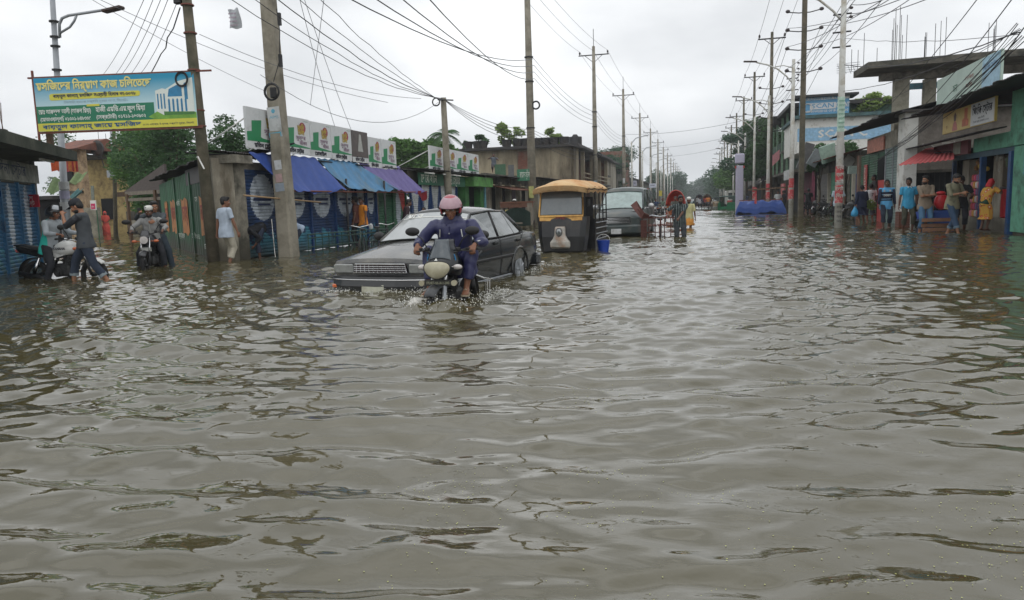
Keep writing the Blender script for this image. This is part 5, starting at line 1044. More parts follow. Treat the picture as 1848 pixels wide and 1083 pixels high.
mb = MB(); mb.b2((9.8, 30.2, 4.3), (15, 33, 4.62)); mb.build('magenta_ridge', C('magenta tin', (170, 70, 120), .6), s2)
aw = wthing('red_awning', 'faded red tin awning sloping from the store side wall', 'awning', (8, 28, 2)); A0 = AY(1622, 298, 26.2); A1 = AY(1722, 287, 24.8); A2 = AY(1722, 262, 29.2); A3 = AY(1672, 268, 29.2)
mb = MB().grid(lambda u, v: A0.lerp(A1, u).lerp(A3.lerp(A2, u), v) + Vector((0, 0, .012 * math.cos(u * 70))), 80, 8, .015); mb.build('sheet', mat('faded red tin', s2l((196, 92, 92)), .6, var=.1, dirt=s2l((150, 60, 60)), dirt_amt=.2), aw)
mb = MB(); mb.torus(A0.lerp(A1, .75).lerp(A3.lerp(A2, .75), .45) + Vector((0, -.05, .03)), .25, .018, 'z', 24, 5); mb.build('rope_loop', M_tindk, aw); mb = MB(); mb.tube([A0 + Vector((.1, .05, -.02)), Vector((A0.x + .1, A0.y + .3, -.3))], .02, 5)
wmesh(MB().b2((AY(1622, 400, 28).x, 28, -.3), (AY(1642, 400, 28).x, 28.5, .55)), 'brick_pile', M_brick, 'low brick pier beside the grey shutters', 'bricks', (7.5, 28, -.3))
mb = MB().grid(lambda u, v: Vector((AY(1652, 400, 27.3).x + 1.9 * u, 27.3 - .2 * v, .55 - .22 * v + .04 * math.sin(u * 12))), 16, 5, .02); wmesh(mb, 'blue_sheet', C('blue tarp', (52, 84, 160), .55), 'blue plastic sheet draped low behind the standing men', 'sheet', (9, 27.3, 0))
uf = wthing('unfinished_frame', 'bare concrete roof slab on two thick columns with rebar on top', 'building', (10, 37, -.3))
c1 = AY(1537, 145, 41.5); zsl = 7.0
def onz(px, py, z): d = ray(px, py); t = (z - CAM_H) / d.z; return Vector((d.x * t, d.y * t, z))
n0 = onz(1567, 112, 7.25); f0 = onz(1540, 141, 6.95)
mb = MB(); mb.add([(n0.x, n0.y, 6.95), (24, n0.y - 2, 6.95), (24, f0.y, 6.95), (f0.x, f0.y, 6.95), (n0.x, n0.y, 7.25), (24, n0.y - 2, 7.25), (24, f0.y, 7.25), (f0.x, f0.y, 7.25)], [(3, 2, 1, 0), (4, 5, 6, 7), (0, 1, 5, 4), (1, 2, 6, 5), (2, 3, 7, 6), (3, 0, 4, 7)]); mb.build('slab', M_concd, uf)
mb = MB(); mb.b2((n0.x + .9, f0.y - 1.0, 6.6), (24, f0.y - .6, 6.949)); mb.b2((n0.x + 2.2, n0.y + 1.8, 6.62), (24, n0.y + 2.2, 6.949)); mb.build('beam', M_conc, uf)
for px, w in ((1625, .62), (1676, .5)):
 yc = n0.y + 2.0 if px < 1650 else n0.y + 2.4; x = AY(px, 180, yc).x; mb = MB(); mb.b2((x - w / 2, yc - w / 2, 2.5), (x + w / 2, yc + w / 2, 6.62)); mb.build('column', mat('new concrete', s2l((150, 146, 130)), .9, var=.15, bump=.3, dirt=s2l((110, 106, 92)), dirt_amt=.4), uf)
for i, (px, n_, h) in enumerate(((1538, 1, 1.3), (1550, 1, 1.0), (1572, 2, 1.8), (1625, 9, 2.6), (1676, 6, 1.9), (1694, 2, 2.0), (1785, 6, 1.8))):
 r2 = random.Random(i); p = AY(px, 105, n0.y + 2)
 for k in range(n_): q = Vector((p.x + r2.uniform(-.35, .35) * (n_ > 1), n0.y + 2 + r2.uniform(-.3, .3), 7.2)); mb = MB(); mb.tube([q, q + Vector((0, 0, h * r2.uniform(.55, 1.15)))], .013, 4); mb.build('rebar', M_iron, uf)
mb = MB(); mb.b2((AY(1625, 210, 41).x, 41, 6.2), (AY(1720, 200, 41).x, 41.05, 6.5)); mb.build('blue_sheet', C('light blue sheet', (110, 170, 196), .6), uf)
mb = MB(); [mb.tube([AY(1510, 116 + 4 * k, 41), AY(1552, 112 + 4 * k, 42)], .012, 4) for k in range(5)]; [mb.tube([AY(1512 + 9 * k, 118, 41), AY(1518 + 9 * k, 133, 41)], .012, 4) for k in range(4)]; mb.build('rebar_mat', M_galv, uf)
Yc = 54.0; a = AY(1443, 178, Yc); b = AY(1532, 178, Yc); zt2 = a.z; z_b = AY(1490, 213, Yc).z; z_c = AY(1530, 245, Yc).z
cb = wthing('cement_ad_building', 'long white and pale blue painted building with a blue cement billboard on its roof', 'building', (9, Yc, -.3))
xr = AY(1612, 215, Yc).x
mb = MB(); mb.b2((a.x - .1, Yc, z_c - 1.0), (xr, Yc + 8, z_b)); mb.build('wall', M_wht, cb)
mb = MB(); mb.b2((a.x - .1, Yc - .03, z_c - .25), (xr, Yc - .003, z_c + .62)); mb.build('blue_band', C('advert pale blue', (136, 176, 204), .6, dirt=s2l((140, 170, 190)), dirt_amt=.3), cb)
mb = MB(); mb.b2((a.x - .3, Yc - .4, z_b), (xr + .3, Yc + 8, z_b + .22)); mb.build('parapet', C('mossy teal parapet', (70, 100, 104), .8, dirt=s2l((54, 70, 62)), dirt_amt=.5), cb)
M_adb = C('advert blue', (92, 152, 190), .55, var=.08); mb = MB(); mb.b2((a.x, Yc - .2, z_b + .22), (b.x, Yc + .1, zt2)); bd = mb.build('billboard', M_adb, cb)
mb = MB(); mb.b2((a.x - .4, Yc - .6, zt2), (b.x + .5, Yc + 1.6, zt2 + .14)); mb.build('billboard_roof', M_tindk, cb)
h_ = zt2 - z_b; cx = (a.x + b.x) / 2; mb = MB(); mb.b2((a.x, Yc - .22, zt2 - .14 * h_), (b.x, Yc - .203, zt2 - .02)); mb.build('top_strip', M_board, bd)
mb = MB(); mb.b2((cx - .9, Yc - .23, z_b + .42 * h_), (cx + .72, Yc - .203, z_b + .72 * h_)); mb.build('white_panel', M_board, bd)
text('BUILDING YOUR TRUST', .22, M_adb, basis((cx, Yc - .24, zt2 - .08 * h_), (1, 0, 0)), bd, 2.4, bold=.006); text('SCAN', .42, M_adb, basis((cx - .1, Yc - .24, z_b + .57 * h_), (1, 0, 0)), bd, 1.35, bold=.014)
text('CEMENT', .44, M_board, basis((cx + 1.12, Yc - .24, z_b + .57 * h_), (1, 0, 0)), bd, .85, bold=.014); text('KNOWLEDGE OF BUILDING', .2, M_board, basis((cx + .2, Yc - .24, z_b + .32 * h_), (1, 0, 0)), bd, 2.5, bold=.008)
mb = MB(); mb.torus((a.x + .5, Yc - .24, z_b + .5 * h_), .28, .04, 'y', 14, 4); mb.build('emblem', M_board, bd)
text('SCAN C', .7, M_wht, basis((cx + 1.2, Yc - .04, z_c + .18), (1, 0, 0)), cb, 3.0, bold=.03)
p = AY(1575, 205, Yc + 3); tree((p.x, Yc + 3, z_b), 1.7, 1.5, 'small green shrub growing on the cement building roof', 91, M_leafy, 1600, .16, 'roof greenery on the right', trunk=.04, nb=8, low=.1, squash=.45, cat='shrub')
s3 = wthing('roadside_shops', 'row of dim shops with tilted signboards behind the lamp poles', 'shop', (8.2, 44, -.3))
xo = 8 - 7.6
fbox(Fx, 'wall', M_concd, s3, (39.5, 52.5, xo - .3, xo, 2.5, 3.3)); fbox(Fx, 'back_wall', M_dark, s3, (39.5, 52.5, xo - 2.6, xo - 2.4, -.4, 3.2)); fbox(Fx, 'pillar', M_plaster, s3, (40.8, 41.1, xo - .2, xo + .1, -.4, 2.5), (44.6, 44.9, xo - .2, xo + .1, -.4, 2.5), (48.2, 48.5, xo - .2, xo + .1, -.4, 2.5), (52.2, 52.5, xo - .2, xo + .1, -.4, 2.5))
shutter(Fx, s3, 45.0, 48.0, -.1, 2.5, xo - .05, [C('mint shutter', (74, 150, 118), .5)], slat=.1); shutter(Fx, s3, 48.6, 52.1, -.1, 2.5, xo - .05, [C('grey shutter', (88, 86, 82), .5)], slat=.1)
fbox(Fx, 'blue_door', M_bpost, s3, (40.0, 40.6, xo - .1, xo, -.1, 2.4)); fbox(Fx, 'glass_front', C('dark glass', (44, 60, 58), .15), s3, (41.3, 44.4, xo - .5, xo - .45, 0, 2.4))
tin_sheet(Fx, 39.6, 52.8, xo - 1, 3.6, xo + 1.1, 3.1, seed=77, rag=.1, pitch=.16, amp=.02).build('awning', mat('rusty tin', s2l((100, 66, 50)), .8, var=.35), s3)
for i, (x0, y0, x1, y1, Y, rot, col, lb) in enumerate(((1445, 258, 1462, 306, 47, .3, (90, 90, 90), 'tall grey tilted signboard beside the dark pole'), (1462, 270, 1480, 300, 46, .5, (120, 128, 130), 'grey leaning signboard behind the lamp wires'), (1480, 262, 1510, 292, 44, -.3, (150, 176, 162), 'pale green tilted signboard over the shops'), (1523, 282, 1541, 300, 41, .6, (176, 176, 170), 'white tilted signboard right of the lamp pole'), (1530, 300, 1556, 313, 39.5, 0, (150, 168, 160), 'pale box sign with a green end'), (1508, 262, 1524, 278, 43, -.2, (196, 196, 196), 'white curled sheet above the shops'))):
 a_ = AY(x0, y0, Y); b_ = AY(x1, y1, Y); t = wthing('tilted_sign', lb, 'sign', ((a_.x + b_.x) / 2, Y, b_.z), 'tilted signboards over the right shops')
 mb = MB(); mb.box(((a_.x + b_.x) / 2, Y, (a_.z + b_.z) / 2), (b_.x - a_.x, .12, a_.z - b_.z), rot=(.15, rot, .2)); mb.build('board', C('sheet %d' % i, col, .6, var=.25, scale=5), t)
 if i == 4: mb = MB(); mb.box((b_.x + .2, Y, (a_.z + b_.z) / 2), (.42, .14, a_.z - b_.z)); mb.build('green_end', M_gsign, t)
for i, (px, h, rad) in enumerate(((1480, 4.2, 1.2), (1528, 4.3, 1.0))):
 p = AY(px, 270, 48); tree((p.x, 48, 0), h, rad, ('dark creeper mass behind the tilted signboards', 'small leafy bush right of the nearest lamp pole')[i], 95 + i, M_leafd, 2500, .1, 'greenery behind the right shops', trunk=.05, low=.55, cat='shrub')
g = wthing('green_balcony_building', 'dark green two storey building with balconies beside the lamp poles', 'building', (7.8, 64, -.3)); M_dg = C('dark green wall', (52, 84, 66), .8, dirt=s2l((34, 46, 38)), dirt_amt=.5)
xo = 8 - 6.9
fbox(Fx, 'wall', M_dg, g, (57, 72, xo - 6, xo - .6, 3.0, 7.4)); fbox(Fx, 'side_wall', M_dg, g, (56.9, 57.0, xo - .6, xo + .2, 5.6, 7.4)); fbox(Fx, 'ground_wall', M_dark, g, (57, 72, xo - 2, xo - 1.2, -.4, 3.0))
fbox(Fx, 'balcony_slab', M_concd, g, (56.8, 72, xo - .62, xo + .5, 4.6, 4.78), (56.8, 72, xo - .62, xo + .5, 2.9, 3.08)); fbox(Fx, 'roof_slab', M_tindk, g, (56.4, 72.5, xo - 6.2, xo + .8, 7.4, 7.65))
fbox(Fx, 'balcony_wall', M_dg, g, (56.8, 72, xo + .4, xo + .48, 4.8, 5.5)); fbox(Fx, 'balcony_column', C('pale green column', (120, 150, 124), .7), g, *[(y, y + .2, xo + .35, xo + .5, 3.08, 7.4) for y in (56.9, 60.5, 64, 68, 71.6)])
fbox(Fx, 'red_shop_front', C('maroon shop front', (120, 50, 72), .6, var=.4, scale=3), g, (57, 62, xo - 1.1, xo - .9, -.2, 2.9)); fbox(Fx, 'white_banner', M_paper, g, (57.5, 61, xo + .55, xo + .6, 2.4, 3.1)); fbox(Fx, 'poster', M_redband, g, (58, 60, xo + .3, xo + .4, .9, 2.0), (62.5, 65, xo + .3, xo + .4, 1.0, 2.2))
sgn = wthing('red_grey_sign', 'slanted red and grey signboard beside the third lamp pole', 'sign', AY(1402, 270, 60)); a_ = AY(1394, 300, 60); b_ = AY(1407, 270, 60); mb = MB(); mb.add([a_, (b_.x, 60, a_.z + .5), (b_.x, 60, b_.z), (a_.x, 60, b_.z - .4), a_ + Vector((0, .1, 0)), (b_.x, 60.1, a_.z + .5), (b_.x, 60.1, b_.z), (a_.x, 60.1, b_.z - .4)], [(0, 1, 2, 3), (7, 6, 5, 4), (0, 4, 5, 1), (1, 5, 6, 2), (2, 6, 7, 3), (3, 7, 4, 0)]); mb.build('board', C('rose sign', (176, 120, 124), .6, var=.25), sgn)
for i, (a, b_, h, xo_, lb) in enumerate(((74, 88, 5.0, 7.4, 'dim shop block behind the blue covered heap'), (90, 110, 6.2, 8.2, 'taller shop block behind the cloth column'), (114, 150, 5.0, 8.6, 'far low shop block on the right'), (154, 220, 5.5, 8.6, 'farthest hazy building row on the right'))):
 F_ = Frame((xo_, 0), (0, 1)); F_ = F_.flip() if F_.n.x > 0 else F_
 t = wthing('shop_block', lb, 'shop', F_((a + b_) / 2, -2, -.4)); fbox(F_, 'wall', (M_concd, M_plaster, M_concd, M_concd)[i], t, (a, b_, -7, 0, -.5, h)); fbox(F_, 'opening', M_dark, t, *[(s_, s_ + 2.4, .0, .03, -.2, 2.4) for s_ in np.arange(a + .4, b_ - 2.4, 3.4)]); tin_sheet(F_, a, b_, -1, 3.4, 1.5, 2.8, seed=80 + i, pitch=.4, amp=.03).build('awning', M_tindk, t)
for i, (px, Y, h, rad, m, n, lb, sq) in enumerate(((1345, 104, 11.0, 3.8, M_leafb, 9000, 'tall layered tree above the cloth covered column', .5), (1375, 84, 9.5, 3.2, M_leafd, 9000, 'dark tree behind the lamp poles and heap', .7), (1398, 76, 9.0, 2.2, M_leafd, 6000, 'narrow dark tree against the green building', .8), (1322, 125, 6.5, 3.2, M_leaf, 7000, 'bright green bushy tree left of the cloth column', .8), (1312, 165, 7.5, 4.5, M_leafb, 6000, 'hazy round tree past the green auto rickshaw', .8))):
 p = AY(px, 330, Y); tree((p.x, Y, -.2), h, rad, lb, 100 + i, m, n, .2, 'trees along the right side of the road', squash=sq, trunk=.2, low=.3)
for i in range(14):
 r2 = random.Random(200 + i); Y = 215 + 16 * i + r2.uniform(-6, 6); x = (-14 + 2.5 * (i % 3)) if i % 2 else 7 + 3 * (i % 4)
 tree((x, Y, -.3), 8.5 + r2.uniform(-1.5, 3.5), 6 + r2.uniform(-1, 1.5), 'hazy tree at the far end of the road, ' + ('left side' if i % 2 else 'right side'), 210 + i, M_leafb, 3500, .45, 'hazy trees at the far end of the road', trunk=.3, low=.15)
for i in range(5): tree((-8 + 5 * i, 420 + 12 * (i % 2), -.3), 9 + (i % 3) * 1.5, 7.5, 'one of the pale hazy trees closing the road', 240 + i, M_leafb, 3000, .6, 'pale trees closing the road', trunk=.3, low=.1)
M_lil = C('lilac cloth', (188, 184, 204), .8, var=.06, bump=.3)
c = G(1334, 378); cc = wthing('cloth_column', 'tall column wrapped in pale lilac cloth beside the green auto rickshaw', 'column', (c.x, c.y, -.3))
k = c.y / 1335 * 1.02
mb = MB(); mb.box((c.x, c.y, 2.0), (12 * k, 12 * k, 4.8), bev=.05); mb.build('shaft', M_lil, cc); mb = MB(); mb.box((c.x, c.y - .05, 5.1), (15 * k, 14 * k, 16 * k), bev=.08); mb.build('cap', M_lil, cc)
for s_ in (-1, 1): mb = MB(); mb.box((c.x + s_ * 6.5 * k, c.y - .4, 4.25), (2.4 * k, .1, 4 * k)); mb.build('red_bow', M_red, cc)
c = G(1373, 387); hp = wthing('covered_heap', 'heap covered with royal blue tarpaulin around a lamp pole', 'heap', (c.x, c.y, -.3)); M_hp = C('heap tarp', (40, 72, 142), .5, var=.15, bump=.2)
w = 1.42; mb = MB()
mb.grid(lambda u, v: Vector((c.x - w - .3 + .25 * min(v * 2, 1) + (2 * w + .6 - .5 * min(v * 2, 1)) * u, c.y + 1.6 * max(0, v - .12) ** 1.2, -.15 + (.85 * min(1, v * 5) + .22 * math.sin(v * 3) + .07 * math.sin(u * 11 + v * 7) + .05 * math.sin(u * 29 - v * 4)) * (1 if .06 < u < .94 else .55 + 7 * min(u, 1 - u)))), 30, 16, .05); mb.build('tarpaulin', M_hp, hp)
mb = MB(); mb.b2((c.x - w + .15, c.y + .3, -.3), (c.x + w - .15, c.y + 3, .62)); mb.build('goods', M_wood, hp)
mb = MB(); mb.box((c.x, c.y + .35, .98), (2 * w, .08, .06)); mb.build('edge_rail', C('brown rail', (120, 76, 66), .7), hp); mb = MB(); mb.box((c.x - .35, c.y + .1, 1.3), (.14, .1, 1.1)); mb.build('red_stake', M_redband, hp)
tr = wthing('market_rail', 'wooden rail with red wrapping above the blue heap', 'rail', (c.x + .4, c.y, 1.6)); mb = MB(); mb.box((c.x + .45, c.y, 1.75), (2.6, .1, .1), rot=(0, -.04, 0)); mb.build('beam', M_wood, tr)
# ------------------------------------------------------------------ vehicles (local frames: +Y is the front, +X the right hand side, z = 0 on the road)
M_chrome = mat('chrome', (.62, .62, .62), .18, metal=1, var=.05)
M_grime = s2l((112, 104, 88))
M_tyre = mat('tyre', s2l((30, 30, 31)), .85, bump=.5, bscale=60, dirt=s2l((70, 64, 54)), dirt_amt=.3)
M_spoke = C('spoke', (110, 110, 112), .4, metal=.7)
M_engine = mat('engine alloy', s2l((70, 70, 70)), .5, metal=.6, var=.3, scale=20)
M_lens = mat('headlamp lens', s2l((168, 162, 138)), .15, var=.12, scale=9, coat=.6, dirt=s2l((150, 144, 118)), dirt_amt=.4)
M_amber = C('amber lens', (190, 96, 50), .25, coat=.5); M_redl = C('red lens', (160, 30, 30), .25, coat=.5); M_clear = C('clear lens', (196, 190, 186), .2, coat=.5)
M_seatm = C('seat vinyl', (26, 26, 28), .6, bump=.2)
M_gls = mat('window glass', s2l((66, 76, 76)), .06, var=.1, spec=1.0, coat=1.0)
M_gls.node_tree.nodes['Principled BSDF'].inputs['IOR'].default_value = 1.9
def wheel(parent, y, r, w, name='wheel', spokes=True, disc=True, m=None):
 o = MB().torus((0, y, r), r - w * .5, w * .5, 'x', 36, 8, 1.0).build(name, M_tyre, parent, smooth=True)
 mb = MB(); mb.torus((0, y, r), r - w * 1.05, .012, 'x', 32, 6, 2.0); mb.cyl((0, y, r), .045, .12, 'x', 12); mb.build('rim', m or M_black, o, smooth=True)
 if spokes:
  mb = MB()
  for k in range(18): a = k * math.pi / 9; mb.tube([(.03 * (-1) ** k, y + .04 * math.cos(a), r + .04 * math.sin(a)), (0, y + (r - w * 1.1) * math.cos(a + .15), r + (r - w * 1.1) * math.sin(a + .15))], .0025, 3)
  mb.build('spokes', M_spoke, o)
 else:
  mb = MB()
  for k in range(6): a = k * math.pi / 3; mb.tube([(0, y + .04 * math.cos(a), r + .04 * math.sin(a)), (0, y + (r - w) * math.cos(a), r + (r - w) * math.sin(a))], [.022, .014], 6)
  mb.build('spokes', m or M_black, o)
 return o
def motorcycle(label, style, loc, rz, paint=(24, 26, 30), accent=None, lean=0, group=None, text_on=None):
 """style 'fairing' (bikini fairing and big lamp), 'naked' (round lamp, white commuter) or 'street'"""
 t = thing('motorcycle', label, 'motorcycle', loc, rz, group)
 if lean: t.rotation_euler = (0, lean, rz)
 P = C('bike paint %d %d %d' % paint, paint, .35, coat=.3, var=.1)
 R_ = .30; yf, yr = .66, -.62
 wheel(t, yf, R_, .085, 'front_wheel', spokes=style == 'naked'); wheel(t, yr, R_, .11, 'rear_wheel', spokes=style == 'naked')
 for s in (-1, 1):
  mb = MB(); mb.tube([(s * .085, yf, R_), (s * .085, yf - .10, R_ + .30)], .028, 10); mb.build('fork_slider', M_galv if style == 'fairing' else M_black, t, smooth=True)
  mb = MB(); mb.tube([(s * .085, yf - .10, R_ + .28), (s * .085, yf - .235, R_ + .62)], .02, 10); mb.build('fork_tube', M_chrome, t, smooth=True)
  mb = MB(); mb.tube([(s * .12, yr + .02, R_ + .02), (s * .13, yr + .2, R_ + .36)], .03, 8); mb.tube([(s * .12, yr + .05, R_ + .08), (s * .125, yr + .15, R_ + .27)], .042, 8); mb.build('shock_absorber', M_chrome if style == 'naked' else M_black, t, smooth=True)
 mb = MB()
 secs = []
 for i in range(11):
  a = R(42 + 105 * i / 10); q = R_ + .04; secs.append([Vector((x, yf + (q - abs(x) * .35) * math.cos(a), R_ + (q - abs(x) * .35) * math.sin(a))) for x in (-.075, -.05, 0, .05, .075)] + [Vector((x, yf + (q - .012 - abs(x) * .35) * math.cos(a), R_ + (q - .012 - abs(x) * .35) * math.sin(a))) for x in (.075, .05, 0, -.05, -.075)])
 mb.loft(secs); mb.build('front_mudguard', P, t, smooth=True)
 mb = MB(); mb.tube([(0, .42, R_ + .6), (0, .3, .78), (0, -.1, .66), (0, -.25, .4), (0, .1, .28), (0, .32, .42), (0, .38, R_ + .5)], .03, 8); mb.tube([(-.1, yr, R_), (-.12, -.2, .38)], .025, 6); mb.tube([(.1, yr, R_), (.12, -.2, .38)], .025, 6); mb.tube([(0, -.1, .66), (0, -.95, .78)], .03, 6); mb.build('frame', M_black, t, smooth=True)
 mb = MB(); mb.box((0, .02, .40), (.22, .34, .26), bev=.04); mb.tube([(0, .08, .5), (0, .2, .68)], [.095, .085], 10); mb.cyl((.13, -.02, .36), .095, .07, 'x', 18); mb.cyl((-.13, -.02, .36), .1, .06, 'x', 18); mb.cyl((.17, -.02, .36), .045, .03, 'x', 14)
 for k in range(5): mb.box((0, .105 + .022 * k, .54 + .03 * k), (.2, .2, .008), rot=(-.55, 0, 0))
 mb.build('engine', M_engine, t)
 mb = MB(); mb.tube([(.08, .25, .5), (.13, .3, .3), (.15, .1, .2), (.16, -.25, .22)], .022, 8); mb.tube([(.16, -.25, .22), (.17, -.4, .26), (.18, -.85, .36)], [.03, .05, .045], 12); mb.build('exhaust', M_black if style != 'street' else M_chrome, t, smooth=True)
 secs = []
 for y, w, z0, z1 in ((.34, .05, .80, .86), (.30, .13, .74, .93), (.18, .17, .70, .985), (.05, .165, .69, .985), (-.08, .13, .70, .93), (-.17, .09, .72, .84)):
  secs.append([Vector((x * w, y, z)) for x, z in ((-1, z0 + .3 * (z1 - z0)), (-.8, z0), (.8, z0), (1, z0 + .3 * (z1 - z0)), (.93, z0 + .65 * (z1 - z0)), (.6, z1 - .02), (0, z1), (-.6, z1 - .02), (-.93, z0 + .65 * (z1 - z0)))])
 tk = MB(); tk.loft(secs); tank = tk.build('fuel_tank', P, t, smooth=True)
 mb = MB(); mb.cyl((0, .1, .992), .04, .02, n=14); mb.build('fuel_cap', M_chrome, tank)
 if text_on:
  for s in (-1, 1): text(text_on, .075, M_ink, basis((s * .169, .06, .83), (0, s, 0), (-s * .25, 0, 1)), tank, .27, bold=.003)
 if style == 'naked':
  mb = MB()
  for s in (-1, 1): mb.add([(s * .14, .2, .72), (s * .15, .0, .66), (s * .12, -.22, .62), (s * .1, -.2, .78), (s * .12, .02, .8), (s * .11, .2, .72), (s * .11, .0, .66), (s * .08, -.22, .62), (s * .06, -.2, .78), (s * .08, .02, .8)], [(0, 1, 2, 3, 4), (9, 8, 7, 6, 5), (0, 4, 9, 5), (2, 7, 8, 3), (1, 6, 7, 2), (0, 5, 6, 1), (3, 8, 9, 4)])
  mb.build('side_panel', P, t)
 secs = []
 for y, w, z, h in ((-.1, .09, .77, .05), (-.2, .12, .76, .07), (-.4, .14, .77, .08), (-.55, .14, .80, .08), (-.8, .12, .84, .07), (-.9, .08, .86, .04)):
  secs.append([Vector((x * w, y, z + q * h)) for x, q in ((-1, 0), (1, 0), (1, .6), (.7, 1), (-.7, 1), (-1, .6))])
 MB().loft(secs).build('seat', M_seatm, t, smooth=True)
 mb = MB(); secs = [[Vector((x * w, y, z + q * .1)) for x, q in ((-1, 0), (1, 0), (.9, 1), (-.9, 1))] for y, w, z in ((-.18, .1, .64), (-.5, .12, .68), (-.9, .08, .78), (-1.0, .04, .82))]; mb.loft(secs); mb.build('tail_cowl', P if style != 'naked' else M_black, t, smooth=True)
 mb = MB(); mb.tube([(.12, -.6, .84), (.14, -.95, .92), (-.14, -.95, .92), (-.12, -.6, .84)], .014, 7); mb.build('grab_rail', M_black, t, smooth=True)
 mb = MB(); secs = [[Vector((x, yr + q * math.cos(a), R_ + q * math.sin(a))) for x in (-.08, .08) for q in (R_ + .06,)] + [Vector((x, yr + (R_ + .05) * math.cos(a), R_ + (R_ + .05) * math.sin(a))) for x in (.08, -.08)] for a in [R(75 + 110 * i / 8) for i in range(9)]]; mb.loft(secs); mb.build('rear_mudguard', M_black, t, smooth=True)
 mb = MB(); mb.box((0, -1.0, .8), (.12, .05, .07), bev=.02); mb.build('tail_light', M_redl, t)
 mb = MB(); hb_ = [(-.40, .2, 1.03), (-.26, .3, 1.03), (-.12, .38, .99), (0, .4, .97), (.12, .38, .99), (.26, .3, 1.03), (.40, .2, 1.03)]; mb.tube(hb_, .013, 8); mb.build('handlebar', M_chrome if style == 'naked' else M_black, t, smooth=True)
 for s in (-1, 1):
  mb = MB(); mb.tube([(s * .28, .285, 1.035), (s * .41, .195, 1.03)], [.019, .018], 9); mb.build('grip', M_rub, t, smooth=True)
  mb = MB(); mb.tube([(s * .24, .335, 1.02), (s * .34, .29, 1.01), (s * .40, .26, 1.0)], .007, 6); mb.box((s * .2, .33, 1.04), (.06, .05, .045), bev=.01); mb.build('lever', M_black, t)
  mb = MB(); mb.tube([(s * .2, .33, 1.05), (s * .26, .32, 1.16), (s * .33, .33, 1.22)], .008, 6); mr = mb.build('mirror_stalk', M_black, t, smooth=True)
  mb = MB(); mb.ell((s * .385, .33, 1.26), (.095, .03, .055), 16, 9, None); mb.build('mirror', M_black, mr, smooth=True)
  mb = MB(); mb.tube([(s * .1, .46, .83), (s * .19, .45, .83)], .008, 5); mb.ell((s * .225, .46, .83), (.06, .03, .033), 12, 7); mb.build('indicator', M_clear if style == 'fairing' else M_amber, t, smooth=True)
  mb = MB(); mb.tube([(s * .1, .02, .3), (s * .26, .02, .29)], .015, 7); mb.build('footpeg', M_rub, t)
 mb = MB(); mb.box((0, .38, 1.02), (.16, .06, .06), rot=(.5, 0, 0), bev=.015); mb.build('instrument_cluster', M_black, t)
 if style == 'fairing':
  def fa(u, v):
   x = (u - .5) * 2; w = .185 * (1 - .3 * v) * (1 + .25 * math.sin(math.pi * min(1, v * 1.2))); z = .80 + .36 * v
   return Vector((x * w, .57 - .17 * v - .16 * x * x, z))
  fr = MB().grid(fa, 18, 12, .004).build('fairing', P, t, smooth=True)
  mb = MB().grid(lambda u, v: fa(.16 + .68 * u, .40 + .6 * v + (0.09 * (u - .5) ** 2 * -4 + .0) * (1 - v)) + Vector((0, .012, .004)), 12, 10, .004); mb.build('windscreen', mat('smoked screen', s2l((66, 74, 80)), .22, coat=.4, dirt=s2l((96, 100, 102)), dirt_amt=.4), fr, smooth=True)
  def lampf(u, v):
   a = u * 2 * math.pi; r_ = math.sin(v * math.pi / 2); x = .165 * r_ * math.cos(a); z = .105 * r_ * math.sin(a); z += .03 * (abs(x) / .165) ** 1.5
   return Vector((x, .60 + .05 * math.cos(v * math.pi / 2) - .3 * x * x * 3, .80 + z))
  hl = MB().grid(lampf, 28, 8); lo = hl.build('headlight', M_lens, t, smooth=True); mb = MB(); mb.tube([lampf(i / 28, 1) for i in range(29)], .009, 6); mb.build('lamp_rim', M_black, lo, smooth=True)
  text('▲', .045, M_wht, basis((0, .60, .93), (-1, 0, 0), (0, -.45, 1)), fr)
  if accent:
   mb = MB()
   for s in (-1, 1): mb.tube([(s * .168, .40, .98), (s * .182, .38, .9), (s * .178, .41, .95), (s * .186, .36, .82)], .005, 5)
   mb.build('side_stripe', C('stripe blue', accent, .3), fr)
   mb = MB()
   for s in (-1, 1): mb.ell((s * .11, -.5, .74), (.03, .2, .06), 12, 8)
   mb.build('side_panel', C('panel blue', (120, 150, 170), .3), t, smooth=True)
  pl = MB(); pl.box((0, .56, .645), (.34, .012, .075), bev=.004); pb = pl.build('number_plate', C('plate black', (34, 34, 30), .5), t); text('SYLHET-HA-LA11-2043', .045, C('plate letters', (150, 150, 126), .5), basis((0, .568, .645), (-1, 0, 0)), pb, .29, bold=.001)
  for s in (-1, 1): mb = MB(); mb.cyl((s * .205, .56, .645), .035, .04, 'y', 16); mb.build('fog_lamp', M_lens, t, smooth=False)
  mb = MB(); mb.tube([(-.2, .54, .655), (.2, .54, .655)], .008, 5); mb.tube([(0, .54, .66), (0, .44, .72)], .01, 5); mb.build('lamp_bracket', M_black, t)
  mb = MB(); mb.tube([(-.1, .35, .36), (-.24, .28, .44), (-.25, .15, .3), (-.1, .1, .2)], .012, 7); mb.tube([(.1, .35, .36), (.24, .28, .44), (.25, .15, .3), (.1, .1, .2)], .012, 7); mb.build('crash_guard', M_black, t, smooth=True)
  mb = MB(); mb.tube([(-.15, -.35, .68), (-.3, -.45, .6), (-.32, -.8, .55), (-.3, -.9, .35), (-.28, -.55, .25), (-.3, -.5, .55)], .01, 6); mb.tube([(-.3, -.62, .58), (-.29, -.62, .28)], .008, 5); mb.tube([(-.3, -.74, .56), (-.29, -.74, .3)], .008, 5); mb.box((-.26, -.6, .16), (.12, .22, .012)); mb.build('sari_guard', M_chrome, t, smooth=False)
 else:
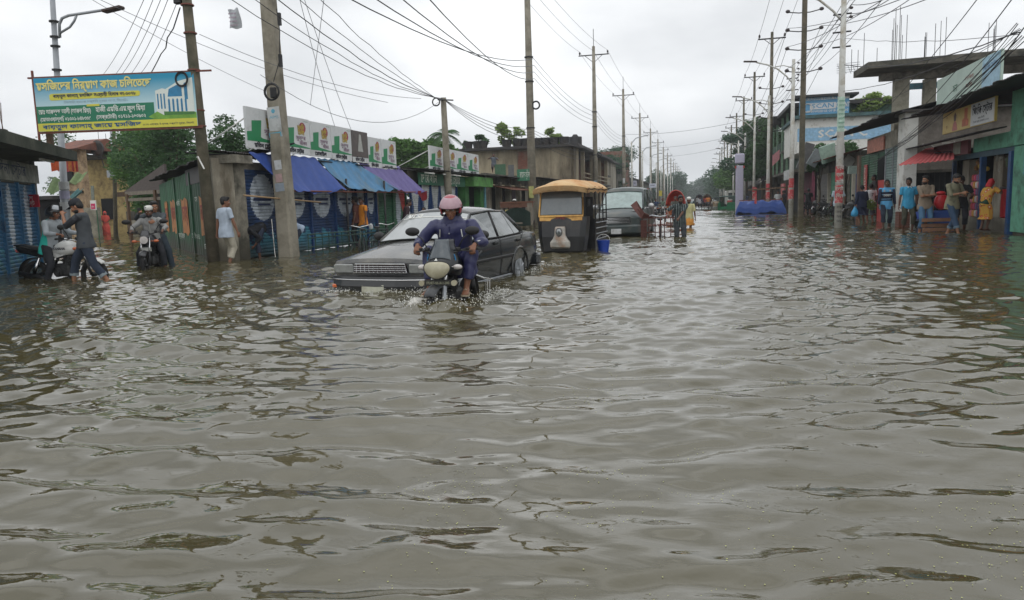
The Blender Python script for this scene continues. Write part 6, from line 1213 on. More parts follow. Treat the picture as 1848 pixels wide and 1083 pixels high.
  mb = MB(); mb.ell((0, .52, .86), (.095, .08, .095), 18, 12); hs_ = mb.build('headlight_shell', P if style == 'street' else M_black, t, smooth=True)
  mb = MB(); mb.cyl((0, .585, .86), .082, .03, 'y', 20); mb.build('headlight_lens', M_clear, hs_)
  if style == 'street': mb = MB(); mb.grid(lambda u, v: Vector(((u - .5) * .2 * (1 - .3 * v), .52 - .1 * v - .5 * ((u - .5) * .3) ** 2, .95 + .12 * v)), 8, 5, .006); mb.build('fly_screen', P, t, smooth=True)
  mb = MB(); mb.box((0, .42, .645), (.2, .008, .09)); mb.build('number_plate', M_wht if style == 'street' else M_black, t)
 return t
# ---- cars by lofted sections
def car_body(secs):
 """secs: (y, half width sill, half width waist, half width shoulder, z sill, z waist, z shoulder, z crown)"""
 L_ = []
 for y, ws, ww, wsh, zs, zw, zsh, zc in secs:
  h = [(ws * .9, zs), (ws, zs + .06), (ww, zw), (wsh + .012, zsh - .05), (wsh - .02, zsh), (wsh * .7, zsh + (zc - zsh) * .6), (wsh * .35, zsh + (zc - zsh) * .92)]
  pts = [Vector((x, y, z)) for x, z in h] + [Vector((0, y, zc))] + [Vector((-x, y, z)) for x, z in h[::-1]]
  L_.append(pts)
 return L_
def boolean_cut(o, cutters):
 dg = None
 for c in cutters:
  m = o.modifiers.new('cut', 'BOOLEAN'); m.operation = 'DIFFERENCE'; m.object = c; m.solver = 'EXACT'
 dg = bpy.context.evaluated_depsgraph_get(); me = bpy.data.meshes.new_from_object(o.evaluated_get(dg)); o.modifiers.clear(); o.data = me
 for c in cutters: bpy.data.objects.remove(c)
def car_wheel(t, x, y, r, w, rim=M_galv):
 s = 1 if x > 0 else -1
 mb = MB(); mb.torus((x, y, r), r - .055, .06, 'x', 36, 10, w / .12); o = mb.build('wheel', M_tyre, t, smooth=True)
 mb = MB(); mb.cyl((x + s * .01, y, r), r - .1, w * .8, 'x', 28); mb.cyl((x + s * (w * .4 + .012), y, r), r - .12, .02, 'x', 24); mb.cyl((x + s * (w * .4 + .03), y, r), .05, .03, 'x', 14)
 for k in range(7): a = k * .8976; mb.tube([(x + s * (w * .4 + .02), y + .05 * math.cos(a), r + .05 * math.sin(a)), (x + s * (w * .4 + .02), y + (r - .12) * math.cos(a), r + (r - .12) * math.sin(a))], .018, 5)
 mb.build('hubcap', rim, o); return o
def quad(t, name, pts, m, th=.012, nrm=None, sub=1, bulge=0):
 p = [Vector(q) for q in pts]; n = nrm or (p[1] - p[0]).cross(p[3] - p[0]).normalized(); n = Vector(n)
 mb = MB(); ns = 8 if bulge else 1
 def f(u, v): return p[0].lerp(p[1], u).lerp(p[3].lerp(p[2], u), v) + n * bulge * (1 - (2 * u - 1) ** 2)
 vs = [f(i / ns, j / ns) for i in range(ns + 1) for j in range(ns + 1)]; w = ns + 1; k = len(vs); vs += [v - n * th for v in vs]; fs = []
 for i in range(ns):
  for j in range(ns): a = i * w + j; fs += [(a, a + w, a + w + 1, a + 1), (k + a, k + a + 1, k + a + w + 1, k + a + w)]
 for i in range(ns): a = i * w; fs.append((a, k + a, k + a + w, a + w)); a = i * w + ns; fs.append((a, a + w, k + a + w, k + a)); a = i; fs.append((a, a + 1, k + a + 1, k + a)); a = ns * w + i; fs.append((a, k + a, k + a + 1, a + 1))
 mb.add(vs, fs); return mb.build(name, m, t, smooth=False)
def sedan(loc, rz):
 t = thing('sedan_car', 'dark grey old sedan with chrome grille ploughing through the water behind the motorcycle', 'car', loc, rz)
 P = mat('car grey', s2l((38, 41, 43)), .22, var=.06, coat=.5, scale=2, dirt=s2l((104, 100, 90)), dirt_amt=.35)
 TR = C('black trim', (26, 26, 27), .5)
 S = [(2.06, .62, .72, .70, .42, .52, .64, .665), (2.02, .70, .79, .775, .30, .52, .68, .72), (1.75, .74, .815, .79, .22, .52, .71, .79), (1.3, .77, .825, .80, .20, .54, .76, .865), (.85, .78, .83, .80, .20, .56, .82, .93), (.6, .78, .83, .79, .20, .56, .86, .94),
   (0, .78, .83, .79, .20, .56, .88, .92), (-.9, .78, .83, .79, .20, .56, .90, .93), (-1.3, .77, .825, .78, .20, .56, .91, .95), (-1.75, .75, .81, .77, .24, .56, .91, .965), (-2.1, .72, .79, .75, .34, .58, .89, .945), (-2.18, .66, .74, .71, .42, .58, .84, .88)]
 body = MB().loft(car_body(S)).build('body', P, t)
 cut = []
 for y in (1.3, -1.14):
  for s in (-1, 1): c = MB(); c.cyl((s * .8, y, .30), .36, .5, 'x', 32); cut.append(c.build('cut', TR, None))
 boolean_cut(body, cut)
 body.data.polygons.foreach_set('use_smooth', [True] * len(body.data.polygons)); body.data.set_sharp_from_angle(angle=R(28))
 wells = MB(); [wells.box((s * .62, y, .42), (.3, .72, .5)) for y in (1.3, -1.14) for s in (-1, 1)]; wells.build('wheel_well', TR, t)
 for y in (1.3, -1.14):
  for s in (-1, 1):
   car_wheel(t, s * .73, y, .295, .17)
   mb = MB(); pts = [Vector((s * .826, y + .375 * math.cos(a), .30 + .375 * math.sin(a))) for a in [R(-8 + 196 * i / 20) for i in range(21)]]; mb.tube(pts, .02, 6); mb.build('arch_lip', P, t, smooth=True)
 rt = [(.28, .56, 1.30), (.1, .575, 1.335), (-.4, .59, 1.355), (-.85, .58, 1.34), (-1.0, .565, 1.315)]
 mb = MB(); mb.loft([[Vector((x * w, y, z + .045 * (1 - x * x) - .05 * abs(x) ** 6)) for x in (-1, -.92, -.7, -.35, 0, .35, .7, .92, 1)] + [Vector((x * w, y, z - .03 + .03 * (1 - x * x) - .05 * abs(x) ** 6)) for x in (1, .92, .7, .35, 0, -.35, -.7, -.92, -1)] for y, w, z in rt]); mb.build('roof', P, t, smooth=True)
 A0 = lambda s: Vector((s * .70, .90, .90)); A1 = lambda s: Vector((s * .555, .28, 1.27)); B0 = lambda s: Vector((s * .78, -.28, .885)); B1 = lambda s: Vector((s * .60, -.32, 1.31)); C0 = lambda s: Vector((s * .735, -1.42, .93)); C1 = lambda s: Vector((s * .555, -.98, 1.285))
 for s in (-1, 1):
  for nm, a, b_, r_ in (('front_pillar', A0(s), A1(s), .028), ('middle_pillar', B0(s), B1(s), .03), ('rear_pillar', C0(s), C1(s), .05)):
   mb = MB(); mb.tube([a, b_], r_, 8, flat=1.0); mb.build(nm, P if nm != 'middle_pillar' else TR, t, smooth=True)
  mb = MB(); mb.tube([A1(s) + Vector((s * .01, 0, .01)), B1(s) + Vector((s * .012, 0, .01)), C1(s) + Vector((s * .01, 0, .01))], .022, 8); mb.build('roof_gutter', P, t, smooth=True)
  Q = Vector((s * .775, .62, .885))
  quad(t, 'front_window', [Q, B0(s) + Vector((0, .05, 0)), B1(s) + Vector((0, .04, -.01)), A1(s) + Vector((0, -.05, -.0))][::s], M_gls, .01)
  quad(t, 'quarter_glass', [A0(s) + Vector((s * .04, -.05, 0)), Q, A1(s) + Vector((s * .005, -.06, 0)), A1(s) + Vector((0, -.01, 0))][::s], M_gls, .01)
  quad(t, 'rear_window', [B0(s) - Vector((0, .05, 0)), Vector((s * .77, -1.0, .90)), Vector((s * .58, -.86, 1.29)), B1(s) - Vector((0, .04, .01))][::s], M_gls, .01)
  quad(t, 'rear_quarter_glass', [Vector((s * .77, -1.03, .90)), C0(s) + Vector((s * .01, .1, .0)), C1(s) + Vector((s * .01, .0, -.03)), Vector((s * .58, -.89, 1.285))][::s], M_gls, .01)
  mb = MB(); mb.tube([Vector((s * .79, .8, .885)), Vector((s * .803, -.3, .888)), Vector((s * .79, -1.4, .92))], .012, 6); mb.build('belt_trim', TR, t)
  mb = MB(); mb.tube([Vector((s * .838, 1.0, .55)), Vector((s * .848, 0, .56)), Vector((s * .838, -.8, .56))], .02, 6, flat=1.4); mb.build('rub_strip', TR, t)
  mb = MB(); mb.tube([Vector((s * .80, .95, .235)), Vector((s * .80, -.8, .235))], .018, 6); mb.build('sill_trim', M_galv, t)
  for y in (.62, -.33): mb = MB(); mb.tube([Vector((s * .80, y, .87)), Vector((s * .836, y + .01, .56)), Vector((s * .79, y, .26))], .005, 4); mb.build('door_gap', M_black, t)
  mb = MB(); mb.tube([Vector((s * .79, -1.38, .9)), Vector((s * .834, -.98, .6)), Vector((s * .834, -.82, .5)), Vector((s * .79, -.78, .26))], .005, 4); mb.build('door_gap', M_black, t)
  for y in (-.12, -1.1): mb = MB(); mb.box((s * .822, y, .80), (.03, .17, .045), bev=.012); mb.build('door_handle', TR, t)
  mb = MB(); mb.tube([(s * .78, .62, .9), (s * .86, .62, .93)], .02, 6); mb.ell((s * .92, .6, .965), (.1, .05, .07), 14, 9); mb.build('wing_mirror', TR, t, smooth=True)
  mb = MB(); mb.box((s * .60, 2.055, .575), (.30, .05, .13), bev=.015); hl = mb.build('headlight', mat('car lamp glass', s2l((120, 122, 118)), .1, var=.2, scale=14, coat=1), t)
  mb = MB(); mb.box((s * .765, 1.99, .575), (.06, .14, .12), bev=.02); mb.build('side_lamp', mat('car lamp glass', (.2, .2, .19)), hl)
  mb = MB(); mb.box((s * .73, 2.075, .33), (.16, .03, .05), bev=.01); mb.build('bumper_indicator', M_amber, t)
 quad(t, 'windscreen', [A0(1) + Vector((0, .02, .0)), A0(-1) + Vector((0, .02, .0)), A1(-1) + Vector((0, .01, .01)), A1(1) + Vector((0, .01, .01))], mat('misted windscreen', s2l((150, 154, 154)), .1, var=.08, coat=1, spec=.8, scale=2), .01, bulge=.05)
 quad(t, 'rear_screen', [C0(-1), C0(1), C1(1), C1(-1)], M_gls, .01, bulge=.03)
 mb = MB(); secs = []
 quad(t, 'sun_strip', [A1(1) + (A0(1) - A1(1)) * .19 + Vector((0, .016, .012)), A1(-1) + (A0(-1) - A1(-1)) * .19 + Vector((0, .016, .012)), A1(-1) + (A0(-1) - A1(-1)) * .17 + Vector((0, .016, .014)), A1(1) + (A0(1) - A1(1)) * .17 + Vector((0, .016, .014))], M_wht, .003, bulge=.05)
 up = (A1(1) - A0(1)).normalized(); up.x = 0
 o_ = (A1(1) + A1(-1)) / 2 + (A0(1) - A1(1)) * .095 + Vector((0, .062, .03)); o_.x = .0
 for dx, s_ in ((.27, 'মা বাবা'), (-.22, 'র েদায়া')): text(s_, .17, M_wht, basis(o_ + Vector((dx, -.008, 0)), (-1, 0, 0), up), t, .44, bold=.004)
 mb = MB(); mb.tube([(.15, .93, .925), (.0, .86, .95), (-.28, .82, .965)], .009, 5); mb.tube([(-.25, .93, .925), (-.4, .86, .95), (-.62, .80, .96)], .009, 5); mb.tube([(.6, .88, .93), (.2, .84, .955)], .008, 5); mb.build('wiper', M_black, t)
 mb = MB(); mb.b2((-.66, .3, .5), (.66, -1.35, .88)); mb.b2((-.5, .1, .88), (-.1, .02, 1.15), .03); mb.b2((.1, .1, .88), (.5, .02, 1.15), .03); mb.b2((-.55, -.75, .88), (.55, -.85, 1.1), .03); mb.build('interior', M_dark, t)
 mb = MB(); mb.box((0, 2.07, .58), (.84, .04, .115), bev=.01); g = mb.build('grille', C('grille dark', (46, 34, 36), .5), t)
 mb = MB(); mb.tube([(-.43, 2.1, .525), (.43, 2.1, .525), (.40, 2.09, .64), (-.40, 2.09, .64), (-.43, 2.1, .525)], .009, 5)
 for k in range(12): x = -.38 + .069 * k; mb.tube([(x, 2.1, .53), (x, 2.095, .635)], .0035, 4)
 for k in range(3): z = .553 + .027 * k; mb.tube([(-.42, 2.1, z), (.42, 2.1, z)], .003, 4)
 mb.build('grille_bars', M_chrome, g)
 secs = []
 for x in (-.84, -.80, -.6, -.3, 0, .3, .6, .80, .84):
  y = 2.18 - .17 * abs(x / .84) ** 4; d = .0 if abs(x) < .83 else .1
  secs.append([Vector((x, y - .12 - d, .24)), Vector((x, y - d, .24)), Vector((x, y + .02 - d, .34)), Vector((x, y - d, .47)), Vector((x, y - .12 - d, .49))])
 MB().loft(secs).build('front_bumper', C('bumper black', (30, 31, 32), .3, coat=.5), t, smooth=False)
 mb = MB(); mb.tube([Vector((x, 2.195 - .17 * abs(x / .84) ** 4, .43)) for x in (-.83, -.7, -.4, 0, .4, .7, .83)], .009, 6); mb.build('bumper_chrome', M_chrome, t, smooth=True)
 mb = MB(); mb.b2((-.8, 1.95, .14), (.8, 2.1, .24)); mb.build('air_dam', TR, t)
 mb = MB(); mb.b2((-.82, -2.08, .28), (.82, -2.26, .5), .04); mb.build('rear_bumper', P, t)
 mb = MB(); mb.box((-.58, -2.15, .70), (.24, .08, .14), bev=.02); mb.build('tail_light', M_redl, t); mb = MB(); mb.box((.58, -2.15, .70), (.24, .08, .14), bev=.02); mb.build('tail_light', M_redl, t)
 mb = MB(); mb.box((.06, 2.2, .275), (.36, .012, .17), rot=(.12, .03, 0), bev=.004); pl = mb.build('number_plate', mat('muddy plate', s2l((176, 176, 158)), .5, var=.15, scale=9, dirt=s2l((130, 124, 104)), dirt_amt=.5), t)
 mb = MB(); mb.tube([(.78, 1.0, .845), (.3, 1.15, .885), (-.3, 1.15, .885), (-.78, 1.0, .845)], .003, 4); mb.tube([(.73, 1.95, .69), (0, 2.03, .70), (-.73, 1.95, .69)], .003, 4); mb.build('bonnet_gap', M_black, t)
 return t
def minivan(loc, rz):
 t = thing('minivan', 'dark green-grey minivan with chrome grille following the three wheeler', 'van', loc, rz)
 P = mat('van paint', s2l((48, 58, 58)), .35, var=.08, coat=.25, dirt=s2l((84, 84, 76)), dirt_amt=.4); TR = M_black
 S = [(2.22, .66, .74, .70, .36, .55, .78, .82), (2.1, .74, .82, .78, .24, .55, .86, .92), (1.7, .78, .84, .80, .22, .6, .96, 1.04), (1.35, .80, .845, .80, .22, .6, 1.04, 1.12), (.8, .80, .845, .79, .22, .6, 1.08, 1.12), (0, .80, .845, .79, .22, .6, 1.1, 1.12), (-1.5, .80, .845, .79, .22, .6, 1.1, 1.12), (-2.1, .78, .82, .77, .3, .6, 1.08, 1.1), (-2.2, .72, .78, .74, .4, .6, 1.0, 1.05)]
 body = MB().loft(car_body(S)).build('body', P, t); cut = []
 for y in (1.38, -1.4):
  for s in (-1, 1): c = MB(); c.cyl((s * .82, y, .33), .4, .5, 'x', 28); cut.append(c.build('cut', TR, None))
 boolean_cut(body, cut); body.data.polygons.foreach_set('use_smooth', [True] * len(body.data.polygons)); body.data.set_sharp_from_angle(angle=R(28))
 for y in (1.38, -1.4):
  for s in (-1, 1): car_wheel(t, s * .74, y, .32, .19)
 mb = MB(); mb.b2((-.6, -1.9, .4), (.6, 1.8, 1.0)); mb.build('interior', M_dark, t)
 rt = [(.62, .66, 1.72), (.3, .69, 1.79), (-.6, .70, 1.82), (-1.7, .69, 1.80), (-2.05, .66, 1.74)]
 mb = MB(); mb.loft([[Vector((x * w, y, z + .05 * (1 - x * x) - .06 * abs(x) ** 6)) for x in (-1, -.92, -.7, -.35, 0, .35, .7, .92, 1)] + [Vector((x * w, y, z - .04 + .03 * (1 - x * x) - .06 * abs(x) ** 6)) for x in (1, .92, .7, .35, 0, -.35, -.7, -.92, -1)] for y, w, z in rt]); mb.build('roof', mat('van roof', s2l((88, 96, 94)), .4, coat=.2), t, smooth=True)
 for s in (-1, 1):
  pil = [(Vector((s * .74, 1.32, 1.08)), Vector((s * .655, .6, 1.70)), .035), (Vector((s * .80, .42, 1.09)), Vector((s * .69, .3, 1.74)), .03), (Vector((s * .80, -.75, 1.1)), Vector((s * .70, -.75, 1.76)), .03), (Vector((s * .78, -2.05, 1.08)), Vector((s * .66, -1.98, 1.72)), .05)]
  for a, b_, r_ in pil: mb = MB(); mb.tube([a, b_], r_, 8); mb.build('pillar', P, t, smooth=True)
  for (a, a1, _), (b_, b1, _) in zip(pil[:-1], pil[1:]): quad(t, 'side_window', [a, b_, b1, a1][::s], M_gls, .01)
  mb = MB(); mb.tube([(s * .8, .9, 1.1), (s * .9, .9, 1.12)], .02, 6); mb.ell((s * .97, .88, 1.17), (.11, .06, .1), 14, 9); mb.build('wing_mirror', mat('silver mirror', s2l((176, 176, 176)), .25, metal=.5), t, smooth=True)
  mb = MB(); mb.add([(s * .42, 2.19, .64), (s * .74, 2.02, .66), (s * .79, 1.88, .84), (s * .76, 1.93, .88), (s * .46, 2.15, .82)] + [(s * .42, 2.12, .64), (s * .72, 1.95, .66), (s * .75, 1.85, .84), (s * .72, 1.88, .88), (s * .46, 2.08, .82)], [(0, 1, 2, 3, 4)[::s], (9, 8, 7, 6, 5)[::s], (0, 5, 6, 1)[::s], (3, 8, 9, 4)[::s], (0, 4, 9, 5)[::s]]); mb.build('headlight', M_lens, t)
  mb = MB(); mb.box((s * .775, 1.93, .73), (.05, .1, .12), bev=.01); mb.build('indicator', M_amber, t); mb = MB(); mb.cyl((s * .6, 2.24, .38), .055, .04, 'y', 14); mb.build('fog_lamp', M_lens, t)
  for y in (.42, -.75): mb = MB(); mb.tube([(s * .80, y, 1.08), (s * .85, y, .6), (s * .81, y, .26)], .006, 4); mb.build('door_gap', M_black, t)
 quad(t, 'windscreen', [(.74, 1.33, 1.09), (-.74, 1.33, 1.09), (-.655, .6, 1.71), (.655, .6, 1.71)], mat('pale windscreen', s2l((128, 146, 142)), .1, coat=1, spec=.8), .01, bulge=.06)
 quad(t, 'top_tint', [(.672, .70, 1.66), (-.672, .70, 1.66), (-.655, .57, 1.755), (.655, .57, 1.755)], P, .01, bulge=.06); mb = MB(); mb.tube([(.5, 1.33, 1.1), (.1, 1.2, 1.2)], .01, 5); mb.tube([(-.1, 1.33, 1.12), (-.55, 1.2, 1.19)], .01, 5); mb.build('wiper', M_black, t)
 mb = MB(); mb.b2((-.42, 2.16, .62), (.42, 2.24, .84), .01); g = mb.build('grille', M_black, t); mb = MB(); [mb.b2((-.41, 2.235, .635 + .05 * k), (.41, 2.25, .66 + .05 * k)) for k in range(4)]; mb.build('grille_bars', M_chrome, g)
 mb = MB(); mb.b2((-.83, 2.0, .26), (.83, 2.28, .58), .06); mb.build('front_bumper', P, t); mb = MB(); mb.box((.05, 2.29, .36), (.34, .01, .17)); mb.build('number_plate', M_paper, t); return t
SEDAN_C = (0, 0)
fl = G(600, 530)
hd = math.atan2(-2.92 - (-3.15), 1)
car_rz = math.pi - R(8)
def local_to(rz, l): c, s = math.cos(rz), math.sin(rz); return Vector((l[0] * c - l[1] * s, l[0] * s + l[1] * c, 0))
o_ = local_to(car_rz, (.84, 2.05)); cl = Vector((fl.x, fl.y, 0)) - o_
sedan((cl.x, cl.y, -.21), car_rz)
mv = G(1092, 427); vrz = math.pi - R(2); o_ = local_to(vrz, (.1, 2.3)); minivan((mv.x - o_.x + .42, mv.y - o_.y - .8, -.16), vrz)
mp_ = G(783, 557); HERO_RZ = math.pi + R(1); o_ = local_to(HERO_RZ, (0, .75)); HERO = Vector((mp_.x - o_.x, mp_.y - o_.y, -.36))
motorcycle('black motorcycle with a smoky screen and big headlamp riding toward the viewer', 'fairing', HERO, HERO_RZ, (24, 27, 32), (60, 150, 210), lean=0)
wb = (G(70, 500) + G(182, 500)) / 2
ang = math.atan2(G(182, 498).y - G(70, 500).y, G(182, 498).x - G(70, 500).x)
WB = Vector((wb.x, wb.y - .1, -.24)); WB_RZ = ang - math.pi / 2
motorcycle('white tanked motorcycle standing sideways beside the blue corner shop', 'naked', WB, WB_RZ, (206, 206, 202), text_on='YAMAHA')
sb_ = G(262, 488); SB_RZ = math.pi + R(28); o_ = local_to(SB_RZ, (0, .72)); SB = Vector((sb_.x - o_.x, sb_.y - o_.y, -.2))
motorcycle('black street motorcycle carrying two men beside the green tin shop', 'street', SB, SB_RZ, (28, 29, 34))
def three_wheeler(loc, rz, label, body=(15, 16, 18), roof=(204, 172, 126), detailed=True):
 t = thing('three_wheeler', label, 'three wheeler', loc, rz); B = mat('tw body %d %d %d' % body, s2l(body), .4, coat=.15, dirt=s2l((48, 42, 36)), dirt_amt=.3); Y_ = mat('tw roof %d' % roof[0], s2l(roof), .7, var=.12, scale=3, dirt=s2l((186, 130, 74)), dirt_amt=.45)
 YF = C('yellow frame paint', (206, 160, 84), .5, dirt=s2l((150, 100, 50)), dirt_amt=.3)
 secs = []
 for z, w, y, d in ((.12, .50, 1.38, .5), (.3, .62, 1.46, .6), (.62, .68, 1.46, .6), (.92, .71, 1.40, .6), (1.06, .71, 1.36, .6)):
  secs.append([Vector((-w, y - d, z)), Vector((w, y - d, z)), Vector((w, y - .16, z)), Vector((w * .8, y - .03, z)), Vector((w * .4, y, z)), Vector((-w * .4, y, z)), Vector((-w * .8, y - .03, z)), Vector((-w, y - .16, z))])
 MB().loft(secs).build('front_body', B, t, smooth=False)
 quad(t, 'yellow_panel', [(.62, 1.375, 1.08), (-.62, 1.375, 1.08), (-.62, 1.39, .98), (.62, 1.39, .98)], YF, .012, bulge=.03)
 text('েদায়া', .09, M_tred, basis((0, 1.42, 1.035), (-1, 0, 0)), t, .3)
 quad(t, 'windscreen', [(.60, 1.36, 1.12), (-.60, 1.36, 1.12), (-.57, 1.2, 1.64), (.57, 1.2, 1.64)], mat('dusty screen', s2l((92, 98, 100)), .12, coat=.8, var=.15), .01)
 mb = MB(); fr = [(.64, 1.37, 1.08), (.61, 1.21, 1.68), (-.61, 1.21, 1.68), (-.64, 1.37, 1.08), (.64, 1.37, 1.08)]; mb.tube(fr, .028, 6); mb.build('windscreen_frame', YF, t)
 def rf(u, v):
  x = (u - .5) * 2; y = 1.42 - 2.85 * v; cam_ = 1 - abs(x) ** 2.6
  z = 1.72 + .2 * cam_ * min(1, .35 + v * 3) - .02 * math.sin(v * 9.4) ** 2
  if v < .06: z -= .03
  return Vector((x * .79, y + .12 * (1 - x * x) * (v < .5) * (1 - v * 2), z))
 MB().grid(rf, 18, 16, .03).build('roof_canvas', Y_, t, smooth=True)
 mb = MB().grid(lambda u, v: rf(u, 0) + Vector((0, .012, -.11 * v)), 18, 2, .01); mb.build('roof_valance', Y_, t, smooth=True)
 for s in (-1, 1): mb = MB().grid(lambda u, v: rf((s + 1) / 2, u) + Vector((s * .008, 0, -.05 - .07 * v * (.7 + .3 * math.sin(u * 30)))), 16, 2, .01); mb.build('roof_edge', Y_, t)
 mb = MB(); mb.b2((-.76, -1.4, .26), (.76, .32, .36)); mb.b2((-.76, -1.4, .36), (-.72, .32, .98)); mb.b2((.72, -1.4, .36), (.76, .32, .98)); mb.b2((-.72, .28, .36), (.72, .32, 1.0)); mb.build('rear_tub', B, t)
 for s in (-1, 1):
  for k in range(4): mb = MB(); mb.tube([(s * .785, -1.4, .5 + .13 * k), (s * .785, .3, .5 + .13 * k)], .012, 5); mb.build('side_rail', M_galv, t)
  for y in (-1.38, -.85, -.3, .28): mb = MB(); mb.tube([(s * .76, y, .9), (s * .755, y, 1.74)], .02, 6); mb.build('roof_post', B, t)
  for z in (1.12, 1.3): mb = MB(); mb.tube([(s * .76, -1.38, z), (s * .76, .28, z)], .013, 5); mb.build('side_bar', B, t)
  mb = MB(); mb.tube([(s * .66, 1.2, 1.0), (s * .64, 1.15, 1.7)], .022, 6); mb.build('front_post', B, t)
  for k in (0, 1): car_wheel(t, s * .66, -.85, .27, .14, M_black) if k == 0 else None
  mb = MB(); mb.b2((s * .58, -1.2, .5), (s * .78, -.5, .56)); mb.build('mudguard', B, t)
 mb = MB(); mb.b2((-.7, -1.2, .6), (-.35, .1, .68), .02); mb.b2((.35, -1.2, .6), (.7, .1, .68), .02); mb.b2((-.55, .4, .62), (.55, .75, .72), .03); mb.b2((-.7, .3, .98), (.7, .34, 1.5)); mb.build('seat', M_seatm, t)
 mb = MB(); mb.b2((-.64, -.1, .2), (.64, 1.0, .28)); mb.build('floor', B, t)
 wheel(t, 1.2, .25, .1, 'front_wheel', spokes=False)
 mb = MB(); mb.tube([(-.25, .95, 1.02), (0, 1.05, 1.06), (.25, .95, 1.02)], .014, 6); mb.build('handlebar', M_black, t)
 mb = MB(); secs = [[Vector((x * w, 1.47 + d * (1 - .5 * abs(x)), z)) for x in (-1, -.6, 0, .6, 1)] + [Vector((x * w, 1.42, z)) for x in (1, .6, 0, -.6, -1)] for z, w, d in ((.36, .25, .04), (.40, .28, .13), (.5, .28, .16), (.58, .2, .16), (.66, .15, .15), (.82, .14, .12), (.85, .12, .05))]; mb.loft(secs); pod = mb.build('lamp_pod', mat('chalky white', s2l((170, 166, 158)), .5, dirt=s2l((150, 110, 80)), dirt_amt=.3), t, smooth=False)
 mb = MB(); mb.cyl((0, 1.6, .73), .1, .07, 'y', 20); rg = mb.build('headlight', M_chrome, pod); mb = MB(); mb.ell((0, 1.635, .73), (.075, .02, .075), 16, 9); mb.build('headlight_glass', M_gls, rg, smooth=True)
 mb = MB(); mb.tube([(-.68, 1.3, 1.2), (-.78, 1.3, 1.32)], .01, 5); mb.box((-.8, 1.3, 1.36), (.08, .02, .16), bev=.01); mb.build('wing_mirror', M_black, t)
 return t
tw = G(1012, 460); TWR = math.pi - R(3); o_ = local_to(TWR, (0, 1.35)); TW = Vector((tw.x - o_.x, tw.y - o_.y, -.22)); three_wheeler(TW, TWR, 'black three wheeler with a faded yellow canvas roof and rusty white lamp pod').scale = (.82, .92, 1.03)
bk = TW + local_to(TWR, (-.83, .38)); bk.z = -.02
t = wthing('bucket', 'blue plastic bucket hanging at the open side of the three wheeler', 'bucket', bk); mb = MB(); mb.tube([bk, bk + Vector((0, 0, .3))], [.12, .16], 18, cap=True); mb.build('tub', C('bucket blue', (24, 60, 150), .35), t, smooth=False); mb = MB(); mb.tube([bk + Vector((.16 * math.cos(a), 0, .3 + .14 * math.sin(a))) for a in [i * .393 for i in range(9)]], .006, 5); mb.build('handle', M_wht, t)
def auto_rickshaw(loc, rz, label, col=(24, 104, 66), k=1.0, group=None):
 t = thing('auto_rickshaw', label, 'auto rickshaw', loc, rz, group); B = C('auto green %d' % col[1], col, .35, coat=.4); CV = C('auto canvas', (40, 66, 58), .7)
 secs = []
 for y, w, z0, z1 in ((1.28, .22, .3, .75), (1.1, .5, .22, .95), (.85, .62, .2, 1.05), (.75, .64, .2, .5), (.1, .66, .2, .5), (0, .68, .2, .98), (-.9, .68, .22, .98), (-1.25, .6, .3, .9)):
  secs.append([Vector((x * w, y, z)) for x, z in ((-1, z0), (1, z0), (1, z1 - .08), (.85, z1), (-.85, z1), (-1, z1 - .08))])
 MB().loft(secs).build('body', B, t)
 def rf(u, v): x = (u - .5) * 2; y = .95 - 2.15 * v; return Vector((x * .67, y, 1.58 + .12 * (1 - x ** 4) - .35 * max(0, v - .85) * 6 * .3 - .25 * max(0, .12 - v) * 3))
 MB().grid(rf, 12, 12, .04).build('hood', CV, t, smooth=True)
 mb = MB(); mb.b2((-.66, -1.2, .95), (.66, -1.12, 1.62)); mb.b2((-.67, -1.2, .97), (-.64, -.55, 1.6)); mb.b2((.64, -1.2, .97), (.67, -.55, 1.6)); mb.build('rear_canvas', CV, t)
 quad(t, 'windscreen', [(.55, .98, 1.02), (-.55, .98, 1.02), (-.5, .85, 1.55), (.5, .85, 1.55)], M_gls, .012)
 mb = MB(); [mb.tube([(s * .62, y, .95), (s * .64, y - .02, 1.6)], .02, 5) for s in (-1, 1) for y in (.9, .05)]; mb.build('hood_post', B, t)
 mb = MB(); mb.b2((-.5, -.85, .5), (.5, -.35, .62)); mb.b2((-.5, -.95, .62), (.5, -.85, 1.1)); mb.b2((-.3, .2, .5), (.3, .45, .68)); mb.build('seat', M_seatm, t)
 wheel(t, .98, .21, .09, 'front_wheel', spokes=False); [car_wheel(t, s * .58, -.75, .21, .1, M_black) for s in (-1, 1)]
 mb = MB(); mb.cyl((0, 1.29, .68), .08, .06, 'y', 14); mb.build('headlight', M_clear, t); return t
g_ = G(1313, 377); auto_rickshaw((g_.x + .2, g_.y, -.25), R(68), 'bright green auto rickshaw standing crosswise before the cloth column');
for i, (px, py, rz, lb) in enumerate(((1291, 371, R(182), 'distant pale roofed auto rickshaw left of the green one'), (1299, 370.5, R(175), 'distant dark auto rickshaw right behind the green one'), (1247, 371.5, R(182), 'far grey-green auto rickshaw left of the crowded carts'), (1240, 370, R(178), 'far dull auto rickshaw at the left edge of the traffic'))):
 q = G(px, py); auto_rickshaw((q.x, q.y, -.3), rz, lb, ((150, 130, 100), (60, 70, 66), (70, 90, 90), (64, 80, 84))[i], group='distant auto rickshaws')
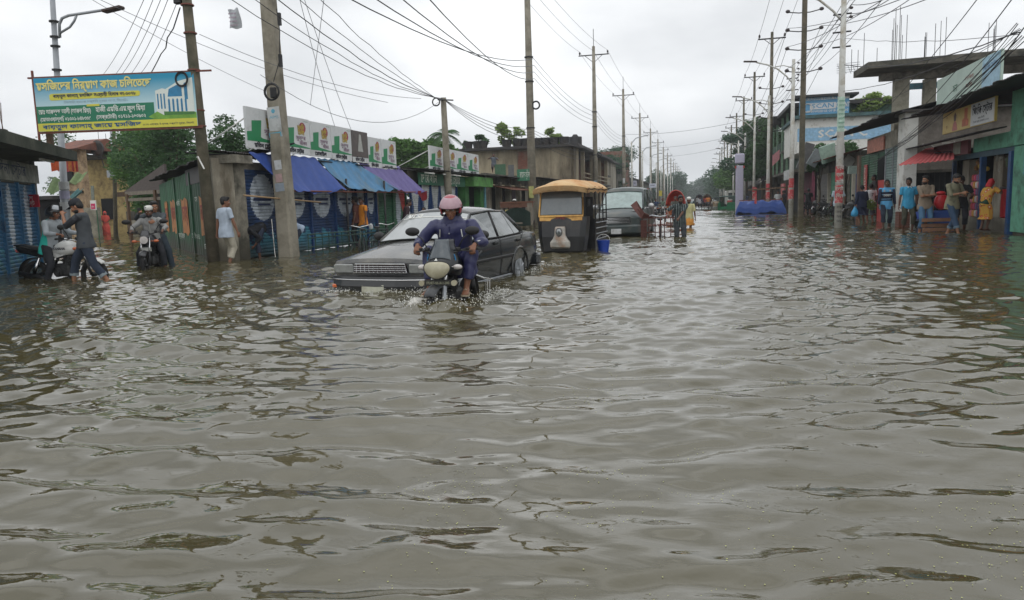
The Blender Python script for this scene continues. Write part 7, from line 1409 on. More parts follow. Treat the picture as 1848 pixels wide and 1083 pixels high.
q = G(1323, 370.2); t = thing('bus', 'distant white and red bus just above the green auto rickshaw', 'bus', (q.x, q.y, -.3), R(181)); mb = MB(); mb.b2((-1.15, -4, .4), (1.15, 4, 2.7), .15); mb.build('body', M_wht, t); mb = MB(); mb.b2((-1.0, 4.0, 1.3), (1.0, 4.03, 2.3)); mb.build('windscreen', M_gls, t); mb = MB(); mb.b2((-1.16, 3.99, .6), (1.16, 4.04, 1.1)); mb.build('red_band', M_red, t); [car_wheel(t, s * 1.0, y, .45, .22, M_black) for s in (-1, 1) for y in (-2.4, 2.6)]
def bicycle(loc, rz, label, col=(40, 60, 48), group=None, basket=False):
 t = thing('bicycle', label, 'bicycle', loc, rz, group); P = C('cycle %d' % col[0], col, .4)
 for y, nm in ((.52, 'front_wheel'), (-.5, 'rear_wheel')):
  o = MB().torus((0, y, .34), .32, .018, 'x', 30, 6).build(nm, M_tyre, t, smooth=True); mb = MB()
  for k in range(14): a = k * .4488; mb.tube([(0, y, .34), (0, y + .31 * math.cos(a), .34 + .31 * math.sin(a))], .002, 3)
  mb.build('spokes', M_spoke, o)
 mb = MB(); hd_ = (0, .36, .82); bb_ = (0, -.05, .32); st_ = (0, -.2, .78); mb.tube([hd_, bb_, st_, hd_], .016, 6); mb.tube([st_, (0, -.5, .34), bb_], .012, 6); mb.tube([(0, .34, .9), (0, .42, .6), (0, .52, .34)], .014, 6); mb.build('frame', P, t, smooth=True)
 mb = MB(); mb.tube([(-.28, .2, .98), (-.22, .34, 1.0), (0, .36, .95), (.22, .34, 1.0), (.28, .2, .98)], .011, 6); mb.build('handlebar', M_chrome, t, smooth=True); mb = MB(); mb.ell((0, -.24, .88), (.08, .13, .04), 12, 7); mb.tube([st_, (0, -.22, .86)], .012, 6); mb.build('saddle', M_seatm, t, smooth=True)
 mb = MB(); mb.tube([(-.12, -.05, .32), (.12, -.05, .32)], .01, 5); mb.box((.14, -.05, .22), (.09, .06, .02)); mb.box((-.14, -.05, .42), (.09, .06, .02)); mb.build('pedals', M_black, t); mb = MB(); mb.box((0, -.55, .74), (.14, .38, .015)); mb.build('carrier', P, t); return t
q = G(628, 463); bicycle((q.x + .15, q.y + .55, -.22), R(200), 'green bicycle parked in front of the orange shirted man', (38, 60, 50), 'bicycles outside the blue shutters')
q = G(668, 455); bicycle((q.x + .1, q.y + .6, -.22), R(235), 'dark bicycle with shiny handlebar beside the sedan bonnet', (26, 28, 30), 'bicycles outside the blue shutters')
ra = G(546, 463); rb = G(700, 444); t = wthing('low_railing', 'low dark green railing along the blue shutter fronts', 'railing', (ra + rb) / 2)
M_rg = C('railing green', (34, 62, 52), .6); n_ = 14
for z in (.22, .46, .56): mb = MB(); mb.tube([ra + Vector((0, .35, z)), rb + Vector((0, .0, z))], .018, 5); mb.build('rail', M_rg, t)
for k in range(n_): p = (ra + Vector((0, .35, 0))).lerp(rb, k / (n_ - 1)); mb = MB(); mb.tube([p + Vector((0, 0, -.5)), p + Vector((0, 0, .56))], .014, 5); mb.build('baluster', M_rg, t)
q = G(930, 415); t = thing('push_cart', 'dark covered push cart with spoked wheels beyond the sedan boot', 'cart', (q.x, q.y + .6, -.35), R(8)); mb = MB(); mb.b2((-.75, -.5, .62), (.75, .5, .7)); mb.b2((-.72, -.48, .7), (-.66, .48, 1.6)); mb.b2((.66, -.48, .7), (.72, .48, 1.6)); mb.build('frame', M_woodg, t)
mb = MB().grid(lambda u, v: Vector(((u - .5) * 1.3, -.5 - .05 * math.sin(u * 9), .55 + .85 * v * (1 - .3 * (2 * u - 1) ** 2))), 12, 6, .02); mb.build('green_cover', mat('dark green cover', s2l((40, 62, 54)), .7, var=.3), t); mb = MB(); mb.b2((-.8, -.55, 1.6), (.8, .55, 1.68)); mb.b2((-.78, -.52, 1.4), (.78, -.5, 1.6)); mb.build('top', mat('rusty tin', (.1, .05, .03)), t); mb = MB(); mb.b2((.5, -.52, .55), (.74, -.5, 1.6)); mb.build('side_board', M_woodg, t)
for s in (-1, 1): o = MB().torus((s * .78, 0, .4), .36, .025, 'x', 26, 6).build('wheel', M_tyre, t, smooth=True); mb = MB(); [mb.tube([(s * .78, 0, .4), (s * .78, .35 * math.cos(a), .4 + .35 * math.sin(a))], .008, 3) for a in [i * .6283 for i in range(10)]]; mb.build('spokes', M_wood, o)
t = wthing('wooden_bench', 'broken wooden bench with upright sticks beside the man in the checked shirt', 'bench', G(1692, 418)); q = G(1692, 420)
for i, (dx, z, w) in enumerate(((0, .22, .9), (.02, .38, .95), (-.05, .1, .8))): mb = MB(); mb.box((q.x + dx, q.y - .1 * i, z), (w, .12, .1)); mb.build('plank', C('raw timber', (126, 92, 70), .8, var=.2), t)
for i, dx in enumerate((-.35, -.15, .35)): mb = MB(); mb.tube([(q.x + dx, q.y + .1, -.3), (q.x + dx + .02, q.y + .1, (1.15, .85, .45)[i])], .028, 6); mb.build('upright', C('raw timber', (126, 92, 70), .8), t)
RV = G(1192, 430); RVR = math.pi + R(4)
def flat_rickshaw(loc, rz, label, group=None, board=True):
 t = thing('cargo_tricycle', label, 'cargo tricycle', loc, rz, group); M_rw = mat('reddish timber', s2l((88, 48, 40)), .7, var=.25);
 o = MB().torus((0, .0, .34), .32, .02, 'x', 30, 6).build('front_wheel', M_tyre, t, smooth=True); mb = MB(); [mb.tube([(0, 0, .34), (0, .31 * math.cos(a), .34 + .31 * math.sin(a))], .0025, 3) for a in [i * .4488 for i in range(14)]]; mb.build('spokes', M_spoke, o)
 mb = MB(); mb.tube([(-.02, 0, .34), (-.03, -.1, .7), (0, -.14, .98)], .014, 6); mb.tube([(.03, 0, .34), (.03, -.1, .7)], .014, 6); mb.tube([(0, -.12, .85), (0, -.7, .5), (0, -1.0, .55)], .02, 6); mb.tube([(0, -.14, .75), (0, -.6, .8)], .016, 6); mb.build('frame', M_rw, t, smooth=True)
 mb = MB(); mb.tube([(-.34, -.28, 1.0), (-.26, -.14, 1.03), (0, -.12, .98), (.26, -.14, 1.03), (.34, -.28, 1.0)], .014, 7); mb.build('handlebar', mat('bar white', s2l((196, 200, 206)), .3), t, smooth=True)
 mb = MB(); mb.ell((0, -.62, .88), (.09, .14, .045), 10, 6); mb.build('saddle', M_seatm, t, smooth=True)
 mb = MB(); [mb.box((x, -1.75, .66), (.13, 1.7, .03)) for x in (-.48, -.32, -.16, 0, .16, .32, .48)]; mb.build('deck', M_rw, t)
 for x in (-.55, .55):
  for z in (.5, .8): mb = MB(); mb.tube([(x, -.95, z), (x, -2.6, z)], .02, 5); mb.build('side_rail', M_rw, t)
 mb = MB(); [mb.tube([(x, -.93, .3), (x, -.93, .95)], .016, 5) for x in (-.55, -.35, -.15, .15, .35, .55)]; mb.tube([(-.55, -.93, .92), (.55, -.93, .92)], .018, 5); mb.tube([(-.55, -.93, .45), (.55, -.93, .45)], .018, 5); mb.build('front_rack', M_rw, t)
 for s in (-1, 1): o = MB().torus((s * .6, -1.7, .34), .32, .022, 'x', 30, 6).build('rear_wheel', M_tyre, t, smooth=True)
 if board: mb = MB(); mb.add([(.2, -.9, .95), (.6, -.95, .9), (.95, -1.3, 1.35), (.75, -1.35, 1.5), (.5, -.8, 1.1)] + [(.2, -1.0, .95), (.6, -1.05, .9), (.95, -1.4, 1.35), (.75, -1.45, 1.5), (.5, -.9, 1.1)], [(0, 1, 2, 3, 4), (9, 8, 7, 6, 5), (0, 5, 6, 1), (1, 6, 7, 2), (2, 7, 8, 3), (3, 8, 9, 4), (4, 9, 5, 0)]); mb.build('tilted_board', M_rw, t); mb = MB(); mb.b2((.42, -1.0, .1), (.62, -1.6, .85)); mb.build('side_sacking', M_rw, t)
 return t
flat_rickshaw((RV.x, RV.y, -.30), RVR, 'reddish brown flatbed tricycle pushed by the man in the striped shirt')
def hooded_rickshaw(loc, rz, label, hood=(160, 54, 40), group=None):
 t = thing('cycle_rickshaw', label, 'rickshaw', loc, rz, group); P = C('rk %d' % hood[1], hood, .6, var=.15); far = bool(group); MI = C('rk inside dull', (90, 66, 50), .7) if far else C('rk inside', (150, 84, 40), .7)
 def hf(u, v): a = math.pi * u; q = math.cos(v * 1.5); return Vector((.5 * math.cos(a) * q, -.5 - .62 * math.sin(v * 1.5), 1.2 + .78 * math.sin(a) * q))
 MB().grid(hf, 18, 8, .03).build('hood', P, t, smooth=True); mb = MB(); mb.tube([hf(i / 18, 0) + Vector((0, .02, 0)) for i in range(19)], .03, 6); mb.build('hood_trim', P if far else C('rk trim', (170, 62, 52), .5), t, smooth=True)
 mb = MB(); mb.b2((-.5, -1.15, .62), (.5, -.6, .74)); mb.b2((-.5, -1.2, .74), (.5, -1.1, 1.3)); mb.build('seat', MI, t); mb = MB(); mb.b2((-.52, -1.2, .5), (-.48, -.55, .9)); mb.b2((.48, -1.2, .5), (.52, -.55, .9)); mb.b2((-.5, -.6, .5), (.5, -.2, .54)); mb.build('carriage', P, t)
 for x, y, nm in ((0, .95, 'front_wheel'), (-.55, -.85, 'rear_wheel'), (.55, -.85, 'rear_wheel')): MB().torus((x, y, .34), .32, .02, 'x', 26, 6).build(nm, M_tyre, t, smooth=True)
 mb = MB(); mb.tube([(0, .95, .34), (0, .8, .9), (0, .78, 1.0)], .018, 6); mb.tube([(0, .82, .85), (0, .3, .4), (0, -.5, .5)], .02, 6); mb.tube([(0, .3, .4), (0, .15, .86)], .018, 6); mb.build('frame', M_black, t, smooth=True); mb = MB(); mb.tube([(-.26, .62, .98), (0, .78, 1.02), (.26, .62, .98)], .013, 6); mb.build('handlebar', M_chrome, t); mb = MB(); mb.ell((0, .12, .9), (.09, .13, .045), 10, 6); mb.build('saddle', M_seatm, t); return t
q = G(1218, 402); HR = Vector((q.x, q.y + 1.0, -.3)); hooded_rickshaw(HR, math.pi, 'cycle rickshaw with an orange-red hood behind the striped shirt man')
for i, (px, py, lb, hood) in enumerate(((1262, 377.5, 'crowded cycle rickshaw left in the distant traffic', (60, 60, 70)), (1277, 378, 'crowded cycle rickshaw right in the distant traffic', (96, 84, 66)))):
 q = G(px, py); hooded_rickshaw((q.x, q.y, -.3), math.pi + R(5 * i), lb, hood, 'distant crowded rickshaws')
pm = [((1485, 388), R(235), 'black motorcycle parked nose out by the mint shutter'), ((1505, 390), R(215), 'dark motorcycle parked just left of the nearest lamp pole'), ((1540, 396), R(230), 'motorcycle parked right of the nearest lamp pole'), ((1472, 386), R(240), 'motorcycle half hidden behind the man in black shorts')]
q = G(*pm[0][0]); m0 = motorcycle(pm[0][2], 'naked', (q.x, q.y + .8, -.12), pm[0][1], (30, 30, 32), group='motorcycles parked outside the right shops')
for (pp, rz, lb) in pm[1:]: q = G(*pp); copy_tree(m0, None, lb, (q.x, q.y + .8, -.12), rz)
q = G(1183, 388); copy_tree(m0, None, 'motorcycle carrying the rider in the dark blue shirt beside the van', (q.x, q.y, -.3), math.pi, 'motorcycles in the oncoming traffic'); MB1 = Vector((q.x, q.y, -.3))
q = G(1196, 386.5); copy_tree(m0, None, 'motorcycle carrying the rider in the grey-green shirt', (q.x, q.y, -.3), math.pi + R(6), 'motorcycles in the oncoming traffic'); MB2 = Vector((q.x, q.y, -.3))
# ------------------------------------------------------------------ people (local frame: facing +Y, the person's right hand towards +X, z = 0 under the feet)
def remesh(mb, vox, mat_, name, parent, smooth=4, folds=0, seed=0, cut=None, **tg):
 me = mb.mesh(mat_); o = bpy.data.objects.new(name, me); COL.objects.link(o)
 m = o.modifiers.new('r', 'REMESH'); m.mode = 'VOXEL'; m.voxel_size = vox; m.use_smooth_shade = True
 m = o.modifiers.new('s', 'SMOOTH'); m.factor = .5; m.iterations = smooth
 dg = bpy.context.evaluated_depsgraph_get(); nm = bpy.data.meshes.new_from_object(o.evaluated_get(dg)); bpy.data.objects.remove(o); bpy.data.meshes.remove(me)
 n = len(nm.vertices)
 if folds and n:
  co = np.empty(n * 3); nm.vertices.foreach_get('co', co); co = co.reshape(-1, 3); no = np.empty(n * 3); nm.vertices.foreach_get('normal', no); no = no.reshape(-1, 3)
  r = np.random.default_rng(seed); d = np.zeros(n)
  for i in range(7):
   a = r.normal(size=3); a[2] *= .7; a /= np.linalg.norm(a); b = r.normal(size=3); k = r.uniform(18, 60)
   d += np.sin(k * co @ a + 1.6 * np.sin(9 * co @ b + r.uniform(0, 6)) + r.uniform(0, 6)) * (20 / k)
  co += no * (d * folds / 2.2)[:, None]; nm.vertices.foreach_set('co', co.ravel())
 nm.materials.clear(); nm.materials.append(mat_); nm.polygons.foreach_set('use_smooth', [True] * len(nm.polygons)); nm.update()
 return link(name, nm, parent, **tg)
def ik(a, b, la, lb, pole):
 d = b - a; L = min(d.length, (la + lb) * .999); u = d.normalized(); x = (la * la - lb * lb + L * L) / (2 * L); h = math.sqrt(max(0, la * la - x * x))
 p = pole - u * pole.dot(u); p = p.normalized() if p.length > 1e-4 else Vector((0, -1, 0)); return a + u * x + p * h, a + u * L
def rotm(yaw=0, pitch=0, roll=0): return Matrix.Rotation(yaw, 3, 'Z') @ Matrix.Rotation(pitch, 3, 'X') @ Matrix.Rotation(roll, 3, 'Y')
def ellsec(c, M, rx, ry, n=14, sq=1.0): return [c + M @ Vector((rx * math.copysign(abs(math.cos(t)) ** sq, math.cos(t)), ry * math.copysign(abs(math.sin(t)) ** sq, math.sin(t)), 0)) for t in [2 * math.pi * i / n for i in range(n)]]
SKIN = mat('skin', s2l((124, 84, 62)), .55, var=.08); SKIND = mat('darker skin', s2l((98, 66, 50)), .55, var=.08); SKINL = mat('lighter skin', s2l((150, 106, 80)), .55, var=.08)
M_hair = C('black hair', (20, 18, 18), .6, bump=.4, bscale=120); M_lip = C('lips', (104, 60, 54), .5); M_eyew = C('eye white', (186, 180, 172), .3); M_eyed = C('iris', (24, 18, 16), .3)
def cloth(rgb, dirt=None): return mat('cloth %d %d %d' % tuple(rgb), s2l(rgb), .85, var=.1, scale=7, bump=.15, bscale=90, dirt=dirt)
def stripes(key, a, b_, sc, axis=0, width=.5):
 if key in _M: return _M[key]
 m = bpy.data.materials.new(key); m.use_nodes = True; t = m.node_tree; p = t.nodes['Principled BSDF']; g = N(t, 'ShaderNodeTexCoord'); s = N(t, 'ShaderNodeSeparateXYZ'); t.links.new(g.outputs['Object'], s.inputs[0])
 mu = N(t, 'ShaderNodeMath', operation='MULTIPLY'); mu.inputs[1].default_value = sc; t.links.new(s.outputs[axis], mu.inputs[0]); fr = N(t, 'ShaderNodeMath', operation='FRACT'); t.links.new(mu.outputs[0], fr.inputs[0]); gt = N(t, 'ShaderNodeMath', operation='GREATER_THAN'); gt.inputs[1].default_value = width; t.links.new(fr.outputs[0], gt.inputs[0])
 mx = N(t, 'ShaderNodeMix', data_type='RGBA'); mx.inputs[6].default_value = s2l(a) + (1,); mx.inputs[7].default_value = s2l(b_) + (1,); t.links.new(gt.outputs[0], mx.inputs[0]); t.links.new(mx.outputs[2], p.inputs[0]); p.inputs['Roughness'].default_value = .85; _M[key] = m; return m
def zones(key, cols, axis=2):
 """cloth in coloured bands along one axis: [(upper limit, colour), ...]"""
 if key in _M: return _M[key]
 m = bpy.data.materials.new(key); m.use_nodes = True; t = m.node_tree; p = t.nodes['Principled BSDF']; g = N(t, 'ShaderNodeTexCoord'); s = N(t, 'ShaderNodeSeparateXYZ'); t.links.new(g.outputs['Object'], s.inputs[0])
 prev = None
 for lim, c in cols[::-1]:
  if prev is None: v = N(t, 'ShaderNodeRGB'); v.outputs[0].default_value = s2l(c) + (1,); prev = v.outputs[0]; continue
  lt = N(t, 'ShaderNodeMath', operation='LESS_THAN'); lt.inputs[1].default_value = lim; t.links.new(s.outputs[axis], lt.inputs[0]); mx = N(t, 'ShaderNodeMix', data_type='RGBA'); t.links.new(lt.outputs[0], mx.inputs[0]); t.links.new(prev, mx.inputs[6]); mx.inputs[7].default_value = s2l(c) + (1,); prev = mx.outputs[2]
 t.links.new(prev, p.inputs[0]); p.inputs['Roughness'].default_value = .85; _M[key] = m; return m
def flowers(key, a, b_, c):
 if key in _M: return _M[key]
 m = bpy.data.materials.new(key); m.use_nodes = True; t = m.node_tree; p = t.nodes['Principled BSDF']; g = N(t, 'ShaderNodeTexCoord'); v = N(t, 'ShaderNodeTexVoronoi'); v.inputs['Scale'].default_value = 9; t.links.new(g.outputs['Object'], v.inputs['Vector'])
 r = N(t, 'ShaderNodeValToRGB'); r.color_ramp.interpolation = 'CONSTANT'; e = r.color_ramp.elements; e[0].color = s2l(c) + (1,); e[1].position = .22; e[1].color = s2l(b_) + (1,); q = e.new(.42); q.color = s2l(a) + (1,); t.links.new(v.outputs['Distance'], r.inputs[0]); t.links.new(r.outputs[0], p.inputs[0]); p.inputs['Roughness'].default_value = .8; _M[key] = m; return m
def hand(mb, w, d, pn, side, curl, k=1.0, grip=False):
 """palm, four unequal bent fingers and a thumb leaving the side of the palm; side = direction of the thumb"""
 d = d.normalized(); pn = (pn - d * pn.dot(d)).normalized(); sd = d.cross(pn).normalized()
 if sd.dot(side) < 0: sd = -sd
 secs = []
 for q, rx, ry in ((0, .026, .02), (.03, .036, .018), (.06, .042, .016), (.088, .042, .014)):
  c = w + d * q * k; secs.append([c + sd * rx * k * math.cos(t) + pn * ry * k * math.sin(t) for t in [i * .628 for i in range(10)]])
 mb.loft(secs)
 for i, L in enumerate((.072, .080, .074, .058)):
  o = w + (d * .085 + sd * (.031 - .021 * i)) * k; dd = d.copy(); pts = [o - d * .02 * k, o]; a = 0
  for s_, l_ in enumerate((.45, .32, .26)):
   a += curl * (1.0, 1.15, .8)[s_] + .04 * i; dd = d * math.cos(a) + pn * math.sin(a); pts.append(pts[-1] + dd * L * l_ * k)
  mb.tube(pts, [.0095 * k, .0098 * k, .0088 * k, .0082 * k, .0068 * k], 7)
 o = w + (d * .028 + sd * .032) * k; t1 = (d * .55 + sd * .75 + pn * .35).normalized(); t2 = (d * .8 + sd * .25 + pn * (.3 + curl * .5)).normalized(); mb.tube([o - sd * .012 * k, o, o + t1 * .034 * k, o + (t1 * .034 + t2 * .03) * k, o + (t1 * .034 + t2 * .052) * k], [.012 * k, .013 * k, .0115 * k, .0105 * k, .008 * k], 7)
def person(label, loc, rz, h=1.70, vox=.011, pelvis=(0, 0, .92), lean=0, twist=0, side=0, head=(0, 0), hands=None, feet=None, elbow=None, knee=None, curl=(.35, .35), palm=None, hdir=None,
   skin=SKIN, shirt=None, sleeve=1.0, hem=.0, trousers=None, leg=1.0, skirt=None, hair=True, cap=None, capm=None, beard=False, sandals=None, group=None, fem=False, slim=1.0, collar=None, cuff=None, footyaw=(0, 0), seed=0, fold=.008, helmet=None, shawl=None, broad=1.0):
 k = h / 1.70; V = lambda p: Vector(p[:3]) * k
 P = V(pelvis); Rt = rotm(twist, -lean, side); S = lambda x, y, z: P + Rt @ (Vector((x, y, z)) * k)
 sw = (.165 if fem else .185) * broad; sk = max(1, slim)
 neck = S(0, .0, .52); sh = {1: S(sw, 0, .45), -1: S(-sw, 0, .45)}; hip = {1: P + rotm(twist * .5) @ (Vector((.092, 0, -.03)) * k), -1: P + rotm(twist * .5) @ (Vector((-.092, 0, -.03)) * k)}
 Rh = rotm(twist + head[0], -lean * .45 - head[1]); Hc = neck + (Rt @ Vector((0, .014, .045)) + Rh @ Vector((0, .02, .08))) * k
 hands = hands or {}; feet = feet or {}; elbow = elbow or {}; knee = knee or {}
 HT = {s: V(hands[s]) if s in hands else sh[s] + V((s * .09, .04, -.52)) for s in (1, -1)}; FT = {s: V(feet[s]) if s in feet else V((s * .11, 0, .075)) for s in (1, -1)}
 E = {}; Wr = {}; K = {}; A = {}
 for s in (1, -1):
  E[s], Wr[s] = ik(sh[s], HT[s], .285 * k, .255 * k, Rt @ Vector(elbow.get(s, (s * .4, -.6, -.3))))
  K[s], A[s] = ik(hip[s], FT[s], .43 * k, .42 * k, Vector(knee.get(s, (s * .12, 1, 0))))
 root = link('person', None, None, label, 'person', group, None, loc, rz)
 mb = MB(); tk = slim
 secs = [(-.09, .13, .09, 0), (-.02, .15, .105, 0), (.08, .138, .095, .0), (.16, .13, .088, .002), (.28, .15, .10, .004), (.38, .165, .105, .0), (.45, .15, .088, -.005), (.49, .09, .065, -.006), (.52, .052, .055, 0), (.56, .05, .054, .008), (.60, .048, .052, .015)]
 mb.loft([ellsec(S(0, y, z), Rt, rx * k * tk * (.95 if fem else 1), ry * k * tk, 16) for z, rx, ry, y in secs])
 for s in (1, -1):
  mb.ell(tuple(sh[s]), (.05 * k, .05 * k, .052 * k)); mb.tube([sh[s], sh[s].lerp(E[s], .4), E[s]], [.046 * k * tk, .045 * k * tk, .034 * k], 10); mb.ell(tuple(E[s]), .036 * k); mb.tube([E[s], E[s].lerp(Wr[s], .3), Wr[s]], [.035 * k, .038 * k * tk, .024 * k], 10)
  mb.tube([hip[s], hip[s].lerp(K[s], .4), K[s]], [.082 * k * tk, .076 * k * tk, .053 * k], 12); mb.ell(tuple(K[s]), .054 * k); mb.tube([K[s], K[s].lerp(A[s], .3), A[s].lerp(K[s], .12), A[s]], [.052 * k, .056 * k * tk, .036 * k, .035 * k], 12)
  fy = footyaw[0 if s == 1 else 1] if isinstance(footyaw, tuple) else footyaw; Rf = rotm(fy, (feet[s][3] if s in feet and len(feet[s]) > 3 else 0)) if True else None
  fs = [(-.065, .026, .02, -.035), (-.05, .034, .04, -.03), (0, .035, .05, -.025), (.06, .04, .036, -.04), (.11, .046, .024, -.05), (.16, .044, .018, -.056), (.19, .025, .012, -.058)]
  mb.loft([[A[s] + Rf @ Vector((rx * math.cos(t) * k, y * k, (z + rz_ * math.sin(t)) * k)) for t in [i * .6283 for i in range(10)]] for y, rx, rz_, z in fs])
  if vox < .015:
   dh = (Wr[s] - E[s]).normalized() if not (hdir and s in hdir) else Vector(hdir[s]).normalized(); pn = Vector(palm[s]) if palm and s in palm else Vector((-s, 0, 0)); hand(mb, Wr[s], dh, pn, Vector((0, 1, .3)) if not (palm and s in palm and len(palm) > 2) else Vector(palm['t'][s]), curl[0 if s == 1 else 1], k)
  else: mb.tube([Wr[s], Wr[s] + (Wr[s] - E[s]).normalized() * .09 * k, Wr[s] + (Wr[s] - E[s]).normalized() * .16 * k], [.026 * k, .036 * k, .016 * k], 7, flat=.6)
 kb = k; k = k * 1.06; X = lambda x, y, z: Hc + Rh @ (Vector((x, y, z)) * kb * 1.06)
 def hell(c, r, n=16, m=11): mb.ell((0, 0, 0), (r[0] * k, r[1] * k, r[2] * k), n, m, Matrix.Translation(X(*c)) @ Rh.to_4x4())
 hell((0, -.008, .03), (.074, .093, .085)); hell((0, .022, -.03), (.058, .068, .078)); hell((0, .055, -.085), (.03, .03, .026)); hell((0, -.02, -.06), (.05, .055, .05))
 hell((0, .092, -.022), (.0125, .02, .022)); hell((0, .104, -.034), (.016, .014, .012)); hell((0, .083, .028), (.052, .012, .012)); hell((0, .084, -.062), (.023, .012, .009)); hell((.042, .062, -.025), (.02, .022, .02)); hell((-.042, .062, -.025), (.02, .022, .02))
 for s in (1, -1): hell((s * .076, -.005, -.01), (.008, .018, .03))
 b = remesh(mb, vox, skin, 'body', root, smooth=3)
 fine = vox < .013
 if fine:
  for s in (1, -1):
   m2 = MB(); m2.ell((0, 0, 0), (.0145 * k, .010 * k, .0095 * k), 10, 7, Matrix.Translation(X(s * .03, .078, .004)) @ Rh.to_4x4()); e_ = m2.build('eye', M_eyew, b, smooth=True); m2 = MB(); m2.ell((0, 0, 0), (.0055 * k, .004 * k, .0055 * k), 8, 6, Matrix.Translation(X(s * .03, .0865, .004)) @ Rh.to_4x4()); m2.build('iris', M_eyed, e_, smooth=True)
   m2 = MB(); m2.tube([X(s * .014, .092, .024), X(s * .032, .09, .031), X(s * .05, .078, .026)], [.0035 * k, .005 * k, .0028 * k], 5); m2.build('eyebrow', M_hair, b)
  m2 = MB(); m2.tube([X(-.024, .088, -.064), X(0, .096, -.062), X(.024, .088, -.064)], [.003 * k, .0065 * k, .003 * k], 6); m2.build('lips', M_lip, b, smooth=True)
 def hx(name, c, r, m, n=18, mm=12, **kw): m2 = MB(); m2.ell((0, 0, 0), tuple(q * k for q in r), n, mm, Matrix.Translation(X(*c)) @ Rh.to_4x4()); return m2.build(name, m, root, smooth=True)
 if hair and not helmet:
  m2 = MB(); m2.ell((0, 0, 0), (.082 * k, .098 * k, .086 * k), 20, 14, Matrix.Translation(X(0, -.022, .046)) @ Rh.to_4x4()); m2.ell((0, 0, 0), (.079 * k, .06 * k, .085 * k), 16, 10, Matrix.Translation(X(0, -.052, .005)) @ Rh.to_4x4())
  if fine: m2.ell((0, 0, 0), (.06 * k, .04 * k, .03 * k), 12, 8, Matrix.Translation(X(.01, .045, .098)) @ Rh.to_4x4()); [m2.tube([X(s * .079, .008, .04), X(s * .077, .004, -.02)], .008 * k, 5) for s in (1, -1)]
  o = remesh(m2, .012, M_hair, 'hair', root, smooth=1, folds=.004, seed=seed)
 if beard:
  m2 = MB(); m2.ell((0, 0, 0), (.06 * k, .062 * k, .05 * k), 14, 9, Matrix.Translation(X(0, .028, -.072)) @ Rh.to_4x4()); m2.build('beard', M_hair, root, smooth=True)
  m2 = MB(); m2.tube([X(-.03, .088, -.055), X(0, .1, -.048), X(.03, .088, -.055)], [.005 * k, .007 * k, .005 * k], 5); m2.build('moustache', M_hair, root)
 if cap == 'skull': m2 = MB(); m2.loft([[X(.085 * q * math.cos(t), -.01 + .1 * q * math.sin(t), z) for t in [i * .3491 for i in range(18)]] for q, z in ((.97, .05), (1.0, .07), (1.0, .1), (.85, .128), (.4, .142), (.02, .145))]); m2.build('skull_cap', capm, root, smooth=True)
 if cap == 'peak': m2 = MB(); m2.loft([[X(.086 * q * math.cos(t), -.008 + .102 * q * math.sin(t), z) for t in [i * .3491 for i in range(18)]] for q, z in ((1.0, .035), (1.03, .06), (.98, .1), (.75, .132), (.3, .146), (.02, .148))]); c_ = m2.build('cap', capm, root, smooth=True); m2 = MB(); m2.grid(lambda u, v: X((u - .5) * .14 * (1 - .3 * v * v), .075 + .10 * v * (1 - (2 * u - 1) ** 2 * .35), .05 - .012 * v - .02 * (2 * u - 1) ** 2), 10, 5, .006); m2.build('peak', capm, c_, smooth=True)
 if cap == 'scarf': m2 = MB(); m2.ell((0, 0, 0), (.095 * k, .108 * k, .112 * k), 18, 12, Matrix.Translation(X(0, -.022, .03)) @ Rh.to_4x4()); m2.tube([X(0, -.07, -.02), neck + Rt @ Vector((0, -.04, -.04))], [.085 * k, .1 * k], 12); remesh(m2, .014, capm, 'head_scarf', root, smooth=2, folds=.004)
 if helmet:
  shell, visor, up_ = helmet; m2 = MB()
  def hf(u, v): a = 2 * math.pi * u; t = R(8) + R(112) * v; f = 1 + .04 * math.sin(t); return X(.122 * math.sin(t) * math.cos(a) * f, -.012 + .14 * math.sin(t) * math.sin(a) * f, .015 + .134 * math.cos(t) * 1.05)
  vs = []; nu, nv = 36, 20
  for i in range(nu):
   for j in range(nv + 1): vs.append((i, j, hf(i / nu, j / nv)))
  m2.v = [tuple(q[2]) for q in vs]; w = nv + 1
  for i in range(nu):
   a = 2 * math.pi * (i + .5) / nu; fr = math.sin(a) > .55
   for j in range(nv):
    if fr and j > nv * .60: continue
    i2 = (i + 1) % nu; m2.f.append((i * w + j, i * w + j + 1, i2 * w + j + 1, i2 * w + j)); m2.mi.append(0)
  m2.f.append(tuple(i * w for i in range(nu))); m2.mi.append(0)
  hs2 = m2.build('helmet', shell, root, smooth=True); md = hs2.modifiers.new('t', 'SOLIDIFY'); md.thickness = .018; md.offset = -1
  m3 = MB(); m3.tube([X(.125 * math.sin(R(118)) * math.cos(a), -.012 + .143 * math.sin(R(118)) * math.sin(a), .015 - .066) for a in [R(40 - 260 * i / 20) for i in range(21)]], .016, 7); m3.build('helmet_rim', M_black, hs2, smooth=True)
  z0, z1 = up_
  m3 = MB(); m3.grid(lambda u, v: X(.131 * math.sin(R(z0 + (z1 - z0) * v)) * math.cos(R(18 + 144 * u)), -.012 + .15 * math.sin(R(z0 + (z1 - z0) * v)) * math.sin(R(18 + 144 * u)), .015 + .149 * math.cos(R(z0 + (z1 - z0) * v))), 24, 12, .003); m3.build('visor', visor, hs2, smooth=True)
  for s in (1, -1): m3 = MB(); m3.ell((0, 0, 0), (.012, .02, .02), 10, 7, Matrix.Translation(X(s * .129, .01, .02))); m3.build('visor_pivot', M_black, hs2, smooth=True)
 k = kb; cv = max(vox * 1.25, .013)
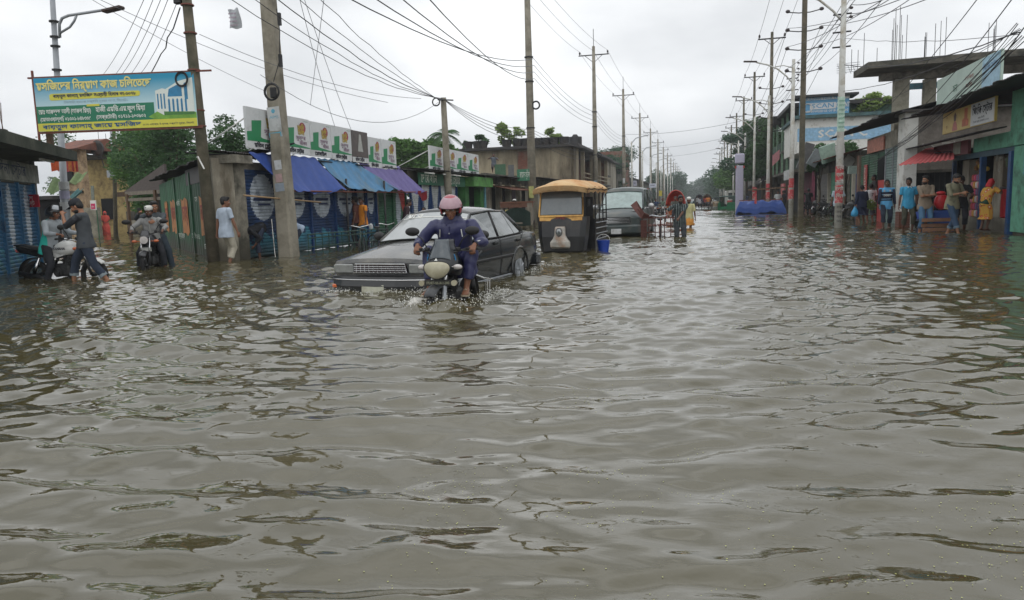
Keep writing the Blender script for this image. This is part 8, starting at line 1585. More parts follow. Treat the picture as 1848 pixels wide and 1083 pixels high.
 if shirt:
  mb = MB(); g = .022; lo = -.10 - hem
  se = [(lo, .2, .153, 0), (lo * .5, .197, .15, 0), (.0, .186, .138, 0), (.08, .17, .122, .0), (.16, .166, .116, .002), (.28, .176, .122, .004), (.38, .186, .124, .0), (.445, .182, .11, -.005), (.485, .145, .09, -.006), (.515, .085, .072, -.002)]
  mb.loft([ellsec(S(0, y, z), Rt, rx * k * tk * (1.0 if not fem else .95), ry * k * tk, 22, .84 if z < .1 else .95) for z, rx, ry, y in se])
  for s in (1, -1):
   mb.ell(tuple(sh[s]), (.062 * k, .064 * k, .06 * k)); L_ = sleeve
   if L_ <= 1: e = sh[s].lerp(E[s], min(1, L_ * 1.0) if L_ < .99 else .82); mb.tube([sh[s], sh[s].lerp(e, .5), e], [.066 * k * sk, .062 * k * sk, .058 * k * sk], 12)
   else: e = E[s].lerp(Wr[s], L_ - 1); mb.tube([sh[s], sh[s].lerp(E[s], .5), E[s]], [.066 * k * sk, .06 * k * sk, .052 * k * sk], 12); mb.ell(tuple(E[s]), .053 * k * sk); mb.tube([E[s], e], [.053 * k * sk, sk * (.04 if L_ < 1.99 else .038) * k], 12)
  so = remesh(mb, cv, shirt, 'shirt', root, smooth=4, folds=fold, seed=seed)
  if collar: m2 = MB(); m2.tube([S(.055 * math.cos(a), .012 + .062 * math.sin(a), .518 + .012 * math.sin(a) * -1) for a in [i * .5236 for i in range(13)]], .014 * k, 7); m2.tube([S(.03, .07, .51), S(.05, .1, .46)], .012 * k, 6); m2.tube([S(-.03, .07, .51), S(-.05, .1, .46)], .012 * k, 6); m2.build('collar', collar, so, smooth=True)
 if trousers:
  mb = MB(); mb.loft([ellsec(P + Vector((0, 0, z * k)), rotm(twist * .5), rx * k * tk, ry * k * tk, 16) for z, rx, ry in ((-.12, .15, .11), (-.02, .168, .125), (.06, .155, .112), (.10, .148, .106))])
  for s in (1, -1):
   l_ = leg; mb.tube([hip[s], hip[s].lerp(K[s], .5), K[s]], [.096 * k * tk, .09 * k * tk, .075 * k], 14); mb.ell(tuple(K[s]), .073 * k)
   if l_ > .5: e = K[s].lerp(A[s], (l_ - .5) * 2); mb.tube([K[s], e], [.073 * k, (.062 + .012 * (l_ < .95)) * k], 14)
  to = remesh(mb, cv, trousers, 'trousers', root, smooth=4, folds=fold * 1.1, seed=seed + 5)
  if cuff:
   for s in (1, -1): e = K[s].lerp(A[s], (leg - .5) * 2 - .04); f_ = K[s].lerp(A[s], (leg - .5) * 2 + .09); m2 = MB(); m2.tube([e, f_], [.078 * k, .078 * k], 16); m2.build('rolled_cuff', cuff, to, smooth=False)
 if skirt:
  z1, w1, m_ = skirt; mb = MB(); kc = (K[1] + K[-1]) / 2; ac = (A[1] + A[-1]) / 2; bot = Vector((ac.x, ac.y, z1 * k)); spread = abs(K[1].x - K[-1].x) / 2
  pts = [(P + Vector((0, 0, .1 * k)), .155, .112), (P + Vector((0, 0, -.05 * k)), .18, .14), (P.lerp(kc, .5), .185 + spread * .4, .16), (kc.lerp(bot, .35), w1 * .96 + spread * .3, w1 * .85), (bot, w1 + spread * .3, w1 * .9)]
  mb.loft([[c + Vector((rx * k * math.cos(t) * (1 + .05 * math.sin(7 * t) * (i > 1)), ry * k * math.sin(t) * (1 + .06 * math.sin(9 * t) * (i > 1)), 0)) for t in [j * .2618 for j in range(24)]] for i, (c, rx, ry) in enumerate(pts)]); remesh(mb, cv, m_, 'skirt', root, smooth=2, folds=fold * 1.2, seed=seed + 9)
 if shawl: m_, s_ = shawl; mb = MB(); mb.loft([ellsec(S(0, .0, z), Rt, rx * k, ry * k, 16) for z, rx, ry in ((-.15, .18, .14), (.1, .185, .14), (.3, .2, .14), (.42, .21, .125), (.5, .12, .1))]); mb.tube([sh[s_], E[s_]], [.085 * k, .09 * k], 10); mb.tube([sh[-s_], sh[-s_].lerp(E[-s_], .8)], [.08 * k, .08 * k], 10); remesh(mb, cv, m_, 'shawl', root, smooth=3, folds=fold * 1.6, seed=seed + 3)
 if sandals:
  for s in (1, -1):
   fy = footyaw[0 if s == 1 else 1]; Rf = rotm(fy, (feet[s][3] if s in feet and len(feet[s]) > 3 else 0)); m2 = MB(); m2.loft([[A[s] + Rf @ Vector((x * w * k, y * k, (z_) * k)) for x, z_ in ((-1, -.078), (1, -.078), (1, -.062), (-1, -.062))] for y, w in ((-.08, .03), (-.04, .042), (.05, .04), (.14, .052), (.2, .04), (.215, .02))]); m2.tube([A[s] + Rf @ (Vector((-.045, .05, -.06)) * k), A[s] + Rf @ (Vector((0, .09, -.005)) * k), A[s] + Rf @ (Vector((.045, .05, -.06)) * k)], .009 * k, 5); m2.build('sandal', sandals, root)
 root['_j'] = 0; del root['_j']
 return dict(root=root, E=E, W=Wr, K=K, A=A, P=P, S=S, X=X, sh=sh, k=k, Rt=Rt, Rh=Rh, b=b)
def held(r, name, mb, m, label, cat, **k): # something held: top-level, placed with the holder's transform
 o = mb.build(name, m, None, **k); o.location = r['root'].location; o.rotation_euler = r['root'].rotation_euler; tag(o, label, cat); HELD.append(o); return o
HELD = []
def phone(r, s, label, n=(0, 1, 0), off=(0, 0, 0)):
 c = r['W'][s] + (r['W'][s] - r['E'][s]).normalized() * .09 + Vector(off); mb = MB(); mb.box((0, 0, 0), (.075, .012, .15), bev=.005); q = Vector(n).to_track_quat('Y', 'Z').to_matrix().to_4x4(); mb.v = [tuple(Matrix.Translation(c) @ q @ Vector(v)) for v in mb.v]; return held(r, 'phone', mb, M_black, label, 'phone')
# ---- the rider in front
M_rain = mat('navy rain suit', s2l((42, 44, 82)), .42, var=.12, scale=4, bump=.25, bscale=40)
hl = HERO;
hero = person('man in navy rain suit and red helmet riding the front motorcycle', (hl.x, hl.y, hl.z), HERO_RZ, 1.84, .008, pelvis=(0, -.24, .80), lean=R(16), head=(R(12), R(8)), hands={1: (.345, .19, 1.0), -1: (-.345, .19, 1.0)},
 hdir={1: (-.1, .55, -.5), -1: (.1, .55, -.5)}, palm={1: (0, -.6, -.8), -1: (0, -.6, -.8), 't': {1: (-1, 0, 0), -1: (1, 0, 0)}}, curl=(.75, .75), elbow={1: (.7, -.4, -.7), -1: (-.7, -.4, -.7)},
 feet={1: (.22, .16, .50), -1: (-.22, .16, .50)}, knee={1: (.35, 1, .35), -1: (-.55, 1, .35)}, footyaw=(R(-6), R(10)), shirt=M_rain, sleeve=1.93, hem=.08, trousers=M_rain, leg=.88, fold=.014, seed=1, hair=False,
 helmet=(mat('red helmet', s2l((150, 44, 58)), .25, coat=.7, var=.12), mat('hazy visor', s2l((168, 134, 144)), .15, coat=.8, var=.08), (34, 84)), sandals=C('sandal beige', (150, 138, 116), .7), slim=1.18, broad=1.14, collar=M_rain)
mb = MB(); mb.loft([ellsec(hero['S'](0, .0, z), hero['Rt'], rx, ry, 18) for z, rx, ry in ((.40, .19, .12), (.47, .17, .115), (.52, .125, .105), (.57, .1, .1), (.575, .08, .08))]); remesh(mb, .011, M_rain, 'hood', hero['root'], smooth=3, folds=.008)
r = hero; mb = MB()
for s in (1, -1): mb.tube([r['S'](s * .13, .118, .42), r['S'](s * .14, .128, .33)], .007, 5); mb.tube([r['E'][s].lerp(r['W'][s], .62) + Vector((s * .03, .02, .035)), r['E'][s].lerp(r['W'][s], .8) + Vector((s * .02, .02, .035))], .006, 5); mb.build('reflective_piping', M_wht, r['root'])
mb = MB(); mb.tube([r['S'](.01, .128, .46), r['S'](.012, .145, .3), r['S'](.01, .138, .1), r['S'](.01, .145, -.08)], .009, 6); mb.build('front_placket', M_rain, r['root'])
for z in (.38, .24, .1): mb = MB(); mb.ell(tuple(r['S'](.01, .155, z)), .011, 8, 5); mb.build('button', M_galv, r['root'])
mb = MB(); c = r['W'][-1] - (r['W'][-1] - r['E'][-1]).normalized() * .01; mb.tube([c + (r['E'][-1] - r['W'][-1]).normalized() * .02, c], .034, 12); mb.build('wrist_watch', M_black, r['root'])
# ---- left group
M_dk = cloth((34, 36, 42)); M_jean = cloth((52, 74, 100)); M_djean = cloth((36, 46, 62))
c = G(164, 506); cm = person('man in black cap and charcoal raglan shirt looking at his phone', (c.x, c.y, -.14), R(118), 1.74, .010, pelvis=(0, .02, .88), lean=R(3), head=(R(-6), R(24)), hands={-1: (-.05, .34, 1.36), 1: (.26, .06, .80)}, elbow={-1: (-.6, -.3, -.9)}, curl=(.5, .9), palm={-1: (1, .2, 0), 1: (-1, 0, 0), 't': {-1: (0, .2, 1), 1: (0, 1, 0)}},
 feet={1: (.16, .34, .09), -1: (-.10, -.34, .09)}, knee={1: (.1, 1, 0), -1: (-.1, 1, 0)}, skin=SKINL, shirt=zones('raglan', [(0, (64, 68, 72)), (9, (64, 68, 72))]), sleeve=1.1, hem=.04, trousers=M_djean, leg=.78, cap='peak', capm=M_dk, beard=True, cuff=cloth((120, 130, 134)), fold=.008, seed=2)
for s in (1, -1): mb = MB(); mb.tube([cm['sh'][s], cm['sh'][s].lerp(cm['E'][s], .5), cm['E'][s], cm['E'][s].lerp(cm['W'][s], .12)], [.071, .066, .058, .05], 12); mb.build('black_sleeve', M_dk, cm['root'], smooth=True)
phone(cm, -1, 'dark phone held up by the man in the black cap', (-.5, -.8, 0), (.02, .02, .02))
mb = MB(); w_ = cm['W'][1]; mb.tube([w_ + Vector((0, -.02, -.02)), w_ + Vector((.02, .12, -.12)), w_ + Vector((.03, .3, -.25))], [.02, .04, .03], 8, flat=.6); held(cm, 'folded_umbrella', mb, C('purple print', (110, 50, 96), .7, var=.4, scale=20), 'purple folded umbrella in the hand of the man in the black cap', 'umbrella', smooth=True)
hr = person('person in teal and grey jacket and dark helmet sitting on the white motorcycle', (WB.x, WB.y, WB.z + .02), WB_RZ, 1.70, .010, pelvis=(0, -.28, .90), lean=R(14), head=(R(0), R(5)), hands={1: (.32, .2, 1.1), -1: (-.32, .2, 1.1)}, palm={1: (0, -.3, -1), -1: (0, -.3, -1), 't': {1: (-1, 0, 0), -1: (1, 0, 0)}}, curl=(.8, .8), elbow={1: (.5, -.4, -.8), -1: (-.5, -.4, -.8)},
 feet={1: (.26, -.22, .12), -1: (-.26, -.1, .32)}, knee={1: (.4, 1, 0), -1: (-.4, 1, .3)}, shirt=zones('teal jacket', [(-.19, (40, 176, 160)), (9, (146, 152, 156))], 1), sleeve=1.9, hem=.1, trousers=M_dk, leg=.98, hair=False, helmet=(C('black helmet', (22, 22, 24), .3, coat=.5), mat('grey visor', s2l((150, 154, 158)), .2, coat=.5), (15, 62)), fold=.008, seed=3)
kr = person('bearded man in grey kurta and white skull cap steering the street motorcycle', (SB.x, SB.y, SB.z), SB_RZ, 1.68, .010, pelvis=(0, -.26, .86), lean=R(8), head=(0, R(8)), hands={1: (.33, .2, 1.07), -1: (-.33, .2, 1.07)}, palm={1: (0, -.3, -1), -1: (0, -.3, -1), 't': {1: (-1, 0, 0), -1: (1, 0, 0)}}, curl=(.8, .8), elbow={1: (.9, -.2, -.5), -1: (-.9, -.2, -.5)},
 feet={1: (.27, -.02, .14), -1: (-.27, -.02, .14)}, knee={1: (.4, 1, .1), -1: (-.4, 1, .1)}, skin=SKIND, shirt=cloth((138, 138, 136)), sleeve=1.9, hem=.12, trousers=M_dk, leg=.86, cap='skull', capm=M_wht, beard=True, collar=cloth((150, 150, 148)), fold=.008, seed=4)
mb = MB(); mb.tube([kr['S'](0, .122, .44), kr['S'](0, .13, .26), kr['S'](0, .125, .1)], .012, 6); mb.build('kurta_placket', cloth((164, 164, 160)), kr['root'])
pr_ = person('young man in dark grey jacket riding pillion and holding a phone', (SB.x, SB.y, SB.z), SB_RZ, 1.74, .011, pelvis=(-.02, -.62, .92), lean=R(4), head=(R(20), R(12)), hands={1: (.22, -.16, 1.42), -1: (-.1, -.12, 1.22)}, elbow={1: (.8, -.2, -.7), -1: (-.8, -.3, -.5)}, curl=(.8, .5), feet={1: (.3, -.3, .2), -1: (-.34, -.4, .14)}, knee={1: (.4, 1, .1), -1: (-.6, 1, .1)},
 skin=SKINL, shirt=cloth((70, 76, 80)), sleeve=1.92, hem=.05, trousers=cloth((44, 56, 66)), leg=.98, fold=.008, seed=5)
phone(pr_, 1, 'blue backed phone held up by the pillion rider', (0, 1, 0));
c = G(412, 474); person('man in pale blue shirt and rolled cream trousers walking away by the green wall corner', (c.x, c.y, -.12), R(-20), 1.72, .011, head=(R(-35), R(6)), hands={1: (.30, .12, .82), -1: (-.27, -.06, .80)}, feet={1: (.1, -.05, .09), -1: (-.1, .12, .09)}, shirt=cloth((168, 180, 194)), sleeve=.72, hem=.1, trousers=cloth((170, 164, 148)), leg=.82, seed=6, fold=.008)
c = G(453, 467); person('person in dark clothes bending down before the blue shutters', (c.x, c.y + .25, -.08), R(168), 1.66, .011, pelvis=(0, -.16, .88), lean=R(98), head=(0, R(-8)), hands={1: (.16, .2, .42), -1: (-.16, .2, .42)}, feet={1: (.15, 0, .08), -1: (-.15, .02, .08)}, knee={1: (.2, 1, 0), -1: (-.2, 1, 0)}, skin=SKIND, shirt=cloth((26, 27, 32)), sleeve=1.6, trousers=cloth((40, 48, 66)), leg=.82, sandals=C('pale sandal', (160, 150, 120), .7), seed=7, collar=M_wht)
c = G(505, 464); person('man in pale blue shirt half hidden behind the concrete pole', (c.x + .05, c.y + .75, -.12), R(150), 1.66, .012, pelvis=(0, -.1, .86), lean=R(60), hands={1: (.3, .25, .5), -1: (-.2, .3, .45)}, feet={1: (.12, 0, .08), -1: (-.12, 0, .08)}, shirt=cloth((150, 166, 186)), sleeve=.7, trousers=M_djean, leg=.98, seed=8)
c = AX(657, 440, -10.75); person('man in orange T-shirt standing behind the parked bicycles', (c.x, c.y, -.1), R(150), 1.70, .011, head=(R(30), R(8)), hands={1: (.25, .1, .84), -1: (-.36, .14, .84)}, feet={1: (.12, 0, .08), -1: (-.12, .05, .08)}, skin=SKIND, shirt=cloth((206, 128, 34)), sleeve=.6, hem=.08, trousers=cloth((50, 92, 110)), leg=.98, seed=9)
mb = MB(); mb.ell((c.x + .42, c.y - .3, .62), (.07, .05, .11), 12, 8); wmesh(mb, 'shopping_bag', M_paper, 'small pale bag held by the man in the orange T-shirt', 'bag', (c.x + .42, c.y - .3, .5), smooth=True)
c = AX(641, 440, -10.95); person('man in dark brown shirt beside the orange T-shirt man', (c.x, c.y + .2, -.1), R(100), 1.72, .012, head=(R(0), R(4)), skin=SKIND, shirt=cloth((84, 48, 40)), sleeve=.7, trousers=M_dk, leg=.98, seed=10)
c = AX(733, 430, -10.3); person('man in dark maroon shirt walking behind the sedan roof', (c.x, c.y, -.2), R(-70), 1.72, .012, lean=R(10), head=(0, R(10)), skin=SKIND, shirt=cloth((48, 26, 32)), sleeve=1.3, trousers=M_dk, leg=.98, seed=11)
c = AX(767, 420, -10.3); person('boy seen only by his black hair above the sedan roof', (c.x, c.y, -.3), R(180), 1.50, .014, skin=SKIND, shirt=cloth((90, 80, 76)), sleeve=.6, trousers=M_dk, leg=.98, seed=12)
c = G(905, 418); person('man in pink shirt and white skull cap walking away past the push cart', (c.x - .1, c.y + 3.0, -.3), R(10), 1.74, .014, shirt=cloth((196, 150, 142)), sleeve=1.9, hem=.15, trousers=M_paper, leg=.98, cap='skull', capm=M_wht, seed=13)
c = G(914, 412); person('child in yellow shirt walking away beside the push cart', (c.x, c.y + .6, -.3), R(0), 1.46, .014, shirt=cloth((190, 180, 120)), sleeve=.6, trousers=cloth((176, 168, 112)), leg=.9, seed=14)
c = G(902, 412); person('smaller black haired child left of the child in yellow', (c.x, c.y + .8, -.3), R(5), 1.42, .014, shirt=cloth((150, 96, 90)), sleeve=.6, trousers=M_dk, leg=.9, seed=15)
c = G(193, 425); sar = cloth((196, 78, 66)); person('woman in a salmon red sari standing in the flooded lane', (c.x, c.y, -.12), R(225), 1.66, .016, fem=True, skin=SKIND, shirt=sar, sleeve=.9, skirt=(.1, .2, sar), shawl=(sar, 1), cap='scarf', capm=sar, hair=False, hands={1: (.1, .2, 1.0), -1: (-.1, .2, 1.0)}, seed=16, fold=.01)
c = AY(892, 318, 47.5); person('man climbing at the edge of the stained two storey house', (c.x, c.y, c.z - .0), R(200), 1.60, .016, pelvis=(0, 0, .8), hands={1: (.2, .3, 1.3), -1: (-.15, .35, 1.2)}, feet={1: (.12, .1, .3), -1: (-.12, 0, .08)}, skin=SKIND, shirt=cloth((90, 96, 104)), sleeve=.6, trousers=cloth((60, 56, 60)), leg=.7, seed=17)
# ---- right hand group
RG = 'people standing outside the right hand shops'
def stand(px, py, label, rz, up=-.06, back=0, **k): c = G(px, py); return person(label, (c.x, c.y + back, up), R(rz), group=RG, **k)
stand(1522, 400, 'man in pale shirt stepping away behind the nearest lamp pole', 5, h=1.72, vox=.012, hands={1: (.34, .12, .9), -1: (-.27, .1, .84)}, feet={1: (.1, .1, .08), -1: (-.1, -.3, .16, R(-40))}, shirt=cloth((178, 192, 204)), sleeve=.8, hem=.1, trousers=M_dk, leg=.86, sandals=M_black, seed=20, back=1.5)
nv = cloth((26, 34, 60)); bagm = stand(1560, 404, 'person in a long navy tunic walking away with a cyan bag', 12, h=1.62, vox=.012, fem=True, hands={-1: (-.30, -.02, .80), 1: (.2, .24, .95)}, feet={1: (.12, .05, .08), -1: (-.12, -.1, .08)}, shirt=nv, sleeve=1.92, hem=.1, skirt=(.42, .25, nv), slim=1.12, seed=21, back=.6)
c = bagm['W'][-1]; mb = MB(); mb.loft([[c + Vector((w * math.cos(t), w * .6 * math.sin(t), z)) for t in [i * .6283 for i in range(10)]] for z, w in ((-.02, .02), (-.12, .06), (-.28, .15), (-.4, .17), (-.46, .1))]); held(bagm, 'plastic_bag', mb, C('cyan bag', (62, 158, 206), .35, var=.15), 'cyan plastic bag carried by the person in the navy tunic', 'bag', smooth=True)
w7 = stand(1582, 403, 'man in white shirt numbered 7 carrying green leaves', 15, h=1.68, vox=.012, hands={1: (.22, .2, .95), -1: (-.26, .1, .9)}, shirt=cloth((204, 206, 208)), sleeve=.65, trousers=cloth((96, 100, 110)), leg=.66, seed=22, back=1.2)
text('7', .2, M_ink, basis(w7['S'](0, -.135, .3), (1, 0, 0)), w7['root'])
c = G(1577, 403); c = Vector((c.x - .05, c.y + .55, .78)); me = crown_mesh([(0, 0, 0, .2, 1.0), (.1, 0, -.1, .16, 1), (-.1, 0, .05, .14, 1)], 500, .05, 5, M_leafy); o = link('leaf_bundle', me, None, 'bunch of green leafy vegetables held between the tunic and jersey', 'vegetables'); o.location = c
jr = zones('jersey', [(.50, (30, 36, 60)), (1.0, (88, 160, 206)), (1.05, (24, 30, 52)), (1.07, (120, 170, 206)), (1.20, (24, 30, 52)), (1.22, (120, 170, 206)), (1.30, (24, 30, 52)), (9, (92, 160, 204))])
d = stand(1598, 412, 'man in blue and navy football jersey walking toward the viewer', 176, h=1.72, vox=.0105, hands={1: (.26, .16, .86), -1: (-.27, .0, .80)}, feet={1: (.11, .22, .1), -1: (-.11, -.12, .12)}, skin=SKIND, shirt=jr, sleeve=.3, hem=.12, trousers=M_djean, leg=.80, seed=23, sandals=M_black)
for s in (1, -1): mb = MB(); mb.tube([d['sh'][s], d['sh'][s].lerp(d['E'][s], .5), d['E'][s], d['E'][s].lerp(d['W'][s], .9)], [.068, .064, .057, .044], 12); mb.build('navy_sleeve', nv, d['root'], smooth=True)
text('DERBY', .1, M_wht, basis(d['S'](0, .135, .25), (-1, 0, 0)), d['root'], .22, bold=.004)
for s in (1, -1): mb = MB(); mb.cyl(d['S'](s * .09, .125, .40), .03, .012, 'y', 14); mb.build('badge', M_paper, d['root'])
stand(1594, 402, 'tall man looking left behind the football jersey man', 90, up=.25, h=1.76, vox=.013, skin=SKIND, shirt=cloth((50, 44, 44)), sleeve=.8, trousers=M_dk, leg=.98, seed=24, back=1.8, head=(R(10), 0))
stand(1637, 417, 'man in turquoise polo with white collar and olive three-quarter trousers', 184, h=1.72, vox=.0105, head=(R(-28), R(6)), hands={1: (.27, .03, .82), -1: (-.25, .02, .84)}, feet={1: (.13, .0, .08), -1: (-.12, .06, .08)}, skin=SKIND, shirt=cloth((58, 150, 190)), sleeve=.68, hem=.08, trousers=cloth((66, 66, 52)), leg=.76, collar=M_wht, seed=25)
stand(1667, 420, 'man in taupe shirt with folded arms and rolled blue jeans', 190, h=1.74, vox=.0105, head=(R(-55), R(2)), hands={1: (-.1, .2, 1.14), -1: (.1, .22, 1.12)}, elbow={1: (.8, .1, -.8), -1: (-.8, .1, -.8)}, palm={1: (0, -1, 0), -1: (0, -1, 0), 't': {1: (0, 0, 1), -1: (0, 0, 1)}}, curl=(.5, .5), feet={1: (.12, .0, .08), -1: (-.1, .1, .08)}, skin=SKINL, shirt=cloth((136, 122, 106)), sleeve=1.15, hem=.08, trousers=cloth((72, 108, 138)), leg=.80, beard=True, cuff=M_jean, collar=cloth((136, 122, 106)), seed=26)
r = stand(1716, 423, 'man in olive checked shirt looking down at a phone, legs crossed', 205, h=1.76, vox=.0105, head=(R(5), R(28)), lean=R(4), hands={1: (-.02, .3, 1.16), -1: (-.16, .28, 1.12)}, elbow={1: (.6, -.1, -1), -1: (-.6, -.1, -1)}, feet={1: (.02, .28, .09), -1: (.03, -.1, .09)}, knee={1: (0, 1, 0), -1: (0, 1, 0)}, skin=SKINL, shirt=flowers('olive check', (128, 124, 102), (112, 108, 88), (96, 92, 76)), sleeve=1.2, hem=.08, trousers=M_jean, leg=.78, beard=True, cuff=cloth((100, 120, 132)), collar=cloth((134, 130, 110)), sandals=M_black, seed=27)
phone(r, -1, 'phone in the hands of the man in the checked shirt', (0, -.5, 1))
r = stand(1742, 419, 'man in black shirt holding a phone next to the blue post', 170, h=1.72, vox=.011, head=(R(-30), R(22)), lean=R(4), hands={1: (.02, .32, 1.1), -1: (-.22, .36, 1.06)}, elbow={1: (.6, -.2, -1), -1: (-.6, -.2, -1)}, skin=SKIND, shirt=cloth((24, 24, 28)), sleeve=.75, hem=.06, trousers=cloth((34, 36, 44)), leg=.76, seed=28, back=.5)
phone(r, -1, 'dark phone in the hand of the man in the black shirt', (0, -.5, 1))
osar = flowers('orange floral', (196, 150, 62), (190, 92, 48), (206, 196, 160)); c = Vector((7.66, 23.15, .08))
person('woman in orange floral wrap and red scarf leaning into the store', c, R(-62), 1.42, .0105, group=RG, fem=True, pelvis=(0, 0, .96), lean=R(16), head=(R(10), R(10)), hands={1: (.2, .42, 1.3), -1: (-.16, .4, 1.25)}, feet={1: (.06, .04, .1, R(-10)), -1: (-.06, -.06, .1, R(-10))}, skin=SKIND, shirt=cloth((36, 66, 48)), sleeve=.6, skirt=(.38, .20, osar), cap='scarf', capm=flowers('red scarf', (180, 44, 50), (176, 48, 52), (220, 200, 190)), hair=False, shawl=(osar, -1), seed=29, fold=.01)
c = G(1703, 420); mb = MB(); mb.ell((c.x, c.y + .35, .9), (.2, .12, .24), 12, 9); mb.ell((c.x - .02, c.y + .35, 1.15), (.14, .1, .06), 12, 7); wmesh(mb, 'red_bundle', C('shiny red wrap', (190, 36, 44), .35, var=.2), 'shiny red bundle behind the man in the checked shirt', 'bundle', (c.x, c.y + .35, .66), smooth=True)
mb = MB(); mb.b2((c.x - .3, c.y + .3, .2), (c.x + .3, c.y + .6, .64), .05); wmesh(mb, 'blue_box', C('heap tarp', (.02, .07, .34), .5), 'blue wrapped box under the shiny red bundle', 'box', (c.x, c.y + .4, .2))
stand(1616, 410, 'man in plum shirt standing between the jersey and turquoise polo men', 160, h=1.66, vox=.013, head=(R(25), R(6)), hands={1: (.24, .14, .86), -1: (-.25, .05, .82)}, skin=SKIND, shirt=stripes('plum check', (84, 52, 70), (110, 84, 96), 22, 0, .6), sleeve=.7, hem=.1, trousers=cloth((70, 64, 56)), leg=.8, seed=61, back=1.3)
stand(1690, 412, 'man in white vest standing back under the red awning', 200, h=1.68, vox=.013, head=(R(-20), R(4)), hands={1: (.1, .2, 1.05)}, skin=SKIND, shirt=cloth((176, 176, 166)), sleeve=.3, hem=.06, skirt=(.25, .2, stripes('check wrap', (60, 70, 96), (120, 120, 120), 18, 2, .7)), seed=62, back=1.6)
stand(1461, 389, 'man in black T-shirt and shorts standing with a hand to his head', 10, h=1.70, vox=.013, hands={-1: (-.2, .12, 1.52), 1: (.27, .04, .85)}, elbow={-1: (-1, .2, 0)}, skin=SKIND, shirt=cloth((26, 27, 30)), sleeve=.65, trousers=cloth((22, 22, 26)), leg=.52, seed=30, back=.6)
stand(1414, 384, 'dark clothed man right of the blue covered heap', 60, h=1.7, vox=.018, skin=SKIND, shirt=cloth((30, 32, 38)), sleeve=.8, trousers=cloth((50, 66, 66)), leg=.9, seed=31)
stand(1406, 383, 'man in white shirt at the edge of the blue covered heap', 180, h=1.7, vox=.018, skin=SKIND, shirt=cloth((186, 190, 190)), sleeve=.8, trousers=M_dk, leg=.9, seed=32, back=1.0)
for i, (px, y_, cl_, lb) in enumerate(((1350, 376, (60, 70, 96), 'distant man in slate shirt behind the cloth column'), (1388, 381, (96, 70, 60), 'distant man in brown shirt above the blue heap'), (1424, 385, (70, 60, 84), 'distant figure in purple by the green building'))): stand(px, y_, lb, 30 * i, h=1.7, vox=.024, skin=SKIND, shirt=cloth(cl_), sleeve=.8, trousers=M_dk, leg=.9, seed=33 + i, back=3)
# ---- people in the road
stf = stripes('striped shirt', (40, 50, 52), (122, 130, 128), 14, 0, .78)
sm_ = RV + local_to(RVR, (-.62, -.45)); person('man in dark striped shirt wading and pushing the flatbed tricycle', (sm_.x, sm_.y, -.42), RVR + R(8), 1.76, .0105, pelvis=(0, -.02, .93), lean=R(10), head=(R(-6), R(8)), hands={1: (.42, .36, 1.13), -1: (.12, .38, .98)}, elbow={1: (.7, -.5, -.2), -1: (-.8, -.3, -.5)}, palm={1: (0, -.2, -1), -1: (0, -.2, -1), 't': {1: (-1, 0, 0), -1: (1, 0, 0)}}, curl=(.8, .8), skin=SKIND, shirt=stf, sleeve=.98, hem=.1, trousers=cloth((54, 58, 62)), leg=.7, beard=True, collar=stf, seed=40, fold=.009)
yw = cloth((186, 180, 134)); c = G(1243, 413); person('man in pale yellow shirt, orange wrap and white cap behind the striped shirt man', (c.x, c.y + .3, -.42), R(160), 1.70, .013, head=(R(30), R(10)), hands={1: (.2, .12, .9), -1: (-.3, .05, .78)}, skin=SKIND, shirt=yw, sleeve=.9, hem=.1, skirt=(.62, .22, cloth((190, 130, 56))), cap='skull', capm=M_wht, beard=True, seed=41)
def rider(B, rz, label, shirt_, h=1.7, vox=.016, **k): return person(label, (B.x, B.y, B.z), rz, h, vox, pelvis=(0, -.28, .86), lean=R(8), head=(0, R(4)), hands={1: (.33, .2, 1.07), -1: (-.33, .2, 1.07)}, elbow={1: (.9, -.2, -.5), -1: (-.9, -.2, -.5)}, feet={1: (.25, .0, .34), -1: (-.25, .0, .34)}, knee={1: (.4, 1, .1), -1: (-.4, 1, .1)}, skin=SKIND, shirt=shirt_, trousers=M_dk, leg=.9, **k)
rider(MB1, math.pi, 'rider in dark blue shirt beside the minivan', cloth((38, 54, 84)), vox=.013, sleeve=.8, seed=42); rider(MB2, math.pi + R(6), 'rider in grey-green shirt and brown cap left of the red rickshaw hood', cloth((98, 112, 98)), vox=.013, sleeve=1.9, cap='peak', capm=cloth((96, 60, 50)), seed=43)
person('rickshaw driver seated in front of the orange-red hood', (HR.x, HR.y, HR.z), math.pi, 1.66, .014, pelvis=(0, -.12, .95), lean=R(12), hands={1: (.24, .58, 1.02), -1: (-.24, .58, 1.02)}, feet={1: (.12, .3, .3), -1: (-.12, .35, .5)}, skin=SKIND, shirt=cloth((70, 70, 64)), sleeve=.8, trousers=M_dk, leg=.7, seed=44)
fr_ = [((1258, 377.5), (150, 150, 150), 'far passenger in grey on the left crowded rickshaw', 1.35), ((1263, 377.5), (170, 170, 176), 'far passenger in white on the left crowded rickshaw', 1.15), ((1269, 378), (60, 60, 90), 'far passenger in dark blue between the crowded rickshaws', 1.25), ((1273, 378), (150, 60, 60), 'far passenger in red on the right crowded rickshaw', 1.3), ((1278, 378), (190, 120, 60), 'far passenger in orange on the right crowded rickshaw', 1.35), ((1283, 377), (196, 190, 180), 'far person in cream at the right of the crowded rickshaws', 1.1), ((1254, 376), (60, 80, 80), 'far person in dark green at the left of the crowded rickshaws', 1.0)]
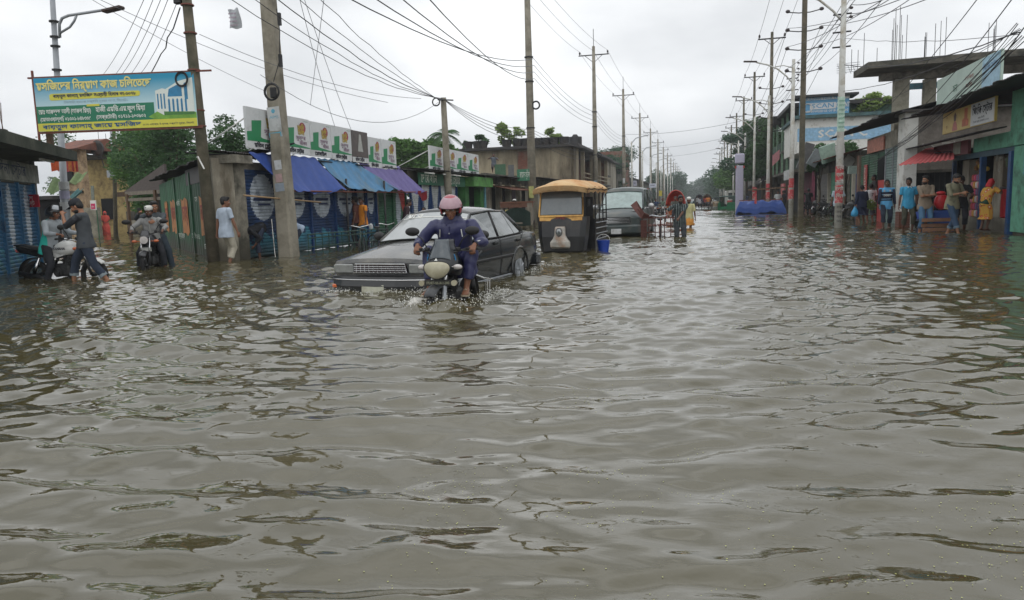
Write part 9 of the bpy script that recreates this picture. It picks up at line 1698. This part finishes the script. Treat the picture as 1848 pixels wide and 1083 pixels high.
for i, ((px, py), cl_, lb, up) in enumerate(fr_): c = G(px, py); person(lb, (c.x, c.y, -.25 + (up - 1) * .9), math.pi, 1.6, .024, pelvis=(0, -.1, .8), feet={1: (.12, .2, .3), -1: (-.12, .2, .3)}, skin=SKIND, shirt=cloth(cl_), sleeve=.8, trousers=M_dk, leg=.9, seed=50 + i, group='far people in the road traffic')
person('driver seated behind the three wheeler windscreen', TW + Vector((0, 0, .0)), TWR, 1.66, .014, pelvis=(0, .55, .78), hands={1: (.25, .92, 1.05), -1: (-.25, .92, 1.05)}, feet={1: (.15, 1.0, .35), -1: (-.15, 1.0, .35)}, skin=SKIND, shirt=cloth((90, 96, 110)), sleeve=.8, trousers=M_dk, leg=.98, seed=60)
# ---- splash round the motorcycle and car
def splash(name, label, pts, n, sc, hgt, seed):
 r = random.Random(seed); mb = MB()
 for i in range(n):
  p = Vector(r.choice(pts)) + Vector((r.gauss(0, sc), r.gauss(0, sc * .5), 0)); z = wz(p.x, p.y); d = r.uniform(0, 1) ** 2.2 * hgt; s = r.uniform(.002, .0065) * (1.3 - d / hgt * .6)
  mb.ell((p.x, p.y, z + d), (s * r.uniform(.8, 1.6), s, s * r.uniform(.7, 1.8)), 6, 4)
 mb.build(name, mat('spray', s2l((206, 206, 200)), .25, var=.05, coat=.4), None, smooth=True, kind='stuff')
splash('wake_spray', '', [HERO + local_to(HERO_RZ, (x, y)) for x, y in ((0, .95), (-.25, .85), (.25, .85), (-.4, .5), (.4, .5), (-.45, .1), (-.5, -.3), (-.5, -.7), (.4, -.2))], 650, .12, .10, 1)
splash('bow_spray', '', [Vector((cl.x, cl.y, 0)) + local_to(car_rz, (x, 2.25)) for x in (-.7, -.3, .1, .5, .8)] + [Vector((cl.x, cl.y, 0)) + local_to(car_rz, (-.95, y)) for y in (-1.2, -1.6, -2.2)], 500, .1, .05, 2)
hz = MB(); hz.b2((-420, -30, -2.3), (420, 520, 24))
hm = bpy.data.materials.new('haze'); hm.use_nodes = True; t = hm.node_tree; t.nodes.clear(); o = N(t, 'ShaderNodeOutputMaterial'); v = N(t, 'ShaderNodeVolumePrincipled')
v.inputs['Color'].default_value = (.86, .9, .93, 1); v.inputs['Density'].default_value = .0007; t.links.new(v.outputs[0], o.inputs['Volume'])
hz.build('haze', hm, kind='stuff')
index_kids(); rebase_all()
